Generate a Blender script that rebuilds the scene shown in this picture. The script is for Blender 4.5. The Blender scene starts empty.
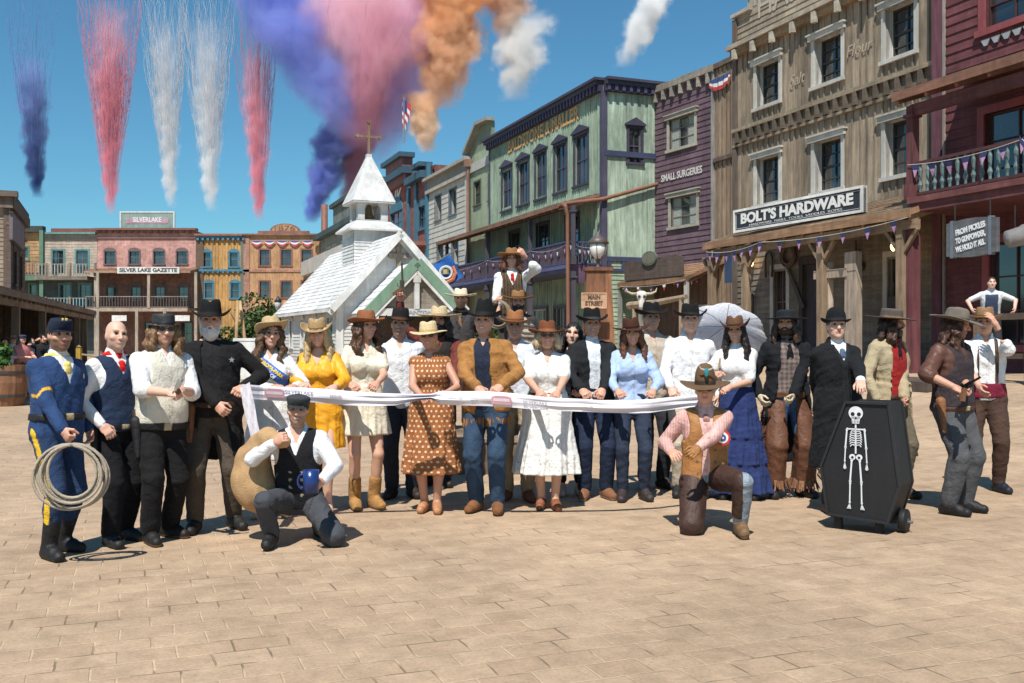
import bpy, math, random
import numpy as np
from mathutils import Matrix, Vector, Euler

S = bpy.context.scene
C = S.collection
rad = math.radians
# ------------------------------------------------------------------ camera, sky, sun, exposure
FPX = 995.0
CAMZ = 1.58
cd = bpy.data.cameras.new('camera')
cam = bpy.data.objects.new('camera', cd)
C.objects.link(cam)
cam.location = (0, 0, CAMZ)
cam.rotation_euler = (rad(90), 0, 0)
cd.sensor_width = 36.0
cd.lens = 36.0 * FPX / 1024.0
cd.clip_end = 4000
cd.clip_start = 0.1
S.camera = cam

SUN_EL, SUN_DIR = 57.0, (-0.24, -0.97)      # direction towards the sun (x, y)
W = bpy.data.worlds.new('World')
S.world = W
W.use_nodes = True
nt = W.node_tree
sky = nt.nodes.new('ShaderNodeTexSky')
sky.sky_type = 'NISHITA'
sky.sun_disc = False
sky.sun_elevation = rad(SUN_EL)
sky.sun_rotation = math.atan2(SUN_DIR[0], SUN_DIR[1])
sky.altitude = 100
sky.air_density = 1.0
sky.dust_density = 0.3
sky.ozone_density = 3.0
bg = nt.nodes['Background']
bg.inputs['Strength'].default_value = 0.0695
tint = nt.nodes.new('ShaderNodeVectorMath'); tint.operation = 'MULTIPLY'
tint.inputs[1].default_value = (0.58, 1.05, 1.13)
nt.links.new(sky.outputs['Color'], tint.inputs[0])
nt.links.new(tint.outputs['Vector'], bg.inputs['Color'])
sl = bpy.data.lights.new('sun', 'SUN')
sl.energy = 4.2
sl.angle = rad(0.5)
sl.color = (1.0, 0.95, 0.87)
so = bpy.data.objects.new('sun', sl)
C.objects.link(so)
_h = math.cos(rad(SUN_EL))
_n = math.hypot(*SUN_DIR)
sv = Vector((SUN_DIR[0] / _n * _h, SUN_DIR[1] / _n * _h, math.sin(rad(SUN_EL))))
so.rotation_euler = sv.to_track_quat('Z', 'Y').to_euler()
so.location = (0, -20, 40)
S.view_settings.view_transform = 'Standard'
S.view_settings.look = 'None'
S.view_settings.exposure = 0.50
S.view_settings.gamma = 1.0
S.cycles.use_denoising = True
S.cycles.max_bounces = 6
S.cycles.diffuse_bounces = 3
S.cycles.glossy_bounces = 2
S.cycles.transparent_max_bounces = 8
S.cycles.volume_bounces = 6
S.cycles.volume_step_rate = 1.0
S.cycles.volume_max_steps = 256

RNG = random.Random(7)
NR = np.random.RandomState(11)

def px(x, y, Y):
 return Vector(((x - 512.0) / FPX * Y, Y, CAMZ - (y - 340.0) / FPX * Y))

def srgb(r, g, b):
 f = lambda c: ((c / 255.0 + 0.055) / 1.055) ** 2.4 if c > 10 else c / 255.0 / 12.92
 return (f(r), f(g), f(b))

# ------------------------------------------------------------------ materials (colour comes from the attribute "col")
MATS = {}

def mat(kind, rough=0.75, nscale=6.0, nvar=0.25, bump=0.15, bscale=None, stretch=(1, 1, 1), metallic=0.0, spec=0.4,
  sheen=0.0, sss=0.0, coat=0.0, wrinkle=0.0, grime=0.0):
 if kind in MATS:
  return MATS[kind]
 m = bpy.data.materials.new(kind)
 m.use_nodes = True
 t = m.node_tree
 b = t.nodes['Principled BSDF']
 at = t.nodes.new('ShaderNodeAttribute'); at.attribute_name = 'col'
 tc = t.nodes.new('ShaderNodeTexCoord')
 mp = t.nodes.new('ShaderNodeMapping'); mp.inputs['Scale'].default_value = stretch
 t.links.new(tc.outputs['Object'], mp.inputs['Vector'])
 nz = t.nodes.new('ShaderNodeTexNoise'); nz.inputs['Scale'].default_value = nscale
 nz.inputs['Detail'].default_value = 5; nz.inputs['Roughness'].default_value = 0.65
 t.links.new(mp.outputs['Vector'], nz.inputs['Vector'])
 mr = t.nodes.new('ShaderNodeMapRange')
 mr.inputs['From Min'].default_value = 0.25; mr.inputs['From Max'].default_value = 0.75
 mr.inputs['To Min'].default_value = 1 - nvar; mr.inputs['To Max'].default_value = 1 + nvar
 t.links.new(nz.outputs['Fac'], mr.inputs['Value'])
 mx = t.nodes.new('ShaderNodeVectorMath'); mx.operation = 'SCALE'
 t.links.new(at.outputs['Color'], mx.inputs[0]); t.links.new(mr.outputs['Result'], mx.inputs['Scale'])
 last = mx.outputs['Vector']
 if grime:
  for sc_, lo_, hi_, st_ in ((.45, 1 - grime, 1 + grime * .4, (1, 1, 1)), (2.2, 1 - grime * .8, 1.08, (2.5, 2.5, .25))):
   m2 = t.nodes.new('ShaderNodeMapping'); m2.inputs['Scale'].default_value = st_; t.links.new(tc.outputs['Object'], m2.inputs['Vector'])
   g = t.nodes.new('ShaderNodeTexNoise'); g.inputs['Scale'].default_value = sc_; g.inputs['Detail'].default_value = 6; g.inputs['Roughness'].default_value = .7
   t.links.new(m2.outputs['Vector'], g.inputs['Vector'])
   r2 = t.nodes.new('ShaderNodeMapRange'); r2.inputs['From Min'].default_value = .32; r2.inputs['From Max'].default_value = .62
   r2.inputs['To Min'].default_value = lo_; r2.inputs['To Max'].default_value = hi_; t.links.new(g.outputs['Fac'], r2.inputs['Value'])
   s2 = t.nodes.new('ShaderNodeVectorMath'); s2.operation = 'SCALE'; t.links.new(last, s2.inputs[0]); t.links.new(r2.outputs['Result'], s2.inputs['Scale']); last = s2.outputs['Vector']
 t.links.new(last, b.inputs['Base Color'])
 b.inputs['Roughness'].default_value = rough
 b.inputs['Metallic'].default_value = metallic
 b.inputs['Specular IOR Level'].default_value = spec
 if sheen:
  b.inputs['Sheen Weight'].default_value = sheen
 if sss:
  b.inputs['Subsurface Weight'].default_value = sss
  b.inputs['Subsurface Radius'].default_value = (0.012, 0.005, 0.003)
  b.inputs['Subsurface Scale'].default_value = 1.0
 if coat:
  b.inputs['Coat Weight'].default_value = coat
 if bump:
  n2 = t.nodes.new('ShaderNodeTexNoise'); n2.inputs['Scale'].default_value = bscale or nscale * 3
  n2.inputs['Detail'].default_value = 4
  t.links.new(mp.outputs['Vector'], n2.inputs['Vector'])
  bp = t.nodes.new('ShaderNodeBump'); bp.inputs['Strength'].default_value = bump
  bp.inputs['Distance'].default_value = 0.02
  t.links.new(n2.outputs['Fac'], bp.inputs['Height'])
  if wrinkle:
   n3 = t.nodes.new('ShaderNodeTexNoise'); n3.inputs['Scale'].default_value = 7.5; n3.inputs['Detail'].default_value = 4
   n3.inputs['Distortion'].default_value = 1.3
   t.links.new(mp.outputs['Vector'], n3.inputs['Vector'])
   b3 = t.nodes.new('ShaderNodeBump'); b3.inputs['Strength'].default_value = wrinkle; b3.inputs['Distance'].default_value = 0.06
   t.links.new(n3.outputs['Fac'], b3.inputs['Height']); t.links.new(b3.outputs['Normal'], bp.inputs['Normal'])
  t.links.new(bp.outputs['Normal'], b.inputs['Normal'])
 MATS[kind] = m
 return m

mat('wood', 0.8, 1.6, 0.38, 0.3, 14, (6, 6, 0.8), grime=.32)
mat('wood_h', 0.8, 1.6, 0.35, 0.3, 14, (0.8, 0.8, 6), grime=.32)
mat('paint', 0.6, 2.0, 0.16, 0.12, 20, grime=.2)
mat('brickwork', 0.85, 3.0, 0.3, 0.3, 12, grime=.3)
mat('roofing', 0.75, 1.2, 0.22, 0.25, 8, grime=.22)
mat('metal', 0.35, 5, 0.15, 0.05, 20, metallic=0.9)
mat('iron', 0.5, 5, 0.2, 0.05, 20, metallic=0.3)
mat('fabric', 0.85, 9, 0.13, 0.35, 120, sheen=0.02, spec=0.15, wrinkle=.40)
mat('denim', 0.9, 7, 0.3, 0.4, 90, spec=0.2, wrinkle=.38)
mat('leather', 0.58, 14, 0.3, 0.25, 60, spec=0.35, wrinkle=.3)
mat('suede', 0.9, 16, 0.32, 0.4, 60, sheen=0.06, spec=0.15, wrinkle=.3)
mat('skin', 0.5, 20, 0.07, 0.06, 120, sss=0.12, spec=0.4)
mat('hair', 0.45, 40, 0.35, 0.5, 60, (1, 1, 0.15), spec=0.4)
mat('straw', 0.8, 60, 0.25, 0.6, 90, (1, 1, 1.5))
mat('felt', 0.95, 10, 0.22, 0.2, 60, sheen=0.02, spec=0.1)
mat('satin', 0.5, 6, 0.06, 0.06, 20, spec=0.4, wrinkle=.3)
mat('burlap', 0.95, 12, 0.2, 0.6, 140, spec=0.15)
mat('ribbon_cloth', 0.5, 6, 0.05, 0.1, 14, spec=0.35)
mat('gloss', 0.25, 8, 0.05, 0.0, spec=0.5)
mat('lettering', 0.7, 20, 0.12, 0.0)
mat('leafy', 0.6, 3, 0.25, 0.0, spec=0.3)
mat('terracotta', 0.9, 12, 0.3, 0.3, 30)

def flat_glass():
 m = bpy.data.materials.new('window_glass')
 m.use_nodes = True
 t = m.node_tree
 b = t.nodes['Principled BSDF']
 tc = t.nodes.new('ShaderNodeTexCoord')
 nz = t.nodes.new('ShaderNodeTexNoise'); nz.inputs['Scale'].default_value = 0.8; nz.inputs['Detail'].default_value = 1
 t.links.new(tc.outputs['Object'], nz.inputs['Vector'])
 cr = t.nodes.new('ShaderNodeValToRGB')
 cr.color_ramp.elements[0].position = 0.35; cr.color_ramp.elements[0].color = (0.012, 0.014, 0.018, 1)
 cr.color_ramp.elements[1].position = 0.75; cr.color_ramp.elements[1].color = (0.06, 0.065, 0.07, 1)
 t.links.new(nz.outputs['Fac'], cr.inputs['Fac'])
 t.links.new(cr.outputs['Color'], b.inputs['Base Color'])
 b.inputs['Roughness'].default_value = 0.06
 b.inputs['Specular IOR Level'].default_value = 0.9
 b.inputs['IOR'].default_value = 1.7
 bp = t.nodes.new('ShaderNodeBump'); bp.inputs['Strength'].default_value = 0.06; bp.inputs['Distance'].default_value = 0.05
 t.links.new(nz.outputs['Fac'], bp.inputs['Height']); t.links.new(bp.outputs['Normal'], b.inputs['Normal'])
 MATS['glass'] = m

flat_glass()

def emissive(name, col, st):
 m = bpy.data.materials.new(name); m.use_nodes = True
 b = m.node_tree.nodes['Principled BSDF']
 b.inputs['Base Color'].default_value = (*col, 1)
 b.inputs['Emission Color'].default_value = (*col, 1); b.inputs['Emission Strength'].default_value = st
 MATS[name] = m

emissive('bulb', (1.0, 0.55, 0.18), 6.0)

# ------------------------------------------------------------------ mesh building helpers
def link(name, me, mt, parent=None, smooth=False):
 o = bpy.data.objects.new(name, me)
 C.objects.link(o)
 if mt is not None:
  me.materials.append(MATS[mt] if isinstance(mt, str) else mt)
 if parent is not None:
  o.parent = parent
 if smooth:
  me.polygons.foreach_set('use_smooth', np.ones(len(me.polygons), bool))
 return o

def tag(o, label=None, cat=None, group=None, kind=None):
 if label: o['label'] = label
 if cat: o['category'] = cat
 if group: o['group'] = group
 if kind: o['kind'] = kind
 return o

def thing(name, label, cat, loc=(0, 0, 0), rz=0.0, group=None):
 o = bpy.data.objects.new(name, None)
 C.objects.link(o)
 o.location = loc
 o.rotation_euler = (0, 0, rz)
 o.empty_display_size = 0.1
 return tag(o, label, cat, group)

def jit(c, v):
 k = 1 + RNG.uniform(-v, v)
 return (c[0] * k, c[1] * k, c[2] * k)

class MB:
 """collects polygons with a colour each; build() links them as one mesh object"""

 def __init__(self, M=None):
  self.v = []; self.f = []; self.c = []; self.M = M

 def poly(self, pts, col):
  n = len(self.v)
  self.v.extend(tuple(p) for p in pts)
  self.f.append(tuple(range(n, n + len(pts))))
  self.c.append(col)

 def mesh(self, verts, faces, col):
  n = len(self.v)
  self.v.extend(tuple(p) for p in verts)
  for i, f in enumerate(faces):
   self.f.append(tuple(n + k for k in f))
   self.c.append(col[i] if isinstance(col, list) else col)

 def box(self, x0, x1, y0, y1, z0, z1, col):
  v = [(x, y, z) for x in (x0, x1) for y in (y0, y1) for z in (z0, z1)]
  self.mesh(v, [(0, 1, 3, 2), (4, 6, 7, 5), (0, 4, 5, 1), (2, 3, 7, 6), (0, 2, 6, 4), (1, 5, 7, 3)], col)

 def bar(self, p0, p1, w, h, col, up=(0, 0, 1)):
  """a beam of section w x h between two points"""
  p0, p1 = Vector(p0), Vector(p1)
  d = (p1 - p0).normalized()
  up = Vector(up)
  if abs(d.dot(up)) > 0.98: up = Vector((0, 1, 0))
  a = d.cross(up).normalized() * (w / 2)
  b = a.cross(d).normalized() * (h / 2)
  v = []
  for p in (p0, p1):
   v += [p - a - b, p + a - b, p + a + b, p - a + b]
  self.mesh(v, [(3, 2, 1, 0), (4, 5, 6, 7), (0, 1, 5, 4), (1, 2, 6, 5), (2, 3, 7, 6), (3, 0, 4, 7)], col)

 def prism(self, pts2, y0, y1, col, plane='xz'):
  """extrude a polygon given in the xz (or xy) plane"""
  n = len(pts2)
  if plane == 'xz':
   a = [(p[0], y0, p[1]) for p in pts2]; b = [(p[0], y1, p[1]) for p in pts2]
  elif plane == 'yz':
   a = [(y0, p[0], p[1]) for p in pts2]; b = [(y1, p[0], p[1]) for p in pts2]
  else:
   a = [(p[0], p[1], y0) for p in pts2]; b = [(p[0], p[1], y1) for p in pts2]
  f = [tuple(range(n)), tuple(range(2 * n - 1, n - 1, -1))]
  for i in range(n):
   j = (i + 1) % n
   f.append((i, n + i, n + j, j))
  self.mesh(a + b, f, col)

 def tube(self, pts, r, col, n=8, cap=True):
  pts = [Vector(p) for p in pts]
  rs = r if isinstance(r, (list, tuple)) else [r] * len(pts)
  rings = []
  prev = None
  for i, p in enumerate(pts):
   d = (pts[min(i + 1, len(pts) - 1)] - pts[max(i - 1, 0)])
   d = d.normalized() if d.length > 1e-9 else Vector((0, 0, 1))
   ref = prev if prev is not None and abs(prev.dot(d)) < 0.98 else (Vector((0, 0, 1)) if abs(d.z) < 0.9 else Vector((1, 0, 0)))
   a = (ref - d * ref.dot(d)).normalized(); prev = a
   b = d.cross(a)
   rings.append([p + (a * math.cos(t) + b * math.sin(t)) * rs[i] for t in [2 * math.pi * k / n for k in range(n)]])
  v = [q for R in rings for q in R]
  f = []
  for i in range(len(pts) - 1):
   for k in range(n):
    k2 = (k + 1) % n
    f.append((i * n + k, i * n + k2, (i + 1) * n + k2, (i + 1) * n + k))
  if cap:
   f.append(tuple(range(n - 1, -1, -1)))
   f.append(tuple((len(pts) - 1) * n + k for k in range(n)))
  self.mesh(v, f, col)

 def lathe(self, prof, col, c=(0, 0, 0), n=16, sy=1.0):
  """prof: list of (r, z)"""
  v = []; f = []
  for r, z in prof:
   for k in range(n):
    t = 2 * math.pi * k / n
    v.append((c[0] + r * math.cos(t), c[1] + r * sy * math.sin(t), c[2] + z))
  for i in range(len(prof) - 1):
   for k in range(n):
    k2 = (k + 1) % n
    f.append((i * n + k, i * n + k2, (i + 1) * n + k2, (i + 1) * n + k))
  f.append(tuple(range(n - 1, -1, -1)))
  f.append(tuple((len(prof) - 1) * n + k for k in range(n)))
  self.mesh(v, f, col)

 def build_each(self, name, mt, parent=None):
  """one object for each box of eight corners"""
  for i in range(0, len(self.v), 8):
   m = MB(self.M); m.v = self.v[i:i + 8]; k = i // 8 * 6
   m.f = [tuple(q - i for q in f) for f in self.f[k:k + 6]]; m.c = self.c[k:k + 6]
   m.build(name, mt, parent)

 def build(self, name, mt, parent=None, smooth=False, M=None):
  M = M or self.M
  vs = self.v
  if M is not None:
   vs = [tuple(M @ Vector(p)) for p in vs]
  me = bpy.data.meshes.new(name)
  me.from_pydata(vs, [], self.f)
  ca = me.color_attributes.new('col', 'FLOAT_COLOR', 'CORNER')
  cs = np.ones((len(me.loops), 4), np.float32)
  i = 0
  for f, c in zip(self.f, self.c):
   cs[i:i + len(f), :3] = c; i += len(f)
  ca.data.foreach_set('color', cs.ravel())
  return link(name, me, mt, parent, smooth)

def text(body, size, col, parent, loc, rot=(rad(90), 0, 0), name='lettering', width=None, extrude=0.004, bold=0.0, M=None, shear=0.0):
 cu = bpy.data.curves.new(name, 'FONT')
 cu.body = body; cu.size = size; cu.align_x = 'CENTER'; cu.align_y = 'CENTER'
 cu.extrude = extrude; cu.offset = bold; cu.shear = shear; cu.resolution_u = 3
 tmp = bpy.data.objects.new('tmp', cu)
 C.objects.link(tmp)
 bpy.context.view_layer.update()
 dg = bpy.context.evaluated_depsgraph_get()
 me = bpy.data.meshes.new_from_object(tmp.evaluated_get(dg))
 bpy.data.objects.remove(tmp)
 n = len(me.vertices)
 co = np.zeros(n * 3); me.vertices.foreach_get('co', co); co = co.reshape(-1, 3)
 if width:
  w = co[:, 0].max() - co[:, 0].min()
  co[:, 0] = (co[:, 0] - (co[:, 0].max() + co[:, 0].min()) / 2) * width / w
 R = np.array(Euler(rot).to_matrix())
 co = co @ R.T + np.array(loc)
 if M is not None:
  A = np.array(M); co = co @ A[:3, :3].T + A[:3, 3]
 me.vertices.foreach_set('co', co.ravel())
 ca = me.color_attributes.new('col', 'FLOAT_COLOR', 'CORNER')
 cs = np.ones((len(me.loops), 4), np.float32); cs[:, :3] = col
 ca.data.foreach_set('color', cs.ravel())
 me.materials.clear()
 me.name = name
 return link(name, me, 'lettering', parent)

# ------------------------------------------------------------------ the ground
KX, AX = 0.389, 21.0                 # the right-hand row of fronts stands on X = 21 - 0.389 Y
NL = math.hypot(1, KX)

def ground_z(x, y):
 d = (AX - x - KX * y) / NL
 t = min(1, max(0, (11.0 - d) / 9.0))
 return 0.85 * t * t * (3 - 2 * t)

def make_ground():
 xs = sorted(set([round(v, 3) for v in list(np.linspace(-30, 30, 81)) + list(np.linspace(-400, -30, 20)) + list(np.linspace(30, 400, 20))]))
 ys = sorted(set([round(v, 3) for v in list(np.linspace(-20, 60, 81)) + list(np.linspace(60, 900, 40)) + [-60]]))
 v = [(x, y, ground_z(x, y)) for y in ys for x in xs]
 n = len(xs)
 f = [(j * n + i, j * n + i + 1, (j + 1) * n + i + 1, (j + 1) * n + i) for j in range(len(ys) - 1) for i in range(n - 1)]
 me = bpy.data.meshes.new('ground'); me.from_pydata(v, [], f)
 m = bpy.data.materials.new('stone_pavers'); m.use_nodes = True
 t = m.node_tree; b = t.nodes['Principled BSDF']
 tc = t.nodes.new('ShaderNodeTexCoord')
 mp = t.nodes.new('ShaderNodeMapping'); mp.inputs['Rotation'].default_value = (0, 0, -rad(21.3))
 # wobble the joints a little so that rows are not ruled lines
 wn = t.nodes.new('ShaderNodeTexNoise'); wn.inputs['Scale'].default_value = 1.7; wn.inputs['Detail'].default_value = 3
 t.links.new(tc.outputs['Object'], wn.inputs['Vector'])
 ws = t.nodes.new('ShaderNodeVectorMath'); ws.operation = 'SCALE'; ws.inputs['Scale'].default_value = 0.045
 t.links.new(wn.outputs['Color'], ws.inputs[0])
 wa = t.nodes.new('ShaderNodeVectorMath'); wa.operation = 'ADD'
 t.links.new(tc.outputs['Object'], wa.inputs[0]); t.links.new(ws.outputs['Vector'], wa.inputs[1])
 t.links.new(wa.outputs['Vector'], mp.inputs['Vector'])
 br = t.nodes.new('ShaderNodeTexBrick')
 br.inputs['Scale'].default_value = 1.0
 br.inputs['Brick Width'].default_value = 0.28; br.inputs['Row Height'].default_value = 0.21
 br.inputs['Mortar Size'].default_value = 0.0075; br.inputs['Mortar Smooth'].default_value = 0.6
 br.inputs['Bias'].default_value = 0.0
 br.offset = 0.42; br.squash = 1.0
 br.inputs['Color1'].default_value = (0.445, 0.322, 0.216, 1); br.inputs['Color2'].default_value = (0.392, 0.276, 0.183, 1)
 br.inputs['Mortar'].default_value = (0.52, 0.385, 0.25, 1)
 t.links.new(mp.outputs['Vector'], br.inputs['Vector'])
 def mult(prev, scale, lo, hi, detail=5, fmin=0.3, fmax=0.7, st=(1, 1, 1), rough=0.6):
  mm = t.nodes.new('ShaderNodeMapping'); mm.inputs['Scale'].default_value = st
  t.links.new(mp.outputs['Vector'], mm.inputs['Vector'])
  nz = t.nodes.new('ShaderNodeTexNoise'); nz.inputs['Scale'].default_value = scale; nz.inputs['Detail'].default_value = detail
  nz.inputs['Roughness'].default_value = rough
  t.links.new(mm.outputs['Vector'], nz.inputs['Vector'])
  mr = t.nodes.new('ShaderNodeMapRange'); mr.inputs['From Min'].default_value = fmin; mr.inputs['From Max'].default_value = fmax
  mr.inputs['To Min'].default_value = lo; mr.inputs['To Max'].default_value = hi
  t.links.new(nz.outputs['Fac'], mr.inputs['Value'])
  sc = t.nodes.new('ShaderNodeVectorMath'); sc.operation = 'SCALE'
  t.links.new(prev, sc.inputs[0]); t.links.new(mr.outputs['Result'], sc.inputs['Scale'])
  return sc.outputs['Vector'], nz
 c, _ = mult(br.outputs['Color'], 0.35, 0.84, 1.12, 3)
 c, _ = mult(c, 1.1, 0.90, 1.06, 5, st=(1, .5, 1))
 c, _ = mult(c, 5.0, 0.84, 1.14, 6)
 c, nb = mult(c, 55.0, 0.86, 1.12, 4)
 c, _ = mult(c, 0.8, 0.80, 1.0, 7, 0.28, 0.44, (1, 1, 1), .75)
 c, _ = mult(c, 22.0, 0.72, 1.0, 3, 0.22, 0.36)
 # sparse open, dark joints and small chips
 vo = t.nodes.new('ShaderNodeTexNoise'); vo.inputs['Scale'].default_value = 2.6; vo.inputs['Detail'].default_value = 2
 t.links.new(tc.outputs['Object'], vo.inputs['Vector'])
 g1 = t.nodes.new('ShaderNodeMapRange'); g1.inputs['From Min'].default_value = 0.50; g1.inputs['From Max'].default_value = 0.62
 t.links.new(vo.outputs['Fac'], g1.inputs['Value'])
 mm = t.nodes.new('ShaderNodeMath'); mm.operation = 'MULTIPLY'
 t.links.new(g1.outputs['Result'], mm.inputs[0]); t.links.new(br.outputs['Fac'], mm.inputs[1])
 m2 = t.nodes.new('ShaderNodeMath'); m2.operation = 'MULTIPLY'; m2.inputs[1].default_value = 0.75
 t.links.new(mm.outputs[0], m2.inputs[0])
 mix = t.nodes.new('ShaderNodeMix'); mix.data_type = 'RGBA'
 t.links.new(m2.outputs[0], mix.inputs['Factor']); t.links.new(c, mix.inputs['A']); mix.inputs['B'].default_value = (0.10, 0.066, 0.042, 1)
 t.links.new(mix.outputs['Result'], b.inputs['Base Color'])
 b.inputs['Roughness'].default_value = 0.82
 b.inputs['Specular IOR Level'].default_value = 0.3
 # relief: joints down, stone face uneven
 sub = t.nodes.new('ShaderNodeMath'); sub.operation = 'MULTIPLY_ADD'
 sub.inputs[1].default_value = -0.8
 t.links.new(br.outputs['Fac'], sub.inputs[0])
 n4 = t.nodes.new('ShaderNodeTexNoise'); n4.inputs['Scale'].default_value = 14; n4.inputs['Detail'].default_value = 6
 t.links.new(mp.outputs['Vector'], n4.inputs['Vector'])
 t.links.new(n4.outputs['Fac'], sub.inputs[2])
 bp = t.nodes.new('ShaderNodeBump'); bp.inputs['Strength'].default_value = 0.55; bp.inputs['Distance'].default_value = 0.012
 t.links.new(sub.outputs[0], bp.inputs['Height']); t.links.new(bp.outputs['Normal'], b.inputs['Normal'])
 o = link('ground', me, m, None, True)
 tag(o, 'sandy square paved with worn tan stone pavers', 'ground', None, 'structure')

make_ground()

# ------------------------------------------------------------------ street fronts
class Frame:
 def __init__(self, O, u):
  self.O = Vector((O[0], O[1])); self.u = Vector(u).normalized()
  self.v = Vector((-self.u.y, self.u.x))          # into the building
  self.rz = math.atan2(self.u.y, self.u.x)

 def s_at(self, x, y=0.0):
  k = (x - 512.0) / FPX
  return (k * (self.O.y + y * self.v.y) - (self.O.x + y * self.v.x)) / (self.u.x - k * self.u.y)

 def z_at(self, x, yp, y=0.0):
  s = self.s_at(x, y)
  Y = self.O.y + s * self.u.y + y * self.v.y
  return CAMZ - (yp - 340.0) / FPX * Y

 def w(self, s, y, z=0.0):
  p = self.O + self.u * s + self.v * y
  return Vector((p.x, p.y, z))

def row_frame(x_left, off=0.0):
 a = AX - NL * off
 Y = FPX * a / (x_left - 125.0)
 return Frame((a - KX * Y, Y), (KX, -1.0))

def spans(a, b, cuts):
 """parts of [a,b] outside the intervals"""
 out = []; x = a
 for c0, c1 in sorted(cuts):
  if c1 <= x or c0 >= b: continue
  if c0 > x: out.append((x, c0))
  x = max(x, c1)
 if x < b: out.append((x, b))
 return out

def siding(mb, x0, x1, z0, z1, holes, kind, col, w=0.3, var=0.16, batten=None, reveal=0.16, rc=None):
 holes = [h for h in holes if h[1] > x0 and h[0] < x1]
 if kind == 'vert':
  xs = [x0]
  while xs[-1] < x1 - w * 0.6:
   xs.append(xs[-1] + w * RNG.uniform(0.85, 1.15))
  xs[-1] = x1 if x1 - xs[-1] < w * 0.5 else xs[-1]
  if xs[-1] < x1: xs.append(x1)
  for a, b in zip(xs[:-1], xs[1:]):
   c = jit(col, var); dy = RNG.uniform(-0.012, 0.004)
   br = sorted(set([a, b] + [t for h in holes for t in (h[0], h[1]) if a < t < b]))
   for p, q in zip(br[:-1], br[1:]):
    m = (p + q) / 2
    for za, zb in spans(z0, z1, [(h[2], h[3]) for h in holes if h[0] < m < h[1]]):
     g = 0.006 if q == b else 0
     mb.poly([(p, dy, za), (q - g, dy, za), (q - g, dy, zb), (p, dy, zb)], c)
     if g:
      mb.poly([(q - g, dy, za), (q, 0.03, za), (q, 0.03, zb), (q - g, dy, zb)], (c[0] * .5, c[1] * .5, c[2] * .5))
   if batten:
    for za, zb in spans(z0, z1, [(h[2], h[3]) for h in holes if h[0] - 0.04 < b < h[1] + 0.04]):
     if b < x1 - 0.05: mb.box(b - 0.028, b + 0.028, -0.04, 0.0, za, zb, jit(batten, var * 0.7))
 elif kind in ('clap', 'course'):
  z = z0; k = 0
  while z < z1 - 1e-3:
   zt = min(z + w, z1); zm = (z + zt) / 2
   lo = -0.028 if kind == 'clap' else -0.002
   x = x0; cuts = [(h[0], h[1]) for h in holes if h[2] < zm < h[3]]
   L = 2.6 if kind == 'clap' else 0.55
   x = x0 - RNG.uniform(0, L)
   while x < x1:
    xe = x + L * RNG.uniform(0.6, 1.3)
    c = jit(col, var)
    for p, q in spans(max(x, x0), min(xe, x1), cuts):
     mb.poly([(p, lo, z), (q, lo, z), (q, 0.0, zt), (p, 0.0, zt)], c)
     if kind == 'clap': mb.poly([(p, 0.0, z), (q, 0.0, z), (q, lo, z), (p, lo, z)], c)
    x = xe
   z = zt; k += 1
  # exact hole edges: back wall right behind the boards closes slivers between course and hole heights
  mb_holes = [(h[0], h[1], h[2], h[3]) for h in holes]
  xs = sorted(set([x0, x1] + [t for h in mb_holes for t in (max(h[0], x0), min(h[1], x1))]))
  for p, q in zip(xs[:-1], xs[1:]):
   m = (p + q) / 2
   for za, zb in spans(z0, z1, [(h[2], h[3]) for h in mb_holes if h[0] < m < h[1]]):
    mb.poly([(p, 0.004, za), (q, 0.004, za), (q, 0.004, zb), (p, 0.004, zb)], col)
 for h in holes:
  c = rc or jit(col, 0.05)
  a, b, lo, hi = h[0], h[1], h[2], h[3]; d = reveal
  mb.poly([(a, 0, lo), (a, d, lo), (a, d, hi), (a, 0, hi)], c)
  mb.poly([(b, 0, lo), (b, 0, hi), (b, d, hi), (b, d, lo)], c)
  mb.poly([(a, 0, hi), (a, d, hi), (b, d, hi), (b, 0, hi)], c)
  mb.poly([(a, 0, lo), (b, 0, lo), (b, d, lo), (a, d, lo)], c)

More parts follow.
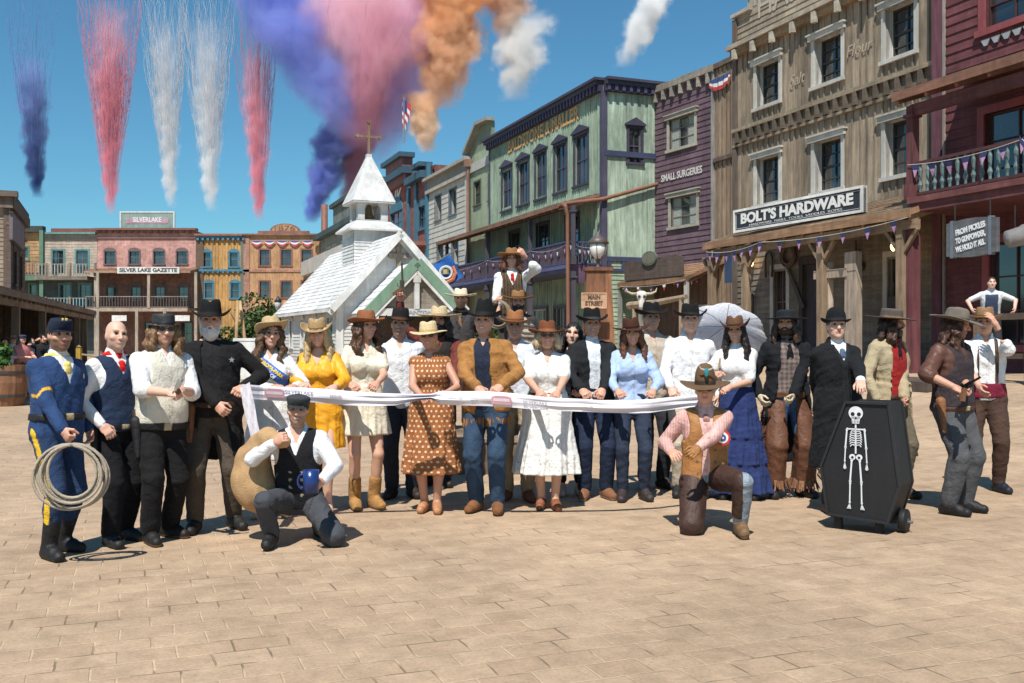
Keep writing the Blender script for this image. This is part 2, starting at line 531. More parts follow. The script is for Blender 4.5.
def window(root, M, h, tc, sc, trim=0.11, hood=None, nx=2, nz=2, depth=0.13, sill=True, mt='paint', proud=0.05, name='window', curtain=None):
 a, b, lo, hi = h
 mb = MB(M)
 mb.box(a - trim, a, -proud, depth * .4, lo, hi, jit(tc, .05)); mb.box(b, b + trim, -proud, depth * .4, lo, hi, jit(tc, .05))
 if hood == 'ped':
  mb.box(a - trim, b + trim, -proud, depth * .4, hi, hi + trim, tc)
  x = (a + b) / 2; e = trim * 1.7
  mb.prism([(a - e, hi + trim), (b + e, hi + trim), (b + e, hi + trim + .07), (x, hi + trim + .36), (a - e, hi + trim + .07)], -proud - .09, 0.0, jit(tc, .1))
 elif hood == 'arch':
  n = 7; R = (b - a) / 2 + trim; x = (a + b) / 2; rise = (b - a) * .28
  pts = [(x - R, hi)] + [(x + R * math.cos(math.pi * (1 - i / n)), hi + .04 + (rise + trim * .6) * math.sin(math.pi * i / n)) for i in range(n + 1)] + [(x + R, hi)]
  mb.prism(pts, -proud - .03, 0.02, tc)
 elif hood == 'flat':
  mb.box(a - trim * 1.5, b + trim * 1.5, -proud - .08, 0.02, hi, hi + trim * 1.1, jit(tc, .05))
  mb.box(a - trim * 1.8, b + trim * 1.8, -proud - .13, 0.02, hi + trim * 1.1, hi + trim * 1.45, jit(tc, .08))
 else:
  mb.box(a - trim, b + trim, -proud, depth * .4, hi, hi + trim, jit(tc, .05))
 s = 0.05
 y0, y1 = depth - .05, depth + .01
 mb.box(a, a + s, y0, y1, lo, hi, sc); mb.box(b - s, b, y0, y1, lo, hi, sc)
 mb.box(a + s, b - s, y0, y1, hi - s, hi, sc); mb.box(a + s, b - s, y0, y1, lo, lo + s, sc)
 for i in range(1, nx):
  x = a + (b - a) * i / nx; mb.box(x - .017, x + .017, y0 + .01, y1, lo + s, hi - s, sc)
 for i in range(1, nz):
  z = lo + (hi - lo) * i / nz; k = .03 if i * 2 == nz else .016
  mb.box(a + s, b - s, y0 + .006, y1 - .004, z - k, z + k, sc)
 wo = mb.build(name, mt, root)
 g = MB(M)
 tl = RNG.uniform(-.012, .012)
 g.poly([(a, depth + tl, lo), (b, depth - tl, lo), (b, depth - tl + .004, hi), (a, depth + tl + .004, hi)], (0.02, 0.02, 0.02))
 g.build('pane', 'glass', wo)
 if sill:
  q = MB(M); q.box(a - trim * 1.3, b + trim * 1.3, -proud - .06, depth * .4, lo - trim * .8, lo, jit(tc, .08)); q.build('sill', mt, wo)
 if curtain:
  q = MB(M)
  for sx in (0, 1):
   n = 8; w = (b - a) * .34
   xa = a + .03 if sx == 0 else b - .03 - w
   for i in range(n):
    p = xa + w * i / n; r = xa + w * (i + 1) / n
    yy = depth - .018 - .006 * (i % 2)
    q.poly([(p, yy, lo + .05), (r, depth - .018 - .006 * ((i + 1) % 2), lo + .05), (r, depth - .018 - .006 * ((i + 1) % 2), hi - .05), (p, yy, hi - .05)], curtain)
  q.build('curtain', 'fabric', wo)
 return wo

def shell(root, L, D, z0, z1, col, mt='wood', y0=0.46, name='side_wall'):
 mb = MB()
 mb.box(0.02, L - 0.02, y0, D, z0, z1 - 0.06, col)
 return mb.build(name, mt, root)

def railing(root, M, x0, x1, y, z, h, rc, pc, step=0.16, pw=0.035, name='railing', fancy=False):
 mb = MB(M)
 mb.box(x0, x1, y - .04, y + .04, z + h - .07, z + h, rc)
 mb.box(x0, x1, y - .03, y + .03, z + .06, z + .13, rc)
 n = max(1, int((x1 - x0) / step))
 for i in range(n):
  x = x0 + (i + .5) * (x1 - x0) / n; c = jit(pc, .12)
  if fancy:
   mb.lathe([(pw * .55, 0), (pw * .55, .1 * h), (pw, .2 * h), (pw * .5, .32 * h), (pw * .85, .6 * h), (pw * .45, .7 * h), (pw * .6, .8 * h)], c, (x, y, z + .12), 6)
  else:
   mb.box(x - pw / 2, x + pw / 2, y - pw / 2, y + pw / 2, z + .13, z + h - .07, c)
 return mb.build(name, 'paint', root)

def post(root, M, x, y, z0, z1, w, col, mt='wood', name='post', cap=True):
 mb = MB(M)
 mb.box(x - w / 2, x + w / 2, y - w / 2, y + w / 2, z0, z1, col)
 if cap:
  mb.box(x - w * .75, x + w * .75, y - w * .75, y + w * .75, z1 - .28, z1 - .2, jit(col, .1))
  mb.box(x - w * .7, x + w * .7, y - w * .7, y + w * .7, z0, z0 + .35, jit(col, .1))
 return mb.build(name, mt, root)

def lean_roof(root, x0, x1, yf, zf, yb, zb, col, edge, name='porch_roof', t=.12, shingle=.28, var=.2):
 """sloping porch roof of boards with rafters and a fascia"""
 mb = MB()
 n = max(1, int(math.hypot(yb - yf, zb - zf) / shingle))
 for i in range(n):
  a, b = i / n, (i + 1) / n
  ya, yb_, za, zb_ = yf + (yb - yf) * a, yf + (yb - yf) * b, zf + (zb - zf) * a, zf + (zb - zf) * b
  x = x0
  while x < x1 - 1e-3:
   xe = min(x1, x + RNG.uniform(.5, 1.1)); c = jit(col, var); d = RNG.uniform(0, .012)
   mb.poly([(x, ya, za + .035 + d), (xe, ya, za + .035 + d), (xe, yb_, zb_ + .005), (x, yb_, zb_ + .005)], c)
   mb.poly([(x, ya, za), (xe, ya, za), (xe, ya, za + .035 + d), (x, ya, za + .035 + d)], c)
   x = xe
 u = jit(edge, .1)
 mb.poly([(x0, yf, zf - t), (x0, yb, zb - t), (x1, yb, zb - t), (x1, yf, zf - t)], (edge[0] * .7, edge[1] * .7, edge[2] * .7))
 mb.box(x0, x1, yf - .03, yf - .001, zf - t - .06, zf + .01, edge)
 for x in (x0, x1):
  mb.poly([(x, yf, zf - t), (x, yf, zf + .03), (x, yb, zb + .01), (x, yb, zb - t)], u)
 k = int((x1 - x0) / .8)
 for i in range(k + 1):
  x = x0 + .1 + (x1 - x0 - .2) * i / max(1, k)
  mb.bar((x, yf + .05, zf - t - .07), (x, yb - .05, zb - t - .07), .08, .13, jit(edge, .15))
 return mb.build(name, 'wood_h', root)

def bunting(label, pts, n, cols, size=.3, drop=.12, group='strings of pennants'):
 """a string of small pennants between points (world space)"""
 pts = [Vector(p) for p in pts]
 o = MB(); P = []
 m = len(pts) - 1
 for i in range(m):
  for k in range(12):
   t = k / 12
   q = pts[i].lerp(pts[i + 1], t); q.z -= drop * 4 * t * (1 - t); P.append(q)
 P.append(pts[-1])
 o.tube(P, .008, (.5, .48, .45), 4)
 st = o.build('pennant_string', 'fabric')
 tag(st, label, 'bunting', group)
 for i in range(n):
  t = (i + .5) / n * (len(P) - 1); a = int(t); q = P[a].lerp(P[min(a + 1, len(P) - 1)], t - a)
  d = (P[min(a + 1, len(P) - 1)] - P[a]).normalized()
  s = size * RNG.uniform(.85, 1.1); sw = RNG.uniform(-.06, .06)
  nrm = Vector((d.y, -d.x, 0)).normalized() if abs(d.z) < .99 else Vector((0, -1, 0))
  c1, c2 = cols[i % len(cols)]
  L, R_, B = q - d * s * .42, q + d * s * .42, q + Vector((0, 0, -s)) + nrm * sw
  L2, R2 = L.lerp(B, .42), R_.lerp(B, .42)
  fl = MB(); fl.poly([L, R_, R2, L2], c1); fl.poly([L2, R2, B], c2); fl.build('pennant', 'fabric', st)
 return st

NAVY, LILAC, REDC, WHT = (.035, .045, .12), (.45, .25, .42), (.45, .05, .06), (.75, .73, .72)
GRP = 'buildings round the square'

# ---- hardware store, board and batten
def hardware_store():
 F = row_frame(736.5)
 L = F.s_at(946)
 r = thing('hardware_store', 'tall weathered board-and-batten hardware store with white window frames', 'building', (*F.O, 0), F.rz, GRP)
 Z0, ZT = 0.6, 11.55
 tan = (.305, .245, .180)
 hs = []
 for a, b in ((757, 779.5), (815, 842), (886, 915)):
  sa, sb = F.s_at(a), F.s_at(b)
  hs.append((sa, sb, 6.1, 7.62)); hs.append((sa, sb, 9.32, 10.72))
 mb = MB(); siding(mb, 0.1, L, 5.2, ZT, hs, 'vert', tan, .3, .26, batten=(.255, .20, .145), reveal=.3, rc=(.62, .6, .55))
 mb.build('upper_wall', 'wood', r)
 cr = (.30, .28, .245)
 for h in hs:
  window(r, None, h, (.50, .485, .44), (.05, .05, .05), .14, 'flat', 2, 4, depth=.3)
 # corner board and cornices
 q = MB()
 q.box(-.12, .1, -.1, .3, .6, 12.6, (.13, .1, .08))
 q.build_each('corner_board', 'wood', r)
 q = MB()
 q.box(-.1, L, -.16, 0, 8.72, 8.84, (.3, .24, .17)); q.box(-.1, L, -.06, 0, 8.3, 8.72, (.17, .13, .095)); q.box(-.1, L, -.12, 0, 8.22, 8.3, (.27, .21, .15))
 x = .15
 while x < L - .1:
  q.box(x, x + .14, -.17, -.061, 8.34, 8.715, jit((.12, .095, .07), .2)); x += .42
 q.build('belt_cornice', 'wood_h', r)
 q = MB()
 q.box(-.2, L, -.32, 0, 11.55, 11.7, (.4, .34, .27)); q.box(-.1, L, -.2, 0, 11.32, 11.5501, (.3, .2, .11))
 x = .2
 while x < L:
  q.box(x, x + .16, -.34, -.201, 11.16, 11.49, (.42, .38, .31)); x += 1.05
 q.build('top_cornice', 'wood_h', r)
 # parapet of horizontal boards with a rounded rise
 q = MB(); siding(q, 0, L, 11.7, 12.7, [], 'clap', (.33, .27, .2), .2, .14); q.box(0, L, .03, .2, 11.7, 12.7, (.28, .23, .17))
 n = 16; cx, RX, RZ = L / 2, L / 2 - .9, 1.9
 pts = [(cx - RX, 12.7)] + [(cx - RX * math.cos(math.pi * i / n), 12.75 + RZ * math.sin(math.pi * i / n) ** .6) for i in range(n + 1)] + [(cx + RX, 12.7)]
 q.prism(pts, .0, .2, (.33, .27, .2))
 for z in (12.9, 13.15, 13.4, 13.65, 13.9):
  q.box(cx - RX * .85, cx + RX * .85, -.02, -.002, z, z + .03, (.2, .16, .12))
 q.box(-.15, .95, -.15, .25, 12.68, 12.8, (.45, .41, .35))
 for i in range(n):
  q.bar((pts[1 + i][0], .05, pts[1 + i][1] + .05), (pts[2 + i][0], .05, pts[2 + i][1] + .05), .5, .12, (.45, .41, .35))
 q.build('parapet', 'wood_h', r)
 text('HARDWARE', 1.15, (.44, .395, .33), r, (L * .5, -.035, 12.62), width=L * .72)
 # small painted words between the windows
 text('Salt', .5, (.40, .335, .26), r, (F.s_at(798), -.05, 9.75), rot=(rad(90), 0, 0), shear=.2)
 text('Flour', .5, (.40, .335, .26), r, (F.s_at(860), -.05, 9.95), rot=(rad(90), 0, 0), shear=.2)
 shell(r, L, 8, Z0, 12.5, (.2, .15, .1))
 # recessed shop front below, clapboard colour darkened for the porch shade
 d0, d1 = F.s_at(770), F.s_at(790)
 holes = [(F.s_at(774), F.s_at(787), .75, 3.9), (F.s_at(804), F.s_at(818), .75, 3.95), (F.s_at(888), F.s_at(906), 1.7, 3.9)]
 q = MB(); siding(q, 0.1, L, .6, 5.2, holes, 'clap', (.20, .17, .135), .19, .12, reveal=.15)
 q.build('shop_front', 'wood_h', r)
 window(r, None, holes[0], (.45, .43, .4), (.16, .1, .07), .16, None, 2, 3, name='glazed_door', sill=False)
 window(r, None, holes[2], (.45, .43, .4), (.2, .18, .16), .16, None, 2, 2)
 q = MB(); h = holes[1]
 q.box(h[0], h[1], .06, .12, h[2], h[3], (.07, .06, .075)); q.box(h[0] - .18, h[0], -.06, .1, h[2], h[3], (.06, .05, .05)); q.box(h[1], h[1] + .18, -.06, .1, h[2], h[3], (.06, .05, .05))
 q.box(h[0] - .2, h[1] + .2, -.06, .1, h[3], h[3] + .25, (.06, .05, .05))
 q.build('side_door', 'wood', r)
 # porch: deck, roof, posts
 yf = -2.7
 xl, xr = F.s_at(703, yf), F.s_at(911, yf)
 lean_roof(r, xl, xr, yf, 4.62, -.06, 5.5, (.27, .185, .12), (.3, .175, .1))
 q = MB(); q.box(xl + .2, xr, yf + .15, -.01, .3, .72, (.22, .16, .11)); q.box(xl + .4, xr, yf + .1, yf + .28, 4.2, 4.42, (.28, .19, .12)); q.build('porch_deck', 'wood_h', r)
 for p in (712, 746, 822, 902):
  s = F.s_at(p, yf + .2); post(r, None, s, yf + .2, .72, 4.2, .2, (.27, .19, .125), cap=False)
  q = MB(); q.bar((s, yf + .2, 3.6), (s + .5, yf + .2, 4.2), .09, .09, (.25, .17, .11)); q.bar((s, yf + .2, 3.6), (s - .5, yf + .2, 4.2), .09, .09, (.25, .17, .11)); q.build('brace', 'wood', r)
 # things on the wall (own objects)
 def w(s, y, z): return F.w(s, y, z)
 hung = []
 def ring(p, y, z, R, label, name='cart_wheel', cat='wheel'):
  m = MB(); s = F.s_at(p)
  m.tube([(R * math.cos(t), 0, R * math.sin(t)) for t in [2 * math.pi * k / 20 for k in range(21)]], .045, (.09, .065, .05), 6, False)
  m.tube([(R * .78 * math.cos(t), 0, R * .78 * math.sin(t)) for t in [2 * math.pi * k / 20 for k in range(21)]], .05, (.12, .085, .06), 6, False)
  o = m.build(name, 'wood'); o.location = w(s, -.1, z); o.rotation_euler.z = F.rz
  tag(o, label, cat, None)
 ring(790.5, 0, F.z_at(790.5, 254), .36, 'dark round horse collar hung over the glazed shop door', 'horse_collar', 'collar')
 # hand tools
 for i, (p, zp, kind, lab) in enumerate(((797, 286, 'saw', 'long dark two-man saw hung beside the dark side door'), (771, 262, 'shoe', 'small iron hook hung beside the left porch post'),
           (752, 300, 'shoe', 'tall iron ox bow hung left of the glazed door'), (905, 290, 'pan', 'cluster of iron pans hung on the wall behind the red post'),
           (858, 262, 'pan', 'iron pans hung over the rough porch screen'))):
  m = MB(); s = F.s_at(p); z = F.z_at(p, zp)
  dk = (.06, .05, .045)
  if kind == 'saw':
   m.prism([(-.45, .7), (-.38, .75), (.5, -.6), (.35, -.72)], -.02, 0, dk)
  elif kind == 'shoe':
   m.tube([(-.16 * 1.0, 0, -.45), (-.19, 0, .1), (-.13, 0, .3), (0, 0, .38), (.13, 0, .3), (.19, 0, .1), (.16, 0, -.45)], .035, dk, 6)
  else:
   for k in range(4):
    a = (RNG.uniform(-.5, .5), 0, RNG.uniform(-.6, .6)); R = RNG.uniform(.13, .24)
    m.prism([(a[0] + R * math.cos(t), a[2] + R * math.sin(t)) for t in [2 * math.pi * j / 14 for j in range(14)]], -.08, -.0, jit(dk, .3))
    m.bar((a[0], -.03, a[2] + R), (a[0], -.03, a[2] + R + .35), .04, .03, dk)
  o = m.build({'saw': 'crosscut_saw', 'shoe': 'ox_bow', 'pan': 'iron_pans'}[kind], 'iron'); o.location = w(s, -.09, z); o.rotation_euler.z = F.rz
  tag(o, lab, {'saw': 'saw', 'shoe': 'tool', 'pan': 'pans'}[kind])
 # wall lamps with glowing bulbs
 for p, yy, yo, lab in ((755.5, 262, -.06, 'lit wall lantern on the pale boards left of the porch post'), (898, 246, -.5, 'lit hanging lantern under the porch beside the red post')):
  m = MB(); m.lathe([(.02, .5), (.1, .42), (.11, .38), (.08, .37)], (.05, .04, .04), (0, -.16, 0), 8); m.bar((0, -.16, .5), (0, -.16, .62), .03, .03, (.05, .04, .04)); m.bar((0, -.17, .62), (0, .04, .62), .03, .03, (.05, .04, .04))
  o = m.build('wall_lantern', 'iron'); s = F.s_at(p, yo); z = F.z_at(p, yy, yo)
  o.location = w(s, yo, z - .2); o.rotation_euler.z = F.rz
  b = MB(); b.lathe([(.015, .1), (.06, .15), (.075, .22), (.05, .31), (.03, .36)], (1, .6, .2), (0, -.16, 0), 10); b.build('bulb', 'bulb', o, True)
  tag(o, lab, 'lantern', 'lit porch lanterns')
 # rough timber screen in front of the door
 yb = -2.3
 m = MB(); s0, s1 = F.s_at(826, yb), F.s_at(853, yb); zt = F.z_at(840, 276, yb)
 gr = (.40, .32, .25)
 m.box(s0 - .1, s0 + .2, -.08, .08, .72, zt + .42, jit(gr, .1)); m.box(s1 - .2, s1 + .22, -.1, .1, .72, zt + .62, jit(gr, .1)); m.box(s0 - .35, s1 - .1, -.13, .11, zt, zt + .22, jit(gr, .1))
 m.box(s0 + .2, s1 - .2, -.02, .02, .72, 1.9, (.12, .1, .09))
 o = m.build('timber_screen', 'wood'); o.location = w(0, yb, 0); o.rotation_euler.z = F.rz
 tag(o, 'rough grey timber frame standing on the hardware porch', 'frame')
 # shop sign on the porch roof
 A = px(734, 231.5, 29.9); B = px(863.5, 211, 25.0)
 G = Frame((A.x, A.y), (B.x - A.x, B.y - A.y)); Ls = (Vector((B.x, B.y)) - Vector((A.x, A.y))).length
 zb = (A.z + B.z) / 2; Hs = .68
 sg = thing('shop_sign', "long black shop sign reading BOLT'S HARDWARE in a white frame", 'sign', (A.x, A.y, zb), G.rz)
 m = MB(); m.box(0, Ls, 0, .1, 0, Hs, (.028, .034, .045)); m.build('board', 'paint', sg)
 m = MB()
 for t, c, y in ((.07, (.72, .72, .7), -.04), ):
  m.box(0, Ls, y, .12, 0, t, c); m.box(0, Ls, y, .12, Hs - t, Hs, c); m.box(0, t, y, .12, t, Hs - t, c); m.box(Ls - t, Ls, y, .12, t, Hs - t, c)
 m.build('frame', 'paint', sg)
 m = MB(); c = (.6, .6, .6); e = .11
 m.box(e, Ls - e, -.006, 0, e, e + .012, c); m.box(e, Ls - e, -.006, 0, Hs - e - .012, Hs - e, c); m.box(e, e + .012, -.006, 0, e, Hs - e, c); m.box(Ls - e - .012, Ls - e, -.006, 0, e, Hs - e, c)
 m.build('inner_line', 'paint', sg)
 text("BOLT'S HARDWARE", .40, (.72, .72, .70), sg, (Ls / 2, -.01, Hs * .55), width=Ls * .87, bold=.018)
 text('HARDWARE  NAILS  TOOLS  SADDLES  ROPES', .085, (.6, .6, .58), sg, (Ls / 2, -.01, .165), width=Ls * .72)
 bunting("navy and pink pennants strung under the hardware porch roof", [w(F.s_at(706, yf - .06), yf - .06, 4.36), w(F.s_at(760, yf - .06), yf - .06, 4.4), w(F.s_at(907, yf - .06), yf - .06, 4.44)], 13, [(NAVY, LILAC)], .32)

hardware_store()

# ---- narrow brown house and purple house, set back
def purple_house():
 O = Vector((5.72 * 1.121, 39.84 * 1.121)); O = px(655, 340, 44.66)
 F = Frame((O.x, O.y), (.515, -1)); L = F.s_at(713.5)
 r = thing('purple_house', 'narrow purple clapboard house lettered for small surgeries', 'building', (*F.O, 0), F.rz, GRP)
 zt = F.z_at(713, 71)
 hs = []
 for a, b, t, bt in ((669.5, 695, 116, 149), (671, 697, 194, 226)):
  hs.append((F.s_at(a), F.s_at(b), F.z_at(a, bt), F.z_at(a, t + 3)))
 q = MB(); siding(q, -.9, L, .5, zt, hs, 'clap', (.128, .080, .102), .24, .12); q.build('wall', 'wood_h', r)
 for h in hs: window(r, None, h, (.36, .34, .28), (.2, .18, .15), .15, 'flat', 3, 3, curtain=(.3, .33, .3))
 q = MB(); q.box(-.9, L + .1, -.2, .3, zt, zt + .28, (.26, .23, .19))
 x = 0.1
 while x < L: q.box(x - .9 + .9, x + .16, -.19, -.001, zt - .42, zt, (.3, .27, .23)); x += .62
 q.build('cornice', 'wood_h', r)
 q = MB(); q.box(L - .1, L + .06, -.06, .2, .5, zt, (.3, .29, .27)); q.build_each('corner_board', 'wood', r)
 shell(r, L, 7, .5, zt, (.12, .07, .1))
 s = (F.s_at(662) + F.s_at(703)) / 2
 text('SMALL SURGERIES', .42, (.55, .52, .5), r, (s, -.045, F.z_at(682, 173)), width=F.s_at(703) - F.s_at(662), bold=.012)
 # little shop porch
 yf = -2.0
 x0, x1 = F.s_at(618, yf), F.s_at(686, yf)
 zf = F.z_at(650, 279, yf)
 lean_roof(r, x0, x1, yf, zf, -.06, zf + .75, (.3, .18, .11), (.27, .15, .085))
 x2 = F.s_at(713, -.7)
 q = MB(); siding(q, -.85, L, .5, zf + .2, [(F.s_at(694), F.s_at(707), .6, 3.0)], 'vert', (.16, .105, .08), .25, .2); o = q.build('shop_front', 'wood', r); o.location.y = -.06
 window(r, Matrix.Translation((0, -.06, 0)), (F.s_at(694), F.s_at(707), .6, 3.0), (.5, .48, .42), (.5, .48, .42), .12, None, 2, 4, name='glazed_door', sill=False)
 for p in (620, 641, 686.5):
  s = F.s_at(p, yf + .1); post(r, None, s, yf + .1, .5, zf - .2, .15, (.5, .48, .43) if p > 680 else (.3, .3, .27), cap=False)
 # curved sign board with oval
 a, b = F.s_at(625, yf), F.s_at(683, yf); z0, z1 = F.z_at(650, 277, yf), F.z_at(650, 256, yf)
 sg = thing('carved_sign', 'dark brown board sign with a green oval over the small shop porch', 'sign', F.w(a, yf, z0), F.rz)
 w_ = b - a; h_ = z1 - z0
 m = MB(); n = 10
 pts = [(0, 0), (w_, 0)] + [(w_ * (1 - i / n), h_ * (.9 + .1 * math.cos((1 - i / n) * 7)) - (.12 if i in (0, n) else 0)) for i in range(n + 1)]
 m.prism(pts, -.03, .05, (.095, .07, .058)); m.build('board', 'wood_h', sg)
 m = MB(); cx = (F.s_at(651, yf) - a); ov = [(cx + .52 * math.cos(t), h_ * .95 + .3 * math.sin(t)) for t in [2 * math.pi * k / 24 for k in range(24)]]
 m.prism(ov, -.12, -.031, (.10, .14, .11)); ov2 = [(cx + .44 * math.cos(t), h_ * .95 + .23 * math.sin(t)) for t in [2 * math.pi * k / 24 for k in range(24)]]
 m.prism(ov2, -.13, -.121, (.16, .15, .11)); m.build('oval_plate', 'paint', sg)
 bunting('pale pennants strung under the small shop porch roof', [F.w(F.s_at(620, yf - .06), yf - .06, zf - .14), F.w(x1, yf - .06, zf - .1), F.w(F.s_at(708, -.7), -.7, zf + .45)], 10, [(NAVY, LILAC), (WHT, REDC)], .27)
 # cattle skull and log on posts
 yb = yf - .5
 s0, s1 = F.s_at(629, yb), F.s_at(686, yb); zz = F.z_at(650, 303, yb)
 m = MB(); m.tube([(s0, 0, zz), ((s0 + s1) / 2, 0, zz + .06), (s1, 0, zz + .22)], [.16, .13, .1], (.36, .27, .19), 8)
 m.tube([(s0 + .4, 0, .4), (s0 + .4, 0, zz)], .1, (.3, .22, .16), 8); m.tube([(s1 - .3, 0, .4), (s1 - .3, 0, zz + .15)], .1, (.3, .22, .16), 8)
 o = m.build('hitching_rail', 'wood'); o.location = F.w(0, yb, 0); o.rotation_euler.z = F.rz; tag(o, 'rough log rail in front of the small purple shop', 'rail')
 m = MB(); sk = (.72, .70, .66)
 m.lathe([(.06, -.42), (.12, -.36), (.13, -.15), (.2, .05), (.24, .16), (.2, .28), (.08, .33)], sk, (0, 0, 0), 12, .55)
 for sx in (-1, 1):
  m.tube([(sx * .18, 0, .2), (sx * .42, 0, .2), (sx * .62, 0, .3), (sx * .66, 0, .46)], [.07, .06, .045, .012], (.5, .42, .32), 8)
  m.lathe([(.0, -.07), (.06, -.03), (.06, .03), (.0, .07)], (.04, .035, .03), (sx * .11, -.115, .08), 8, .5)
 p = F.w(F.s_at(641.5, yb - .25), yb - .25, 0); o = m.build('cattle_skull', 'paint', None, True); o.location = (p.x, p.y, F.z_at(641.5, 297, yb - .25)); o.scale = (.95, .95, .95); tag(o, 'white horned cattle skull mounted on the log rail', 'skull')
 return F, L

PF, PL = purple_house()

def brown_house():
 e = PF.w(PL + .08, 0.02)
 F = Frame((e.x, e.y), (KX, -1)); L = F.s_at(737.5) + .4
 r = thing('brown_house', 'very narrow brown plank house squeezed beside the hardware store', 'building', (*F.O, 0), F.rz, GRP)
 zt = F.z_at(720, 66)
 q = MB(); siding(q, 0, L, .5, zt, [], 'vert', (.29, .21, .145), .28, .25, batten=(.2, .145, .1)); q.build('wall', 'wood', r)
 q = MB(); q.box(-.05, L, -.12, .2, zt, zt + .2, (.16, .12, .09)); q.build('cornice', 'wood_h', r)
 shell(r, L, 7, .5, zt, (.15, .11, .08))
 q = MB(); q.box(0, L, -.12, 0, F.z_at(720, 160), F.z_at(720, 156), (.14, .1, .08)); q.build('belt', 'wood_h', r)
 # swag of bunting
 m = MB(); R = .75
 for k, (c, a, b) in enumerate((((.05, .08, .2), 0, .4), ((.65, .63, .62), .4, .7), ((.45, .05, .06), .7, 1.0))):
  n = 12
  for i in range(n):
   t0, t1 = math.pi * i / n, math.pi * (i + 1) / n
   f = lambda t, u: (R * (1 + u * .12) * math.cos(t), -.05 - .03 * math.cos(t * 12), -R * .7 * u * math.sin(t))
   m.poly([f(t0, a), f(t1, a), f(t1, b), f(t0, b)], c)
 s = F.s_at(722.5); o = m.build('fan_bunting', 'fabric'); o.location = F.w(s, -.1, F.z_at(722, 76)); o.rotation_euler.z = F.rz
 tag(o, 'striped red white and blue fan bunting on the narrow brown house', 'bunting')
 bw = MB(); bw.box(-.45, .45, -.03, .03, -.75, .75, (.03, .06, .12)); bo = bw.build('notice_board', 'paint'); p = F.w(F.s_at(735, -2.2), -2.2); bo.location = (p.x - .1, p.y, F.z_at(735, 260, -2.2)); bo.rotation_euler.z = F.rz
 tag(bo, 'dark blue notice board hanging at the end of the hardware porch', 'notice board')

brown_house()

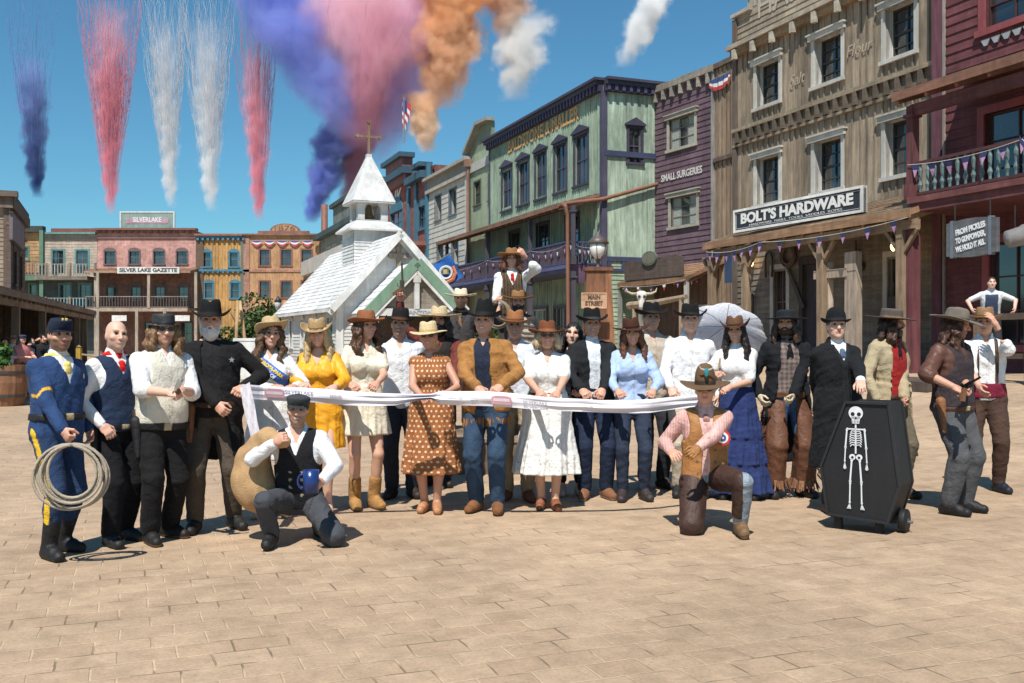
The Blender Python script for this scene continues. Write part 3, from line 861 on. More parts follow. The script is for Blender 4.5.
# ---- red house at the right with balcony
def red_house():
 off = 1.2
 F = row_frame(938, .35)
 L = F.s_at(1110)
 r = thing('red_house', 'dark red house with a turquoise railed balcony on square posts', 'building', (*F.O, 0), F.rz, GRP)
 red = (.135, .044, .050)
 yf = -2.0
 x0 = F.s_at(912, yf); x1 = L
 zdeck = F.z_at(917, 197, yf); zroof = F.z_at(912, 92, yf)
 hs = [(F.s_at(986), F.s_at(1040), F.z_at(986, 28), F.z_at(986, -40)), (F.s_at(985), F.s_at(1050), zdeck + .1, zdeck + 2.1), (F.s_at(990), F.s_at(1040), 1.5, zdeck - 1.0)]
 q = MB(); siding(q, 0, L, .6, 13, hs, 'clap', red, .24, .16); q.build('wall', 'wood_h', r)
 q = MB(); q.box(-.12, .18, -.09, .2, .6, 13, (.14, .055, .075)); q.box(.2, .27, -.06, .1, .6, 13, (.3, .27, .24)); q.build_each('corner_board', 'wood', r)
 for h in hs: window(r, None, h, (.27, .07, .075), (.07, .03, .03), .2, None, 2, 3, curtain=None)
 q = MB(); h = hs[0]; z = h[2] - .25
 for i in range(7):
  c = h[0] - .1 + i * .3
  q.prism([(c, z), (c + .1, z - .16), (c + .2, z - .16), (c + .28, z)], -.07, -.031, (.35, .36, .37))
 q.build('sill_trim', 'paint', r)
 shell(r, L, 7, .6, 13, (.12, .03, .035))
 lean_roof(r, x0 - .25, x1, yf - .35, zroof, -.03, zroof + .7, (.2, .12, .08), (.22, .11, .075))
 q = MB(); q.box(x0, x1, yf - .1, -.02, zdeck - .32, zdeck, (.13, .045, .047)); q.box(x0, x1, yf - .16, yf - .101, zdeck - .12, zdeck + .02, (.17, .065, .062)); q.build('balcony_deck', 'wood_h', r)
 q = MB(); q.box(x0, x1, yf - .08, yf + .08, zroof - .55, zroof - .28, (.12, .045, .045)); q.build('porch_beam', 'wood_h', r)
 railing(r, None, x0 + .15, x1, yf, zdeck, .85, (.09, .035, .035), (.12, .18, .18), .215, .06, 'balustrade', True)
 for k, s in enumerate((x0 + .02, x0 + 4.6)):
  post(r, None, s, yf, zdeck, zroof - .3, .2, (.13, .045, .048), 'wood')
  post(r, None, s, yf, .55, zdeck - .32, .24, (.155, .05, .055), 'wood')
 q = MB(); q.box(x0 - .1, x1, yf - 2.9, -.02, .35, .8, (.10, .075, .06)); q.build('porch_deck', 'wood_h', r)
 # sign shaped like a barrel seen from the side
 ys = yf - .2
 a, b = F.s_at(948, ys), F.s_at(998, ys); zc = F.z_at(972, 236, ys); w_, h_ = b - a, .72
 sg = thing('hanging_sign', 'grey barrel-shaped sign with white curving lettering under the red balcony', 'sign', F.w(a, ys, zc - h_ / 2), F.rz)
 n = 10; m = MB()
 top = [(w_ * i / n, h_ + .06 * math.sin(math.pi * i / n)) for i in range(n + 1)]; bot = [(w_ * (1 - i / n), -.06 * math.sin(math.pi * i / n)) for i in range(n + 1)]
 m.prism(top + bot, -.05, .05, (.13, .13, .14)); m.build('board', 'wood_h', sg)
 m = MB()
 for x in (.12, w_ - .2): m.box(x, x + .07, -.065, .06, -.05, h_ + .05, (.18, .22, .26))
 m.build('hoop', 'iron', sg)
 for i, t in enumerate(('FROM PICKLES', 'TO GUNPOWDER,', 'WE HOLD IT ALL.')):
  text(t, .17, (.72, .74, .76), sg, (w_ * .5, -.06, h_ * (.76 - .26 * i)), width=w_ * .6, rot=(rad(90), -rad(9), 0), bold=.008)
 m = MB()
 for x in (.2, w_ - .2): m.box(x - .01, x + .01, -.01, .01, h_, zdeck - .32 - (zc - h_ / 2), (.05, .05, .05))
 m.build('chain', 'iron', sg)
 # hanging bucket
 s = F.s_at(1015, ys); z = F.z_at(1015, 236, ys)
 m = MB(M=Matrix.Rotation(rad(-75), 4, 'X') @ Matrix.Rotation(rad(20), 4, 'Y'))
 m.lathe([(.0, -.2), (.24, -.2), (.27, .25), (.3, .26), (.3, .3), (.25, .3), (.22, -.1), (0, -.1)], (.3, .28, .27), (0, 0, 0), 20)
 o = m.build('tin_pail', 'iron', None, True); o.scale = (.75, .75, .75); o.location = F.w(s, ys, z); o.rotation_euler.z = F.rz
 tag(o, 'tin pail hanging mouth outward under the red balcony', 'pail')
 m = MB(); m.box(-.01, .01, -.01, .01, .25, zdeck - .32 - z, (.05, .05, .05)); m.build('hanging_wire', 'iron', o)
 bunting('navy and pink pennants strung along the turquoise balcony rail', [F.w(x0, yf - .13, zdeck + .8), F.w(x0 + 3.2, yf - .13, zdeck + .8), F.w(x1, yf - .13, zdeck + .8)], 13, [(NAVY, LILAC)], .3, .1)
 # counter rail at the deck
 m = MB(); s0, s1 = F.s_at(968, -3.4), F.s_at(1060, -3.4)
 m.box(s0, s1, -.1, .1, 2.0, 2.12, (.11, .08, .06)); m.box(s0 + .2, s0 + .34, -.07, .07, .8, 2.0, (.2, .14, .09)); m.box(s0 + 1.4, s0 + 1.54, -.07, .07, .8, 2.0, (.1, .07, .055)); m.box(s0, s1, -.03, .03, 1.25, 1.35, (.1, .07, .055))
 o = m.build('deck_rail', 'wood_h'); o.location = F.w(0, -3.4, 0); o.rotation_euler.z = F.rz
 tag(o, 'dark wooden rail on the porch deck of the red house', 'rail')
 return F

RF = red_house()

# ---- big green hotel with purple balcony
def green_hotel():
 F = row_frame(490.0); L = F.s_at(603.0)
 r = thing('green_hotel', 'large pale green board building with navy cornice and purple balcony', 'building', (*F.O, 0), F.rz, GRP)
 zt = F.z_at(601, 84)
 g = (.31, .39, .30); nv = (.055, .05, .078)
 hs = []
 for xa, xb, t, bt in ((502.5, 512, 167, 204), (518.5, 529, 158, 200), (536, 546.5, 149, 193.5), (555, 566.5, 140, 187), (575, 588, 129, 180.5)):
  hs.append((F.s_at(xa), F.s_at(xb), F.z_at(xb, bt), F.z_at(xb, t)))
 zlo = min(h[2] for h in hs); zhi = sum(h[3] for h in hs) / 5
 zd = F.z_at(580, 262, -1.6)                           # balcony deck
 low = [(F.s_at(510), F.s_at(520), zd + .1, zd + 2.6), (F.s_at(537), F.s_at(549), zd + .1, zd + 2.6), (F.s_at(566), F.s_at(579), zd + .1, zd + 2.6)]
 q = MB(); siding(q, 0, L, .5, zt, hs + low, 'vert', g, .22, .10, batten=(.29, .37, .285)); q.build('wall', 'wood', r)
 for h in hs: window(r, None, (h[0], h[1], zlo, zhi), nv, (.07, .06, .09), .13, 'ped', 2, 2)
 for h in low: window(r, None, h, nv, (.05, .05, .07), .12, None, 2, 3, name='balcony_door', sill=False)
 # end wall facing the camera
 c = F.w(L, 0); E = Frame((c.x, c.y), F.v); D = 3.2
 Me = Matrix.Translation((L, 0, 0)) @ Matrix.Rotation(rad(90), 4, 'Z')
 zmid = E.z_at(625, 153); zlow = E.z_at(630, 258)
 we = (E.s_at(629), E.s_at(640.5), E.z_at(632, 161), E.z_at(632, 127))
 q = MB(Me); siding(q, 0, D, zlow, zt, [we], 'vert', (.35, .44, .345), .27, .09); q.build('end_wall', 'wood', r)
 q = MB(Me); siding(q, 0, D, .5, zlow, [], 'clap', (.34, .43, .31), .2, .06); q.build('end_base', 'wood_h', r)
 window(r, Me, we, nv, (.07, .06, .09), .13, 'ped', 2, 2)
 q = MB()
 for M_, w_ in ((None, L), (Me, D)):
  k = MB(); k.box(-.2 if M_ is None else 0.02, w_, -.34, .0, zt - .02, zt + .16, nv); k.box(-.1 if M_ is None else .02, w_, -.22, 0, zt - .3, zt - .02, (.045, .04, .08))
  x = .1
  while x < w_ - .05: k.box(x, x + .14, -.3, -.221, zt - .27, zt - .021, (.07, .06, .11)); x += .36
  k.box(-.3 if M_ is None else .02, w_ + .1, -.45, .3, zt + .16, zt + .28, nv)
  if M_ is not None:
   k.box(.02, w_, -.1, 0, zmid - .12, zmid + .12, (.05, .06, .12)); k.box(.02, w_, -.08, 0, zlow - .1, zlow + .1, (.05, .06, .12)); k.box(.02, w_, -.08, 0, zlow - .55, zlow - .42, (.05, .06, .12))
   x = .2
   while x < w_: k.box(x, x + .18, -.07, -.002, zlow - .42, zlow - .1, (.05, .06, .1)); x += .7
  k.M = M_; k.build('cornice', 'paint', r)
 q = MB(); q.box(L - .16, L + .09, -.09, .16, .5, zt - .3, (.07, .066, .105)); q.box(-.06, .14, -.06, .1, .5, zt - .3, (.07, .066, .105)); q.box(L - .05, L + .06, D - .2, D + .02, .5, zt - .3, (.05, .06, .13)); q.build_each('corner_board', 'paint', r)
 mb = MB(); mb.box(.05, L - .35, .2, 8, .5, zt, (.2, .3, .21)); mb.build('core', 'wood', r)
 s0, s1 = F.s_at(509), F.s_at(580)
 text('BALDSTONE & MALLER', .9, (.62, .33, .12), r, ((s0 + s1) / 2, -.06, (F.z_at(510, 145) + F.z_at(580, 113)) / 2), width=s1 - s0, bold=.02)
 # balcony
 yb = -1.7
 xl, xr = -3.8, L + .02
 pu = (.16, .10, .22)
 q = MB(); q.box(xl, xr, yb - .08, -.02, zd - .3, zd, (.07, .075, .14)); q.box(xl, xr, yb - .14, yb - .081, zd - .14, zd + .02, (.10, .10, .2)); q.build('balcony_deck', 'paint', r)
 railing(r, None, xl, xr, yb, zd, 1.05, (.06, .07, .16), (.095, .068, .095), .17, .05)
 Mr = Matrix.Translation((xr, yb, 0)) @ Matrix.Rotation(rad(90), 4, 'Z')
 railing(r, Mr, .05, 1.65, 0, zd, 1.05, (.06, .07, .16), (.12, .08, .12), .17, .05)
 q = MB(Mr); siding(q, 0, 1.66, zd - .75, zd + .06, [], 'course', (.14, .08, .135), .2, .15); q.build('balcony_skirt', 'paint', r)
 zr = F.z_at(571, 201, yb)
 lean_roof(r, xl, xr - .2, yb - .35, zr, -.02, zr + .55, (.2, .13, .1), (.21, .115, .075))
 for p in (573, 530, 487, 447):
  s = F.s_at(p, yb); post(r, None, s, yb, zd, zr - .15, .16, (.075, .068, .088), 'paint'); post(r, None, s, yb, .4, zd - .3, .2, (.075, .07, .088), 'paint')
 # copper downpipe runs along the roof edge and down
 m = MB(); cp = (.22, .10, .062)
 zp = E.z_at(652, 180)
 P = [F.w(L, D - .05, E.z_at(652, 110)), F.w(L + .16, D - .1, E.z_at(652, 113)), F.w(L + .18, D - .15, zp), F.w(L + .2, -.1, zr + .25), F.w(L + .05, yb - .3, zr - .05), F.w(F.s_at(569, yb - .25), yb - .42, zr - .2), F.w(F.s_at(568.5, yb - .25), yb - .3, zr - .6), F.w(F.s_at(569.5, yb - .25), yb - .3, .4)]
 P2 = []
 for a, b in zip(P[:-1], P[1:]):
  P2 += [a.lerp(b, t) for t in (0.0, .12, .88)]
 P2.append(P[-1])
 m.tube(P2, .085, cp, 10); m.box(P[0].x - .2, P[0].x + .2, P[0].y - .25, P[0].y + .15, P[0].z - .02, P[0].z + .4, cp)
 o = m.build('downpipe', 'paint', None, True); tag(o, 'long copper coloured downpipe running along the green building', 'pipe')
 bunting('dark pennants strung along the purple balcony', [F.w(F.s_at(440, yb - .12), yb - .12, zd + .95), F.w(F.s_at(487, yb - .12), yb - .12, zd + .95), F.w(F.s_at(530, yb - .12), yb - .12, zd + .95), F.w(F.s_at(571, yb - .12), yb - .12, zd + .95), F.w(xr, -.2, zd + .95)], 26, [(NAVY, LILAC), (NAVY, WHT)], .34, .2)
 # dark shop windows of the ground floor
 for p0, p1 in ((510, 519), (534, 548), (556, 566)):
  window(r, Matrix.Translation((0, -.07, 0)), (F.s_at(p0), F.s_at(p1), 1.4, 3.2), (.1, .08, .12), (.5, .5, .5) if p0 == 534 else (.1, .09, .1), .12, None, 3, 2, depth=.05)
 return F, L

GF, GLEN = green_hotel()

# ---- sage house, white clapboard house, brick bank, far grey house
def sage_house():
 F = row_frame(468.5, -.15); L = F.s_at(491.5)
 r = thing('sage_house', 'sage green plaster house with a gable next to the green building', 'building', (*F.O, 0), F.rz, GRP)
 zt = F.z_at(480, 150); zp = F.z_at(485, 137)
 hs = [(F.s_at(474.5), F.s_at(480.8), F.z_at(478, 203), F.z_at(478, 180)), (F.s_at(489), F.s_at(495), F.z_at(492, 198), F.z_at(492, 172))]
 q = MB(); siding(q, 0, L, .5, zt, hs, 'vert', (.30, .35, .235), .6, .04); q.prism([(0, zt), (L, zt), (L, zp + .9), (L * .55, zp + .9), (0, zt + .15)], 0, .2, (.2, .23, .16)); q.build('wall', 'paint', r)
 for h in hs: window(r, None, h, (.1, .12, .08), (.05, .05, .05), .1, None, 1, 2)
 q = MB(); q.bar((-.1, -.15, zt + .2), (L * .55, -.15, zp + 1.0), .5, .2, (.3, .29, .25)); q.bar((L * .55, -.15, zp + 1.0), (L + .2, -.15, zp + .9), .5, .2, (.3, .29, .25)); q.box(.2, L, -.12, 0, F.z_at(482, 167), F.z_at(482, 158), (.42, .42, .38)); q.build('cornice', 'paint', r)
 shell(r, L, 8, .5, zt, (.2, .23, .16))
 return F

sage_house()

def white_house():
 F = row_frame(428, -.1); L = F.s_at(469.5)
 r = thing('clapboard_house', 'grey white clapboard house with blue topped windows', 'building', (*F.O, 0), F.rz, GRP)
 zt = F.z_at(468, 172)
 hs = []
 for xa, xb, t, bt in ((435.5, 441.5, 193, 217), (449.5, 456.5, 186, 212), (437.5, 443.5, 242, 266), (452, 458.5, 238, 262)):
  hs.append((F.s_at(xa), F.s_at(xb), F.z_at(xb, bt), F.z_at(xb, t)))
 for k in (0, 2):
  z0, z1 = (hs[k][2] + hs[k + 1][2]) / 2, (hs[k][3] + hs[k + 1][3]) / 2
  hs[k] = (*hs[k][:2], z0, z1); hs[k + 1] = (*hs[k + 1][:2], z0, z1)
 q = MB(); siding(q, 0, L, .5, zt, hs, 'clap', (.50, .48, .42), .34, .07, reveal=.4, rc=(.42, .38, .33)); q.build('wall', 'paint', r)
 for h in hs: window(r, None, h, (.12, .17, .22), (.05, .05, .06), .1, None, 1, 2, depth=.38)
 q = MB(); q.box(-.2, L + .2, -.4, .2, zt + .75, zt + .95, (.36, .33, .27)); q.box(0, L, -.15, 0, zt, zt + .75, (.24, .21, .17)); q.box(0, L, -.22, 0, zt - .12, zt + .1, (.4, .37, .32)); q.build('cornice', 'paint', r)
 q = MB(); q.box(L - .55, L + .02, -.12, .1, .5, zt, (.55, .53, .48)); q.box(0, .2, -.08, .1, .5, zt, (.5, .48, .43)); q.build_each('corner_board', 'paint', r)
 q = MB(); q.tube([(L + .28, -.2, zt + .5), (L + .28, -.2, .5)], .1, (.24, .13, .09), 8); q.box(L + .1, L + .46, -.4, 0, zt + .3, zt + .75, (.24, .13, .09)); q.build('downpipe', 'paint', r)
 shell(r, L, 8, .5, zt + .8, (.35, .33, .3))
 zb = F.z_at(440, 292, -1.5)
 q = MB(); q.box(-.5, L + .1, -1.7, -.04, zb - .2, zb, (.3, .28, .25)); siding(q, -.5, L, zb - .0, zb + .001, [], 'clap', (.4, .38, .34)); q.build('balcony_deck', 'paint', r)
 q = MB(M=Matrix.Translation((0, -1.72, 0))); siding(q, -.5, L, zb, zb + 1.4, [], 'vert', (.45, .43, .38), .3, .1); q.box(-.55, L + .05, -.08, .1, zb + 1.4, zb + 1.5, (.4, .37, .33)); q.build('balcony_front', 'paint', r)
 # blue flag hanging from it
 p = px(447, 270, 52)
 m = MB(); n = 8; Wf, Hf = 2.5, 2.0
 A = Matrix.Rotation(rad(-32), 4, 'Y') @ Matrix.Scale(.62, 4)
 def fp(i, j):
  x, z = (i / n - .5) * 1.9, (j / n - .5) * 2.2
  return A @ Vector((x, .08 * math.sin(x * 4 + z * 2), z))
 for i in range(n):
  for j in range(n):
   m.poly([fp(i, j), fp(i + 1, j), fp(i + 1, j + 1), fp(i, j + 1)], (.03, .13, .42))
 o = m.build('flag', 'fabric'); o.location = p; tag(o, 'tilted blue flag with white ring and orange curl by the chapel roof', 'flag')
 m = MB()
 ring = [A @ Vector((-.12 + .5 * math.cos(t), -.13, -.05 + .5 * math.sin(t))) for t in [2 * math.pi * k / 20 for k in range(21)]]
 m.tube(ring, .07, (.6, .62, .6), 5, False); m.tube([A @ Vector((x, -.14, z)) for x, z in ((-.5, -.8), (.1, -.85), (.55, -.5), (.66, .1))], .1, (.6, .2, .1), 5)
 m.tube([A @ Vector((-.2, -.14, -.15)), A @ Vector((0, -.14, .2))], .16, (.45, .4, .2), 6); m.build('emblem', 'fabric', o)
 m = MB(); m.tube([A @ Vector((-1.0, .05, 1.15)), A @ Vector((1.0, .05, 1.15)), A @ Vector((1.7, .05, 1.15))], .04, (.2, .2, .2), 6); m.build('flag_pole', 'iron', o)

white_house()

def brick_bank():
 F = row_frame(383, -.1); L = F.s_at(428.5)
 r = thing('brick_bank', 'red brick bank with blue pilasters and a stepped dark cornice', 'building', (*F.O, 0), F.rz, GRP)
 zt = F.z_at(404, 176)
 bl = (.055, .155, .22)
 hs = [(F.s_at(391), F.s_at(402.5), F.z_at(397, 232), F.z_at(397, 210)), (F.s_at(419.5), F.s_at(425.5), F.z_at(422, 227), F.z_at(422, 205))]
 q = MB(); siding(q, -.5, L, .5, zt, hs, 'course', (.25, .088, .075), .22, .2); q.build('wall', 'brickwork', r)
 for h in hs: window(r, None, h, bl, (.05, .12, .18), .2, 'arch', 2, 2)
 q = MB()
 for p in (409.5, 417, 428): s = F.s_at(p); q.box(s - .28, s + .28, -.16, .1, .5, zt, bl)
 q.build_each('pilaster', 'paint', r)
 s1 = F.s_at(410.5)
 q = MB(); dk = (.04, .09, .13)
 q.box(-.6, s1 + .3, -.7, .3, zt, zt + .5, dk); q.box(-.3, s1 + .1, -.4, .2, zt - .6, zt, (.2, .075, .065)); q.box(s1 - 5.5, s1 - .5, -.5, .3, zt + .5, zt + 1.3, (.2, .075, .065)); q.box(s1 - 6.0, s1 - .2, -.8, .4, zt + 1.3, zt + 1.65, dk)
 q.box(s1 + .3, L, -.6, .3, zt - 1.0, zt - .5, dk); q.box(s1 + 2.5, L, -.7, .3, zt - .2, zt + .1, dk); q.box(s1 + .4, L, .0, .2, zt - .5, zt - .2, (.2, .075, .065))
 q.build('cornice', 'paint', r)
 s0 = F.s_at(383)
 text('BANK', 1.7, (.68, .66, .62), r, (F.s_at(392.5), -.04, F.z_at(394, 199)), width=6.2, bold=.06)
 shell(r, L, 9, .5, zt, (.18, .065, .055))
 q = MB(); zl = F.z_at(420, 243); q.box(-.5, L, -2.2, -.02, zl - .25, zl, (.25, .1, .08)); q.build('porch_roof', 'paint', r)
 # flag on the roof
 p = px(404, 176, 68); m = MB(); m.tube([(0, 0, 0), (0, 0, 3.1)], .05, (.25, .25, .25), 6); o = m.build('flag_pole', 'iron'); o.location = (p.x, p.y, zt + 1.2)
 tag(o, 'small flag on a thin pole above the brick bank roof', 'flag')
 m = MB()
 for i in range(7):
  a, b = i / 7, (i + 1) / 7
  c = (.5, .06, .07) if i % 2 == 0 else (.7, .68, .68)
  m.poly([(-.02 - .1, -.03, 3.0 - 1.9 * a), (-.02 - .1, -.03, 3.0 - 1.9 * b), (.55 - .5 * b, .06, 2.3 - 1.7 * b), (.45 - .5 * a, .05, 2.6 - 1.7 * a)], c)
 m.poly([(-.1, -.05, 3.0), (-.1, -.05, 2.1), (.2, .0, 2.0), (.2, .0, 2.8)], (.04, .06, .2)); m.build('flag_cloth', 'fabric', o)

brick_bank()

def far_grey_house():
 F = row_frame(321, -.1); L = F.s_at(384)
 r = thing('slate_house', 'grey green clapboard house with a dark roof edge behind the chapel', 'building', (*F.O, 0), F.rz, GRP)
 zt = F.z_at(345, 227)
 hs = [(F.s_at(a), F.s_at(b), F.z_at(b, 259), F.z_at(b, 244)) for a, b in ((327.5, 330.5), (333, 336.5), (341.5, 346))]
 q = MB(); siding(q, 0, L, .0, zt, hs, 'clap', (.24, .25, .21), .5, .1); q.build('wall', 'wood_h', r)
 for h in hs: window(r, None, (h[0], h[1], hs[1][2], hs[1][3]), (.33, .34, .3), (.06, .06, .06), .25, None, 1, 2)
 q = MB(); q.box(-.5, L, -.8, .4, zt, zt + .5, (.05, .08, .08)); q.box(L * .35, L, -.6, .4, zt + .5, zt + 2.2, (.16, .18, .16)); q.box(L * .33, L, -.9, .5, zt + 2.2, zt + 2.6, (.05, .08, .08)); q.build('cornice', 'wood_h', r)
 q = MB(); zb = F.z_at(322, 266, -1.5); q.box(-1, L, -2.0, -.02, zb - .3, zb + 1.2, (.5, .49, .45)); q.build('balcony_front', 'paint', r)
 shell(r, L, 9, 0, zt, (.16, .17, .14))
 p = px(324.5, 230, 112); m = MB(); m.tube([(p.x, p.y, 2), (p.x, p.y, px(324, 203, 112).z)], .38, (.19, .085, .06), 10)
 o = m.build('chimney_pipe', 'paint', None, True); tag(o, 'tall rusty chimney pipe above the far roofs', 'chimney')

far_grey_house()

# ---- the far row facing the camera
def far_row():
 Y = 108.0
 def fr(x): return Frame((px(x, 340, Y).x, Y), (1, 0))
 # tan building with rounded gable
 F = fr(243); L = F.s_at(323); z = lambda y: F.z_at(280, y)
 r = thing('tan_house', 'tan two-storey front with a rounded gable and dark red windows', 'building', (*F.O, 0), 0, GRP)
 ys = ((248.5, 264), (280, 296))
 hs = [(F.s_at(a), F.s_at(a + 9.5), z(y1), z(y0)) for y0, y1 in ys for a in (260, 281.5, 302)]
 q = MB(); siding(q, 0, L, -.2, z(234), hs, 'vert', (.47, .27, .14), .4, .06); q.build('wall', 'wood', r)
 for h in hs: window(r, None, h, (.22, .09, .075), (.15, .07, .06), .16, None, 2, 2, depth=.2)
 q = MB(); wd = (.25, .12, .09)
 q.box(0, L, -.3, .2, z(234), z(232.3), wd); q.box(0, L, -.1, 0, z(270.5), z(268), (.38, .2, .15)); q.box(0, .7, -.1, .1, -.2, z(234), (.38, .2, .15)); q.box(L - .4, L, -.1, .1, -.2, z(234), (.38, .2, .15))
 a, b, c0, c1 = F.s_at(258), F.s_at(309), F.s_at(270), F.s_at(300); n = 12
 q.box(a, b, -.15, .3, z(232.3), z(229.5), wd)
 xc, R, Z = (c0 + c1) / 2, (c1 - c0) / 2, z(229.5)
 q.prism([(xc + R * math.cos(math.pi * i / n), Z + (z(222) - Z) * math.sin(math.pi * i / n)) for i in range(n + 1)], -.1, .3, wd)
 q.build('gable', 'wood_h', r)
 q = MB(); q.prism([(xc + R * .86 * math.cos(math.pi * i / n), Z + (z(222.8) - Z) * .95 * math.sin(math.pi * i / n)) for i in range(n + 1)], -.14, -.101, (.4, .24, .13)); q.build('gable_panel', 'wood', r)
 text('1876', .8, (.2, .1, .07), r, (xc, -.16, z(227)), width=2.2)
 shell(r, L, 8, -.2, z(234), (.3, .18, .1))
 # swags
 m = MB()
 for k in range(5):
  x0, x1 = F.s_at(251 + k * 12.6), F.s_at(251 + (k + 1) * 12.6)
  for i in range(8):
   t0, t1 = i / 8, (i + 1) / 8
   f = lambda t: .62 * math.sin(math.pi * t)
   X = lambda t: x0 + (x1 - x0) * t
   for c, a, b in (((.5, .08, .1), .65, 1), ((.75, .72, .72), .3, .65), ((.09, .1, .3), 0, .3)):
    m.poly([(X(t0), -.2, z(239.5) - f(t0) * a), (X(t0), -.2, z(239.5) - f(t0) * b - .02), (X(t1), -.2, z(239.5) - f(t1) * b - .02), (X(t1), -.2, z(239.5) - f(t1) * a)], c)
 o = m.build('swag_bunting', 'fabric'); o.location = (*F.O, 0); tag(o, 'red white and blue swags under the cornice of the tan house', 'bunting')
 # mustard building with blue windows
 F = fr(196.5); L = F.s_at(243.2)
 r = thing('mustard_house', 'mustard yellow plank house with bright blue window frames', 'building', (*F.O, 0), 0, GRP)
 bl = (.06, .19, .28)
 hs = [(F.s_at(a), F.s_at(a + 7.5), z(y1), z(y0)) for a, y0, y1 in ((203, 251, 265), (230.2, 251, 265), (205, 281.5, 296.5), (231.3, 281.5, 296.5))]
 q = MB(); siding(q, 0, L, -.2, z(234), hs, 'vert', (.48, .275, .10), .35, .1, batten=(.42, .235, .08)); q.build('wall', 'wood', r)
 for h in hs: window(r, None, h, bl, (.08, .2, .28), .2, 'arch', 1, 2, depth=.2)
 q = MB(); q.box(-.1, L, -.5, .2, z(234.5), z(232.5), (.28, .12, .08)); q.box(0, L, -.35, 0, z(236.5), z(234.5), bl); q.box(0, L, -.25, 0, z(270), z(268), bl)
 x = .1
 while x < L: q.box(x, x + .25, -.34, -.01, z(239), z(236.5), bl); q.box(x, x + .2, -.24, -.01, z(271.5), z(270), bl); x += .55
 q.build('cornice', 'paint', r)
 q = MB(); q.box(L - .25, L + .05, -.12, .1, -.2, z(239), (.12, .15, .13)); q.box(-.05, .8, -.1, .1, -.2, z(239), (.12, .08, .05)); q.build_each('corner_board', 'paint', r)
 shell(r, L, 8, -.2, z(234), (.3, .17, .05))
 # pink brick newspaper office
 F = fr(97); L = F.s_at(196.5)
 r = thing('newspaper_office', 'pink brick newspaper office with arched windows above a shaded balcony', 'building', (*F.O, 0), 0, GRP)
 hs = [(F.s_at(a), F.s_at(a + 10), z(262.5), z(250)) for a in (105, 129.5, 154, 177)]
 h2 = [(F.s_at(a), F.s_at(a + 9), z(300), z(285)) for a in (107, 131.5, 155.5, 179)]
 h3 = [(F.s_at(a), F.s_at(a + 11), z(343), z(321)) for a in (111, 145, 181)]
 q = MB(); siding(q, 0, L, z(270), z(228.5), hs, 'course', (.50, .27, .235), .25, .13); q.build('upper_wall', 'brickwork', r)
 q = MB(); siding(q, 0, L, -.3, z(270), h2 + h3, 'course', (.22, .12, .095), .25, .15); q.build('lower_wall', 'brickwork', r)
 for h in hs: window(r, None, h, (.15, .11, .11), (.12, .12, .13), .14, 'arch', 2, 2, depth=.2)
 for h in h2: window(r, None, h, (.12, .1, .1), (.2, .2, .22), .12, 'arch', 2, 2, depth=.12)
 for h in h3: window(r, None, h, (.1, .08, .08), (.1, .09, .09), .12, None, 2, 2, depth=.12)
 q = MB(); q.box(-.1, L + .1, -.6, .3, z(229), z(227), (.2, .09, .075)); q.box(0, L, -.2, 0, z(231.5), z(229), (.33, .18, .15)); q.box(0, L, -.15, 0, z(237), z(236), (.25, .13, .11))
 x = .2
 while x < L: q.box(x, x + .3, -.4, -.01, z(231.5), z(229), (.2, .09, .075)); x += .7
 q.build('cornice', 'paint', r)
 shell(r, L, 8, -.3, z(229), (.3, .15, .13))
 zf = z(272.5)
 lean_roof(r, -.1, L + .3, -3.0, zf + .1, -.02, z(267), (.28, .16, .1), (.33, .22, .15), var=.1)
 zd = F.z_at(140, 306.5, -3)
 q = MB(); q.box(-.1, L, -3, -.02, zd - .35, zd, (.36, .29, .23)); q.build('balcony_deck', 'wood_h', r)
 railing(r, None, 0, L, -2.9, zd, 1.25, (.3, .24, .19), (.09, .065, .06), .3, .1)
 for p in (98, 149, 196): post(r, None, F.s_at(p, -2.9), -2.9, zd, zf, .28, (.36, .3, .24), cap=False)
 for p in (98, 137, 165, 196): post(r, None, F.s_at(p, -2.9), -2.9, -.3, zd - .3, .3, (.36, .3, .24), cap=False)
 g = MB(); s0, s1 = F.s_at(117.5, -3.1), F.s_at(179.5, -3.1); g.box(s0, s1, -3.18, -3.1, F.z_at(150, 272, -3.1), F.z_at(150, 265.6, -3.1), (.66, .66, .63))
 o = g.build('name_sign', 'paint'); o.location = (*F.O, 0); tag(o, 'long white sign reading SILVER LAKE GAZETTE', 'sign')
 text('SILVER LAKE GAZETTE', .55, (.05, .05, .055), o, ((s0 + s1) / 2, -3.19, F.z_at(150, 268.8, -3.1)), width=(s1 - s0) * .93, bold=.02)
 # roof-top billboard
 a, b = F.s_at(119), F.s_at(171.5); zb, zt = z(226.5), z(210.5)
 bo = thing('roof_billboard', 'grey green billboard with a faded pink panel on the pink roof', 'sign', (F.O.x + a, Y + .6, zb))
 w_, h_ = b - a, zt - zb
 m = MB(); m.box(0, w_, 0, .15, 0, h_, (.22, .30, .27)); m.build('board', 'paint', bo)
 m = MB(); m.box(-.15, w_ + .15, -.05, .16, -.15, .0, (.6, .62, .6)); m.box(-.15, w_ + .15, -.05, .16, h_, h_ + .15, (.6, .62, .6)); m.box(-.15, 0, -.05, .16, 0, h_, (.6, .62, .6)); m.box(w_, w_ + .15, -.05, .16, 0, h_, (.6, .62, .6)); m.build('frame', 'paint', bo)
 m = MB(); e = .55; m.prism([(.6, e), (w_ - .6, e), (w_ - .45, h_ - e), (.45, h_ - e)], -.03, -.001, (.42, .27, .31)); m.build('panel', 'paint', bo)
 text('SILVERLAKE', .75, (.66, .66, .66), bo, (w_ / 2, -.05, h_ * .55), width=w_ * .55, bold=.02)
 m = MB(); 
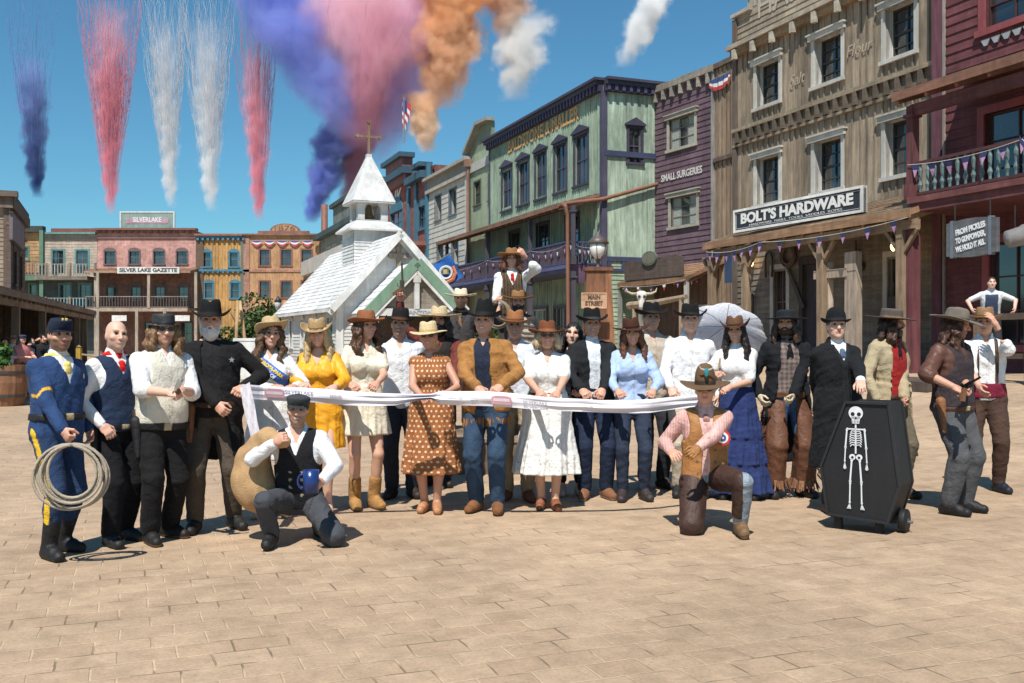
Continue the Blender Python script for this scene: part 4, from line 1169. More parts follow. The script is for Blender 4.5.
 for x in (.5, w_ / 2, w_ - .5): m.bar((x, .2, -.2), (x, 1.6, -.2 + .0), .12, .12, (.2, .1, .08)); m.bar((x, .2, h_ * .8), (x, 2.2, -.2), .1, .1, (.2, .1, .08))
 m.build('bracing', 'iron', bo)
 for p in (112, 175): 
  g = MB(); s = F.s_at(p, -2.9); g.box(0, 1.55, -.06, .06, 0, .6, (.68, .68, .66)); o = g.build('hanging_board', 'paint'); o.location = (F.O.x + s, Y - 2.9, F.z_at(p, 319.5, -2.9)); tag(o, 'small white board hanging under the newspaper balcony, ' + ('left one' if p == 112 else 'right one'), 'sign', 'white boards under the balcony')
 # pale grey house with turquoise window frames
 F = fr(45); L = F.s_at(97)
 r = thing('grey_house', 'pale clapboard house with turquoise window frames and two balconies', 'building', (*F.O, 0), 0, GRP)
 tq = (.12, .25, .24)
 hs = [(F.s_at(53), F.s_at(63.5), z(272), z(249)), (F.s_at(76.5), F.s_at(88), z(272), z(249))]
 h2 = [(F.s_at(60), F.s_at(70), z(305), z(283)), (F.s_at(80), F.s_at(90), z(305), z(283))]
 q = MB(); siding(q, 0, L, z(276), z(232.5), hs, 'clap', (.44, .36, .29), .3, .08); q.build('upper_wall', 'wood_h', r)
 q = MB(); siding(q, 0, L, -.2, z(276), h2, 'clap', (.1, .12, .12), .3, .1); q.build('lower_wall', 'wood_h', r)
 for h in hs + h2: window(r, None, h, tq, (.2, .28, .3), .2, None, 2, 3, depth=.15, sill=False)
 q = MB(); q.box(-.1, L, -.5, .2, z(233), z(231), tq); q.box(0, L, -.15, 0, z(238), z(237), (.35, .3, .25)); q.build('cornice', 'paint', r)
 q = MB(); q.box(.5, L, .3, 1.2, z(231), z(226.5), (.22, .08, .06)); q.build('roof', 'roofing', r)
 shell(r, L, 8, -.2, z(233), (.25, .2, .16))
 for y0, nm in ((272, 'a'), (306, 'b')):
  zd = F.z_at(70, y0 + 2.5, -2.4)
  q = MB(); q.box(0, L, -2.5, -.02, zd - .4, zd, (.2, .17, .14)); q.build('balcony_deck', 'wood_h', r)
  railing(r, None, 0, L, -2.4, zd, 1.3, (.3, .26, .21), (.33, .3, .26) if y0 == 272 else (.25, .35, .38), .33, .09)
  for p in (46, 70, 95): post(r, None, F.s_at(p, -2.4), -2.4, zd, zd + 1.4, .22, (.25, .2, .16), cap=False)
 post(r, None, F.s_at(96, -2.4), -2.4, -.2, F.z_at(96, 275, -2.4), .3, (.36, .3, .24), cap=False)
 # narrow ochre house with green balcony
 F = fr(18); L = F.s_at(45)
 r = thing('ochre_house', 'narrow ochre plank house with a green balcony at the square corner', 'building', (*F.O, 0), 0, GRP)
 gn = (.10, .19, .13)
 hs = [(F.s_at(24), F.s_at(28), z(258), z(246)), (F.s_at(30), F.s_at(36), z(300), z(283))]
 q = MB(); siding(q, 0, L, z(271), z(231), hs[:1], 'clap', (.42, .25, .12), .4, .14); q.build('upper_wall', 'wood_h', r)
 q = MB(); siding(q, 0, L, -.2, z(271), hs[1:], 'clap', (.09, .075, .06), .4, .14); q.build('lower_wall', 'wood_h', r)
 for h in hs: window(r, None, h, gn, (.1, .12, .11), .2, None, 1, 2, depth=.15)
 q = MB(); q.box(-.1, L, -.6, .2, z(231), z(225), (.045, .055, .05)); q.build('cornice', 'paint', r)
 zd = F.z_at(30, 274, -2.0); q = MB(); q.box(0, L, -2.1, -.02, zd - .5, zd, gn); q.build('balcony_deck', 'paint', r)
 railing(r, None, 0, L, -2.0, zd, 1.4, (.25, .2, .16), (.3, .17, .12), .3, .12)
 post(r, None, F.s_at(42, -2.0), -2.0, -.2, z(231), .42, gn, 'paint', cap=False)
 shell(r, L, 8, -.2, z(231), (.2, .13, .07))

far_row()

# ---- dark building on the left with its porch
def left_saloon():
 # street face runs back along direction (-.3, 1)
 d = Vector((-.3, 1)).normalized()
 far = Vector((-20.7, 49.5)); near = far - d * 26
 F = Frame((near.x, near.y), d)              # local x runs away from the camera, +y points left into the building
 L = 26
 r = thing('porch_house', 'dark weathered building with a long sloping porch roof at far left', 'building', (*F.O, 0), F.rz, GRP)
 br = (.11, .083, .062)
 hs = [(4, 5.2, .1, 2.3), (9, 10.4, .9, 2.3), (13.5, 14.7, .1, 2.3), (18, 19.4, .9, 2.3)]
 M = Matrix.Translation((0, 3.6, 0))
 q = MB(M); siding(q, 0, L - 2, -.1, 4.0, hs, 'clap', br, .2, .16); q.build('wall', 'wood_h', r)
 for h in hs: window(r, M, h, (.2, .16, .12), (.12, .1, .08), .12, None, 2, 2)
 lean_roof(r, -1, L, -.0, 3.06, 3.6, 4.0, (.15, .12, .095), (.17, .13, .1), shingle=.35)
 for x in (1.5, 6.5, 11.5, 16.5, 21, 23.6): post(r, None, x, .25, -.05, 2.88, .22, (.17, .13, .095), cap=False)
 q = MB(); q.box(-1, L, .15, .35, 2.65, 2.88, (.19, .145, .11)); q.build('porch_beam', 'wood_h', r)
 # end wall of the porch
 q = MB(); q.box(L - 1.2, L - 1.0, .5, 8, -.1, 3.3, br); q.build('end_wall', 'wood', r)
 # tall false-front block
 A = px(8.5, 340, 45.0)
 T = Frame((A.x, A.y), (-.396, 1)); Lt = T.s_at(24.8)
 t = thing('tall_saloon', 'tall brown clapboard building with a heavy dark cornice at the left edge', 'building', (*T.O, 0), T.rz, GRP)
 zt = T.z_at(8.6, 196)
 hs = [(Lt * .25, Lt * .4, 4.3, 6.0), (Lt * .62, Lt * .76, 4.3, 6.0)]
 q = MB(); siding(q, 0, Lt, -.1, zt, hs, 'clap', (.12, .09, .07), .2, .14); q.build('wall', 'wood_h', t)  # street side darker than the front: its shade is put into the colour
 for h in hs: window(t, None, h, (.08, .06, .05), (.05, .04, .04), .12, None, 1, 2)
 q = MB(); q.box(-.2, Lt + .1, -.2, .4, zt, zt + .25, (.1, .075, .06)); q.box(-.2, Lt + .1, -.25, .2, zt - .5, zt, (.12, .09, .07)); q.box(-.1, Lt, -.12, .1, zt - 1.25, zt - 1.1, (.17, .13, .1)); q.build('cornice', 'wood_h', t)
 q = MB(M=Matrix.Rotation(rad(-90), 4, 'Z') @ Matrix.Translation((-6, 0, 0))); siding(q, 0, 6, -.1, zt, [(3.0, 4.2, 4.5, 6.2)], 'clap', (.34, .26, .19), .2, .12); q.box(5.8, 6.1, -.08, .1, -.1, zt, (.14, .1, .08)); q.box(-.1, 6.4, -.45, .1, zt, zt + .25, (.13, .1, .08)); q.box(0, 6.2, -.25, .0, zt - .5, zt, (.15, .11, .09)); q.build('front_wall', 'wood_h', t)
 q = MB(); q.box(.1, Lt, .3, 6, -.1, zt, (.1, .08, .06)); q.build('core', 'wood', t)
 sg = MB(); a, b = T.s_at(11.5, -.15), T.s_at(23.3, -.15); sg.box(a, b, -.2, -.06, T.z_at(17, 246), T.z_at(17, 222), (.17, .14, .15)); sg.box(a - .1, b + .1, -.22, -.05, T.z_at(17, 222), T.z_at(17, 221), (.1, .08, .075)); sg.box(a - .1, b + .1, -.22, -.05, T.z_at(17, 247), T.z_at(17, 246), (.1, .08, .075))
 o = sg.build('wall_sign', 'paint'); o.location = (*T.O, 0); o.rotation_euler.z = T.rz; tag(o, 'faded grey board sign on the tall brown building', 'sign')

left_saloon()

# ---- white wooden chapel
def chapel():
 F = Frame((-7.35, 42.0), (.91, .413)); Wd, D = 5.3, 11.6
 r = thing('chapel', 'small white wooden chapel with an open bell tower and cross', 'church', (*F.O, 0), F.rz)
 wh = (.64, .64, .62); g0 = .3
 ze, zr = 3.35, 6.13
 cx = Wd / 2
 # walls
 door = (cx - .9, cx + .9, .3, 2.5)
 q = MB(); siding(q, 0, Wd, .2, ze, [door], 'clap', wh, .16, .04)
 z = ze
 while z < zr - .2:
  t = (z - ze) / (zr - ze); t2 = min(1, (z + .16 - ze) / (zr - ze)); a, b = t * cx, Wd - t * cx; a2, b2 = t2 * cx, Wd - t2 * cx
  c = jit(wh, .04); q.poly([(a, -.026, z), (b, -.026, z), (b2, 0, z + .16), (a2, 0, z + .16)], c); q.poly([(a, 0, z), (b, 0, z), (b, -.026, z), (a, -.026, z)], c); z += .16
 q.build('front_wall', 'paint', r)
 Ms = Matrix.Translation((0, D, 0)) @ Matrix.Rotation(rad(-90), 4, 'Z')
 hs = [(2 + i * 2.6, 2.7 + i * 2.6, 1.3, 2.6) for i in range(4)]
 q = MB(Ms); siding(q, 0, D, .2, ze, hs, 'clap', wh, .16, .04); q.build('side_wall', 'paint', r)
 for h in hs: window(r, Ms, h, wh, (.4, .42, .4), .1, 'arch', 2, 2)
 q = MB(); q.box(.05, Wd - .05, .2, D, .2, ze, wh); q.prism([(.05, ze), (Wd - .05, ze), (cx, zr - .05)], .2, D, wh); q.box(door[0], door[1], .08, .14, door[2], door[3], (.06, .045, .04)); q.build('core', 'paint', r)
 # corner boards
 q = MB(); q.box(-.07, .22, -.07, .1, .2, ze + .1, (.75, .75, .73)); q.box(Wd - .22, Wd + .07, -.07, .1, .2, ze + .1, (.75, .75, .73)); q.build_each('corner_board', 'paint', r)
 # roof of white shakes
 q = MB(); oh, of = .38, .45
 sl_ = (zr - ze) / cx; n = 17
 for side in (-1, 1):
  for i in range(n):
   t0, t1 = i / n, (i + 1) / n
   def P(t, y, dz): 
    x = -oh + (cx + oh) * t
    return ((x if side < 0 else Wd - x), y, ze - oh * sl_ + (zr + .12 - ze + oh * sl_) * t + dz)
   y = -of
   while y < D + .3:
    ye = min(D + .3, y + RNG.uniform(.16, .4)); c = jit((.66, .66, .65), .09); dz = RNG.uniform(0, .012)
    pts = [P(t0, y, .05 + dz), P(t0, ye, .05 + dz), P(t1, ye, .01), P(t1, y, .01)]
    q.poly(pts if side > 0 else pts[::-1], c); q.poly([P(t0, y, 0), P(t0, ye, 0), P(t0, ye, .05 + dz), P(t0, y, .05 + dz)], c)
    y = ye
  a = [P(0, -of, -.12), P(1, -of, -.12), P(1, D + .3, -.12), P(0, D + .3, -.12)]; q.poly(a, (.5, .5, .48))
  q.poly([P(0, -of, -.12), P(0, D + .3, -.12), P(0, D + .3, .05), P(0, -of, .05)], (.7, .7, .68))
  q.bar(P(0, -of, -.04), P(1, -of, -.04), .1, .3, (.74, .74, .72))
  q.bar(P(0, -.12, -.22), P(1, -.12, -.22), .12, .2, (.7, .7, .68))
 q.build('roof', 'roofing', r)
 # cross ornament in the gable
 q = MB(); zc = 5.2; bc = (.33, .26, .2)
 q.box(cx - .09, cx + .09, -.14, -.03, zc - .55, zc + .4, bc); q.box(cx - .34, cx + .34, -.15, -.03, zc - .02, zc + .18, bc)
 for dx, dz in ((0, .4), (-.34, .08), (.34, .08)): q.prism([(cx + dx + .13 * math.cos(t), zc + dz + .13 * math.sin(t)) for t in [2 * math.pi * k / 10 for k in range(10)]], -.16, -.03, bc)
 q.build('gable_cross', 'wood', r)
 # porch with green trim
 yp, zp, ep, hw = -2.5, 4.82, 2.72, 2.1
 q = MB()
 for side in (-1, 1):
  for i in range(7):
   t0, t1 = i / 7, (i + 1) / 7
   P = lambda t, y, dz: (cx + side * hw * (1 - t), y, ep + (zp - ep) * t + dz)
   c = jit((.66, .66, .65), .07)
   pts = [P(t0, yp, .06), P(t0, -.03, .06), P(t1, -.03, .02), P(t1, yp, .02)]; q.poly(pts, c); q.poly([P(t0, yp, 0), P(t0, -.03, 0), P(t0, -.03, .06), P(t0, yp, .06)], c)
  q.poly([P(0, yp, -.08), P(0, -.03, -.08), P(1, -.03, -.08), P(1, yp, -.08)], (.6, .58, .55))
 q.build('porch_roof', 'roofing', r)
 q = MB(); gr = (.20, .32, .23)
 for side in (-1, 1):
  q.bar((cx + side * (hw + .05), yp - .06, ep - .05), (cx, yp - .06, zp + .02), .1, .42, gr)
  q.bar((cx + side * (hw - .1), yp - .03, ep - .28), (cx, yp - .03, zp - .36), .1, .14, (.74, .74, .72))
 q.build('green_bargeboard', 'paint', r)
 q = MB(); q.box(cx - 1.75, cx + 1.75, yp - .02, yp + .12, 2.62, 2.92, wh); q.box(cx - .1, cx + .1, yp - .05, yp + .08, 2.92, zp - .4, wh); q.box(cx - .16, cx + .16, yp - .07, yp + .08, 4.0, 4.3, (.6, .58, .52))
 for side in (-1, 1): q.box(cx + side * 1.72 - .09, cx + side * 1.72 + .09, yp - .05, yp + .13, .2, 2.62, wh)
 q.build('porch_frame', 'paint', r)
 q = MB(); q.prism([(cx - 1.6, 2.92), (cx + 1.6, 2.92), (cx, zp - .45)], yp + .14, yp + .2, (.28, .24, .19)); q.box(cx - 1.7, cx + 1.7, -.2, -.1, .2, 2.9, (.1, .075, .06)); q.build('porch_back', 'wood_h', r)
 text('SAN ANTONIO', .2, (.33, .35, .4), r, (cx, yp - .035, 2.77), width=2.0, bold=.006)
 # tower
 tc = Vector((cx, 4.5)); hb = 1.0
 M = Matrix.Translation((tc.x, tc.y, 0))
 q = MB(M); z0 = 5.2
 for k in range(4):
  R4 = Matrix.Rotation(k * math.pi / 2, 4, 'Z'); s = MB(); siding(s, -hb, hb, z0, 6.85, [], 'clap', wh, .16, .04); vs = [R4 @ (Vector(v) + Vector((0, -hb, 0))) for v in s.v]; q.mesh(vs, s.f, s.c)
 q.build('tower_base', 'paint', r)
 q = MB(M)
 def pyr(z0, w0, z1, w1, c, n=1):
  for i in range(n):
   a, b = i / n, (i + 1) / n
   za, zb = z0 + (z1 - z0) * a, z0 + (z1 - z0) * b; wa, wb = w0 + (w1 - w0) * a, w0 + (w1 - w0) * b
   for k in range(4):
    R4 = Matrix.Rotation(k * math.pi / 2, 4, 'Z'); cc = jit(c, .05)
    q.poly([R4 @ Vector(p) for p in ((-wa, -wa, za), (wa, -wa, za), (wb, -wb, zb), (-wb, -wb, zb))], cc)
    if n > 1: q.poly([R4 @ Vector(p) for p in ((-wa + .0, -wa + .03, za), (wa, -wa + .03, za), (wa, -wa, za), (-wa, -wa, za))], cc)
 pyr(6.8, 1.28, 7.2, .82, (.58, .58, .57), 3); q.box(-1.28, 1.28, -1.28, 1.28, 6.72, 6.8, wh)
 q.build('skirt_roof', 'roofing', r)
 q = MB(M); hb2 = .72; zb0, zb1 = 7.15, 8.15
 for k in range(4):
  R4 = Matrix.Rotation(k * math.pi / 2, 4, 'Z'); s = MB()
  s.box(-hb2, -.4, -hb2, -hb2 + .2, zb0, zb1, wh); s.box(.4, hb2 - .2, -hb2, -hb2 + .2, zb0, zb1, wh); s.box(-.4, .4, -hb2, -hb2 + .2, zb0, zb0 + .12, wh)
  n = 10; arc = [(.4 * math.cos(math.pi * i / n), zb0 + .62 + .34 * math.sin(math.pi * i / n)) for i in range(n + 1)]
  for i in range(n): s.prism([arc[i], arc[i + 1], (arc[i + 1][0], zb1), (arc[i][0], zb1)], -hb2, -hb2 + .2, wh)
  q.mesh([R4 @ Vector(v) for v in s.v], s.f, s.c)
 q.build('belfry', 'paint', r)
 q = MB(M); q.lathe([(.0, .75), (.08, .74), (.14, .6), (.17, .35), (.26, .2), (.3, .12), (.0, .12)], (.2, .14, .07), (0, 0, zb0 + .15), 16); b_ = q.build('bell', 'iron', r, True)
 q = MB(M); pyr(8.12, 1.02, 10.36, .1, (.6, .6, .59), 9); q.box(-1.0, 1.0, -1.0, 1.0, 8.05, 8.12, wh); q.box(-.12, .12, -.12, .12, 10.3, 10.45, wh); q.build('spire', 'roofing', r)
 q = MB(M); cc = (.27, .19, .12); q.box(-.055, .055, -.05, .05, 10.4, 11.95, cc); q.box(-.5, -.055, -.04, .04, 11.24, 11.34, cc); q.box(.055, .5, -.04, .04, 11.24, 11.34, cc)
 for p in ((0, 12.0), (-.55, 11.29), (.55, 11.29)): q.prism([(p[0] + .09 * math.cos(t), p[1] + .09 * math.sin(t)) for t in [2 * math.pi * k / 8 for k in range(8)]], -.09, .09, cc)
 q.build('cross', 'wood', r)
 # closed green parasols along the side
 for i, (p, lab) in enumerate(((301, 'farthest folded green parasol beside the chapel'), (311, 'second farthest folded green parasol beside the chapel'), (322, 'second nearest folded green parasol beside the chapel'), (333.5, 'folded green parasol nearest the chapel corner'))):
  o_ = F.w(-.9, 1.5 + (3 - i) * 2.4, 0); Yp = o_.y
  X = (p - 512) / FPX * Yp
  t = thing('parasol', lab, 'parasol', (X, Yp, ground_z(X, Yp)), 0, 'folded green parasols by the chapel')
  zt = CAMZ + 37 / FPX * Yp
  m = MB(); m.tube([(0, 0, 0), (0, 0, zt + .1)], .03, (.2, .15, .1), 6); m.build('pole', 'wood', t)
  m = MB(); v = []
  prof = [(.03, zt), (.08, zt - .35), (.14, zt - .9), (.2, zt - 1.4), (.12, zt - 1.55), (.17, zt - 1.75)]
  n = 16; vs = []; fs = []
  for rr, z in prof:
   for k in range(n): a = 2 * math.pi * k / n; q_ = rr * (1 + .28 * (1 if k % 2 else -1)); vs.append((q_ * math.cos(a), q_ * math.sin(a), z))
  for i2 in range(len(prof) - 1):
   for k in range(n): k2 = (k + 1) % n; fs.append((i2 * n + k, (i2 + 1) * n + k, (i2 + 1) * n + k2, i2 * n + k2))
  m.mesh(vs, fs, (.05, .14, .10)); m.build('canopy', 'fabric', t)

chapel()

# ---- planting, lamp, poles, barrels
def leaf_mass(root, name, c, rad3, n, col, size, seed=1, lumps=9):
 rs = np.random.RandomState(seed)
 m = MB()
 L = [(np.array(c) + rs.uniform(-1, 1, 3) * np.array(rad3) * .62, np.array(rad3) * rs.uniform(.3, .55)) for _ in range(lumps)]
 for i in range(n):
  o, rr = L[rs.randint(lumps)]
  d = rs.normal(size=3); d /= np.linalg.norm(d); p = o + d * rr * rs.uniform(.55, 1.0) ** .5
  if p[2] < c[2] - rad3[2]: p[2] = c[2] - rad3[2] + .02
  a = rs.normal(size=3); a /= np.linalg.norm(a); b = np.cross(a, rs.normal(size=3)); b /= np.linalg.norm(b); s = size * rs.uniform(.6, 1.4)
  k = rs.uniform(.6, 1.45); cc = (col[0] * k * rs.uniform(.8, 1.3), col[1] * k, col[2] * k)
  m.poly([p - a * s, p + b * s * .5, p + a * s, p - b * s * .5], cc)
 return m.build(name, 'leafy', root)

def bush(label, p, rad3, n, col, size, seed, stems=5, name='shrub', cat='shrub', lumps=9):
 t = thing(name, label, cat, p)
 m = MB(); rs = np.random.RandomState(seed)
 for k in range(stems):
  a = rs.uniform(0, 6.28); e = (math.cos(a) * rad3[0] * .6, math.sin(a) * rad3[1] * .6, rad3[2] * rs.uniform(1.0, 1.7))
  m.tube([(0, 0, 0), (e[0] * .4, e[1] * .4, e[2] * .5), e], [.07 * rad3[2], .05 * rad3[2], .015], (.12, .085, .06), 6)
 m.build('trunk', 'wood', t)
 leaf_mass(t, 'crown', (0, 0, rad3[2]), rad3, n, col, size, seed, lumps)
 return t

bush('broad green tree crown in front of the tan and mustard houses', (px(257, 340, 62).x, 62, 0), (2.8, 2.2, 2.3), 7500, (.045, .085, .022), .13, 3, 7, 'tree', 'tree', 16)
bush('small green shrub beside the chapel eave', (px(302, 340, 58).x, 58, 0), (1.1, 1.0, 1.7), 1500, (.04, .075, .02), .12, 5, 5, 'tree', 'tree')
bush('leafy green bush in front of the purple balcony posts', (px(492, 340, 33).x, 33, 0), (1.2, 1.0, 1.25), 2200, (.06, .13, .03), .08, 8, 5)
# poles by the shrub
for X, Y, dx, lab in ((237, 44, .1, 'left of two slim tan poles beside the tree'), (242, 44.4, -.35, 'right one of two slim tan poles beside the tree')):
 p = px(X, 340, Y); m = MB(); m.tube([(p.x - dx, Y, 0), (p.x + dx * .3, Y, 3.4)], .075, (.42, .28, .14), 8)
 o = m.build('wooden_pole', 'wood', None, True); tag(o, lab, 'pole', 'slim tan poles')
# white barrier and posts behind the bearded man
p = px(240, 362, 30); m = MB(); m.box(-.15, .55, -.03, .03, -.55, .6, (.66, .66, .64)); m.box(-.2, .6, -.05, .05, .6, .68, (.66, .66, .64)); m.box(-.2, -.14, -.05, .05, -1.0, .6, (.6, .6, .58)); m.box(.55, .6, -.05, .05, -1.0, .6, (.6, .6, .58))
o = m.build('white_barrier', 'paint'); o.location = (p.x, p.y, 1.0); tag(o, 'short white panel barrier behind the bearded man', 'barrier')
for X, Y, lab in ((177.5, 36, 'yellow banded rope post behind the man with the pistol'), (79, 34, 'yellow banded rope post behind the soldier')):
 q_ = px(X, 340, Y); m = MB(); m.box(-.07, .07, -.07, .07, 0, .75, (.3, .22, .13)); m.box(-.075, .075, -.075, .075, .75, 1.35, (.55, .33, .05)); m.lathe([(.07, 0), (.09, .05), (.0, .12)], (.3, .22, .13), (0, 0, 1.35), 8)
 o = m.build('rope_post', 'wood'); o.location = (q_.x, Y, 0); tag(o, lab, 'post', 'yellow rope posts')
 m = MB(); m.tube([(0, 0, 1.15), (2.0, .3, .85), (4.0, .6, 1.15)], .035, (.35, .27, .17), 6); m.build('rope', 'burlap', o)
# half barrel planters
def planter(x, y, Y, label, s=1.0):
 p = px(x, 340, Y)
 t = thing('barrel_planter', label, 'planter', (p.x, Y, 0), 0, 'barrel planters')
 m = MB(); n = 20
 for k in range(n):
  a0, a1 = 2 * math.pi * k / n, 2 * math.pi * (k + 1) / n; c = jit((.26, .125, .065), .18)
  pr = [(.42, 0), (.5, .3), (.53, .55), (.5, .95)]
  for (r0, z0), (r1, z1) in zip(pr[:-1], pr[1:]):
   m.poly([(r0 * s * math.cos(a0), r0 * s * math.sin(a0), z0 * s), (r0 * s * math.cos(a1), r0 * s * math.sin(a1), z0 * s), (r1 * s * math.cos(a1), r1 * s * math.sin(a1), z1 * s), (r1 * s * math.cos(a0), r1 * s * math.sin(a0), z1 * s)], c)
 m.build('staves', 'wood', t)
 m = MB()
 for z, r_ in ((.2, .485), (.75, .525)): m = MB(); m.lathe([(r_ * s, z * s), (r_ * s + .012, z * s), (r_ * s + .012, (z + .07) * s), (r_ * s, (z + .07) * s)], (.07, .06, .055), (0, 0, 0), 20); m.build('hoop', 'iron', t)
 m = MB(); m.lathe([(.0, .88 * s), (.49 * s, .88 * s), (.49 * s, .9 * s)], (.05, .035, .025), (0, 0, 0), 20); m.build('soil', 'iron', t)
 leaf_mass(t, 'leaves', (0, 0, 1.2 * s), (.5 * s, .5 * s, .38 * s), 700, (.05, .12, .025), .075, int(x) + 60, 7)

planter(4, 380, 24.5, 'brown half barrel planter with leafy plants in front of the onlookers', 1.05)
planter(30, 375, 27.5, 'small barrel planter with bright green leaves beside the soldier', .62)

def lamp_pillar():
 Y = 30.0; p = px(598, 340, Y); g = ground_z(p.x, Y)
 t = thing('lamp_pillar', 'brown tapered wooden pillar carrying a white glass street lantern', 'street lamp', (p.x, Y, g))
 zt = CAMZ + (340 - 270) / FPX * Y - g
 m = MB(); w0, w1 = .52, .36
 for k in range(4):
  R4 = Matrix.Rotation(k * math.pi / 2, 4, 'Z'); n = 4
  for i in range(n):
   a, b = -1 + 2 * i / n, -1 + 2 * (i + 1) / n
   m.poly([R4 @ Vector(q) for q in ((a * w0, -w0, 0), (b * w0, -w0, 0), (b * w1, -w1, zt), (a * w1, -w1, zt))], jit((.25, .11, .055), .2))
 m.box(-.42, .42, -.42, .42, zt, zt + .1, (.2, .09, .05)); m.build('pillar', 'wood', t)
 m = MB(); dk = (.12, .1, .09)
 m.lathe([(.1, 0), (.05, .06), (.04, .2), (.09, .24), (.06, .28)], dk, (0, 0, zt + .1), 12)
 m.lathe([(.3, .0), (.34, .04), (.2, .18), (.1, .26), (.05, .34), (.02, .38)], dk, (0, 0, zt + .82), 14); m.build('lantern_top', 'iron', t, True)
 m = MB(); m.lathe([(.1, 0), (.22, .14), (.27, .3), (.26, .44)], (.78, .78, .76), (0, 0, zt + .38), 14); m.build('glass_globe', 'gloss', t, True)
 m = MB()
 for k in range(6):
  a = math.pi / 3 * k + .3
  m.tube([(r_ * math.cos(a), r_ * math.sin(a), zt + .38 + z) for r_, z in ((.11, 0), (.235, .14), (.285, .3), (.27, .45))], .012, dk, 5)
 m.build('lantern_cage', 'iron', t)
 # street sign
 Ys = 29.0; q = px(594, 299, Ys)
 s = thing('street_sign', 'small wooden sign reading MAIN STREET in front of the lamp pillar', 'sign', (q.x, Ys, q.z))
 m = MB(); m.box(-.34, .34, -.02, .02, -.2, .2, (.50, .30, .18)); m.build('board', 'wood_h', s)
 m = MB(); c = (.58, .38, .25); m.box(-.37, .37, -.035, .03, .2, .23, c); m.box(-.37, .37, -.035, .03, -.23, -.2, c); m.box(-.37, -.34, -.035, .03, -.2, .2, c); m.box(.34, .37, -.035, .03, -.2, .2, c); m.build('frame', 'wood_h', s)
 m = MB(); m.box(-.04, .04, .031, .09, ground_z(q.x, Ys) - q.z, .2, (.35, .28, .22)); m.build('post', 'wood', s)
 text('MAIN', .17, (.1, .06, .04), s, (0, -.025, .09), width=.36, bold=.008); text('STREET', .17, (.1, .06, .04), s, (0, -.025, -.09), width=.52, bold=.008)

lamp_pillar()

def street_lamp():
 Y = 55; p = px(278, 340, Y)
 t = thing('street_lamp', 'slim dark street lamp left of the chapel roof edge', 'street lamp', (p.x, Y, 0))
 zt = CAMZ + (340 - 309) / FPX * Y
 m = MB(); m.tube([(0, 0, 0), (0, 0, zt)], .06, (.06, .06, .06), 8); m.lathe([(.1, 0), (.06, .15), (.05, .3)], (.06, .06, .06), (0, 0, 0), 8); m.build('pole', 'iron', t)
 m = MB(); m.lathe([(.1, 0), (.2, .35), (.19, .5)], (.6, .6, .58), (0, 0, zt), 10); m.build('globe', 'gloss', t, True)
 m = MB(); m.lathe([(.24, .5), (.12, .65), (.03, .8)], (.06, .06, .06), (0, 0, zt), 10); m.build('cap', 'iron', t, True)

street_lamp()

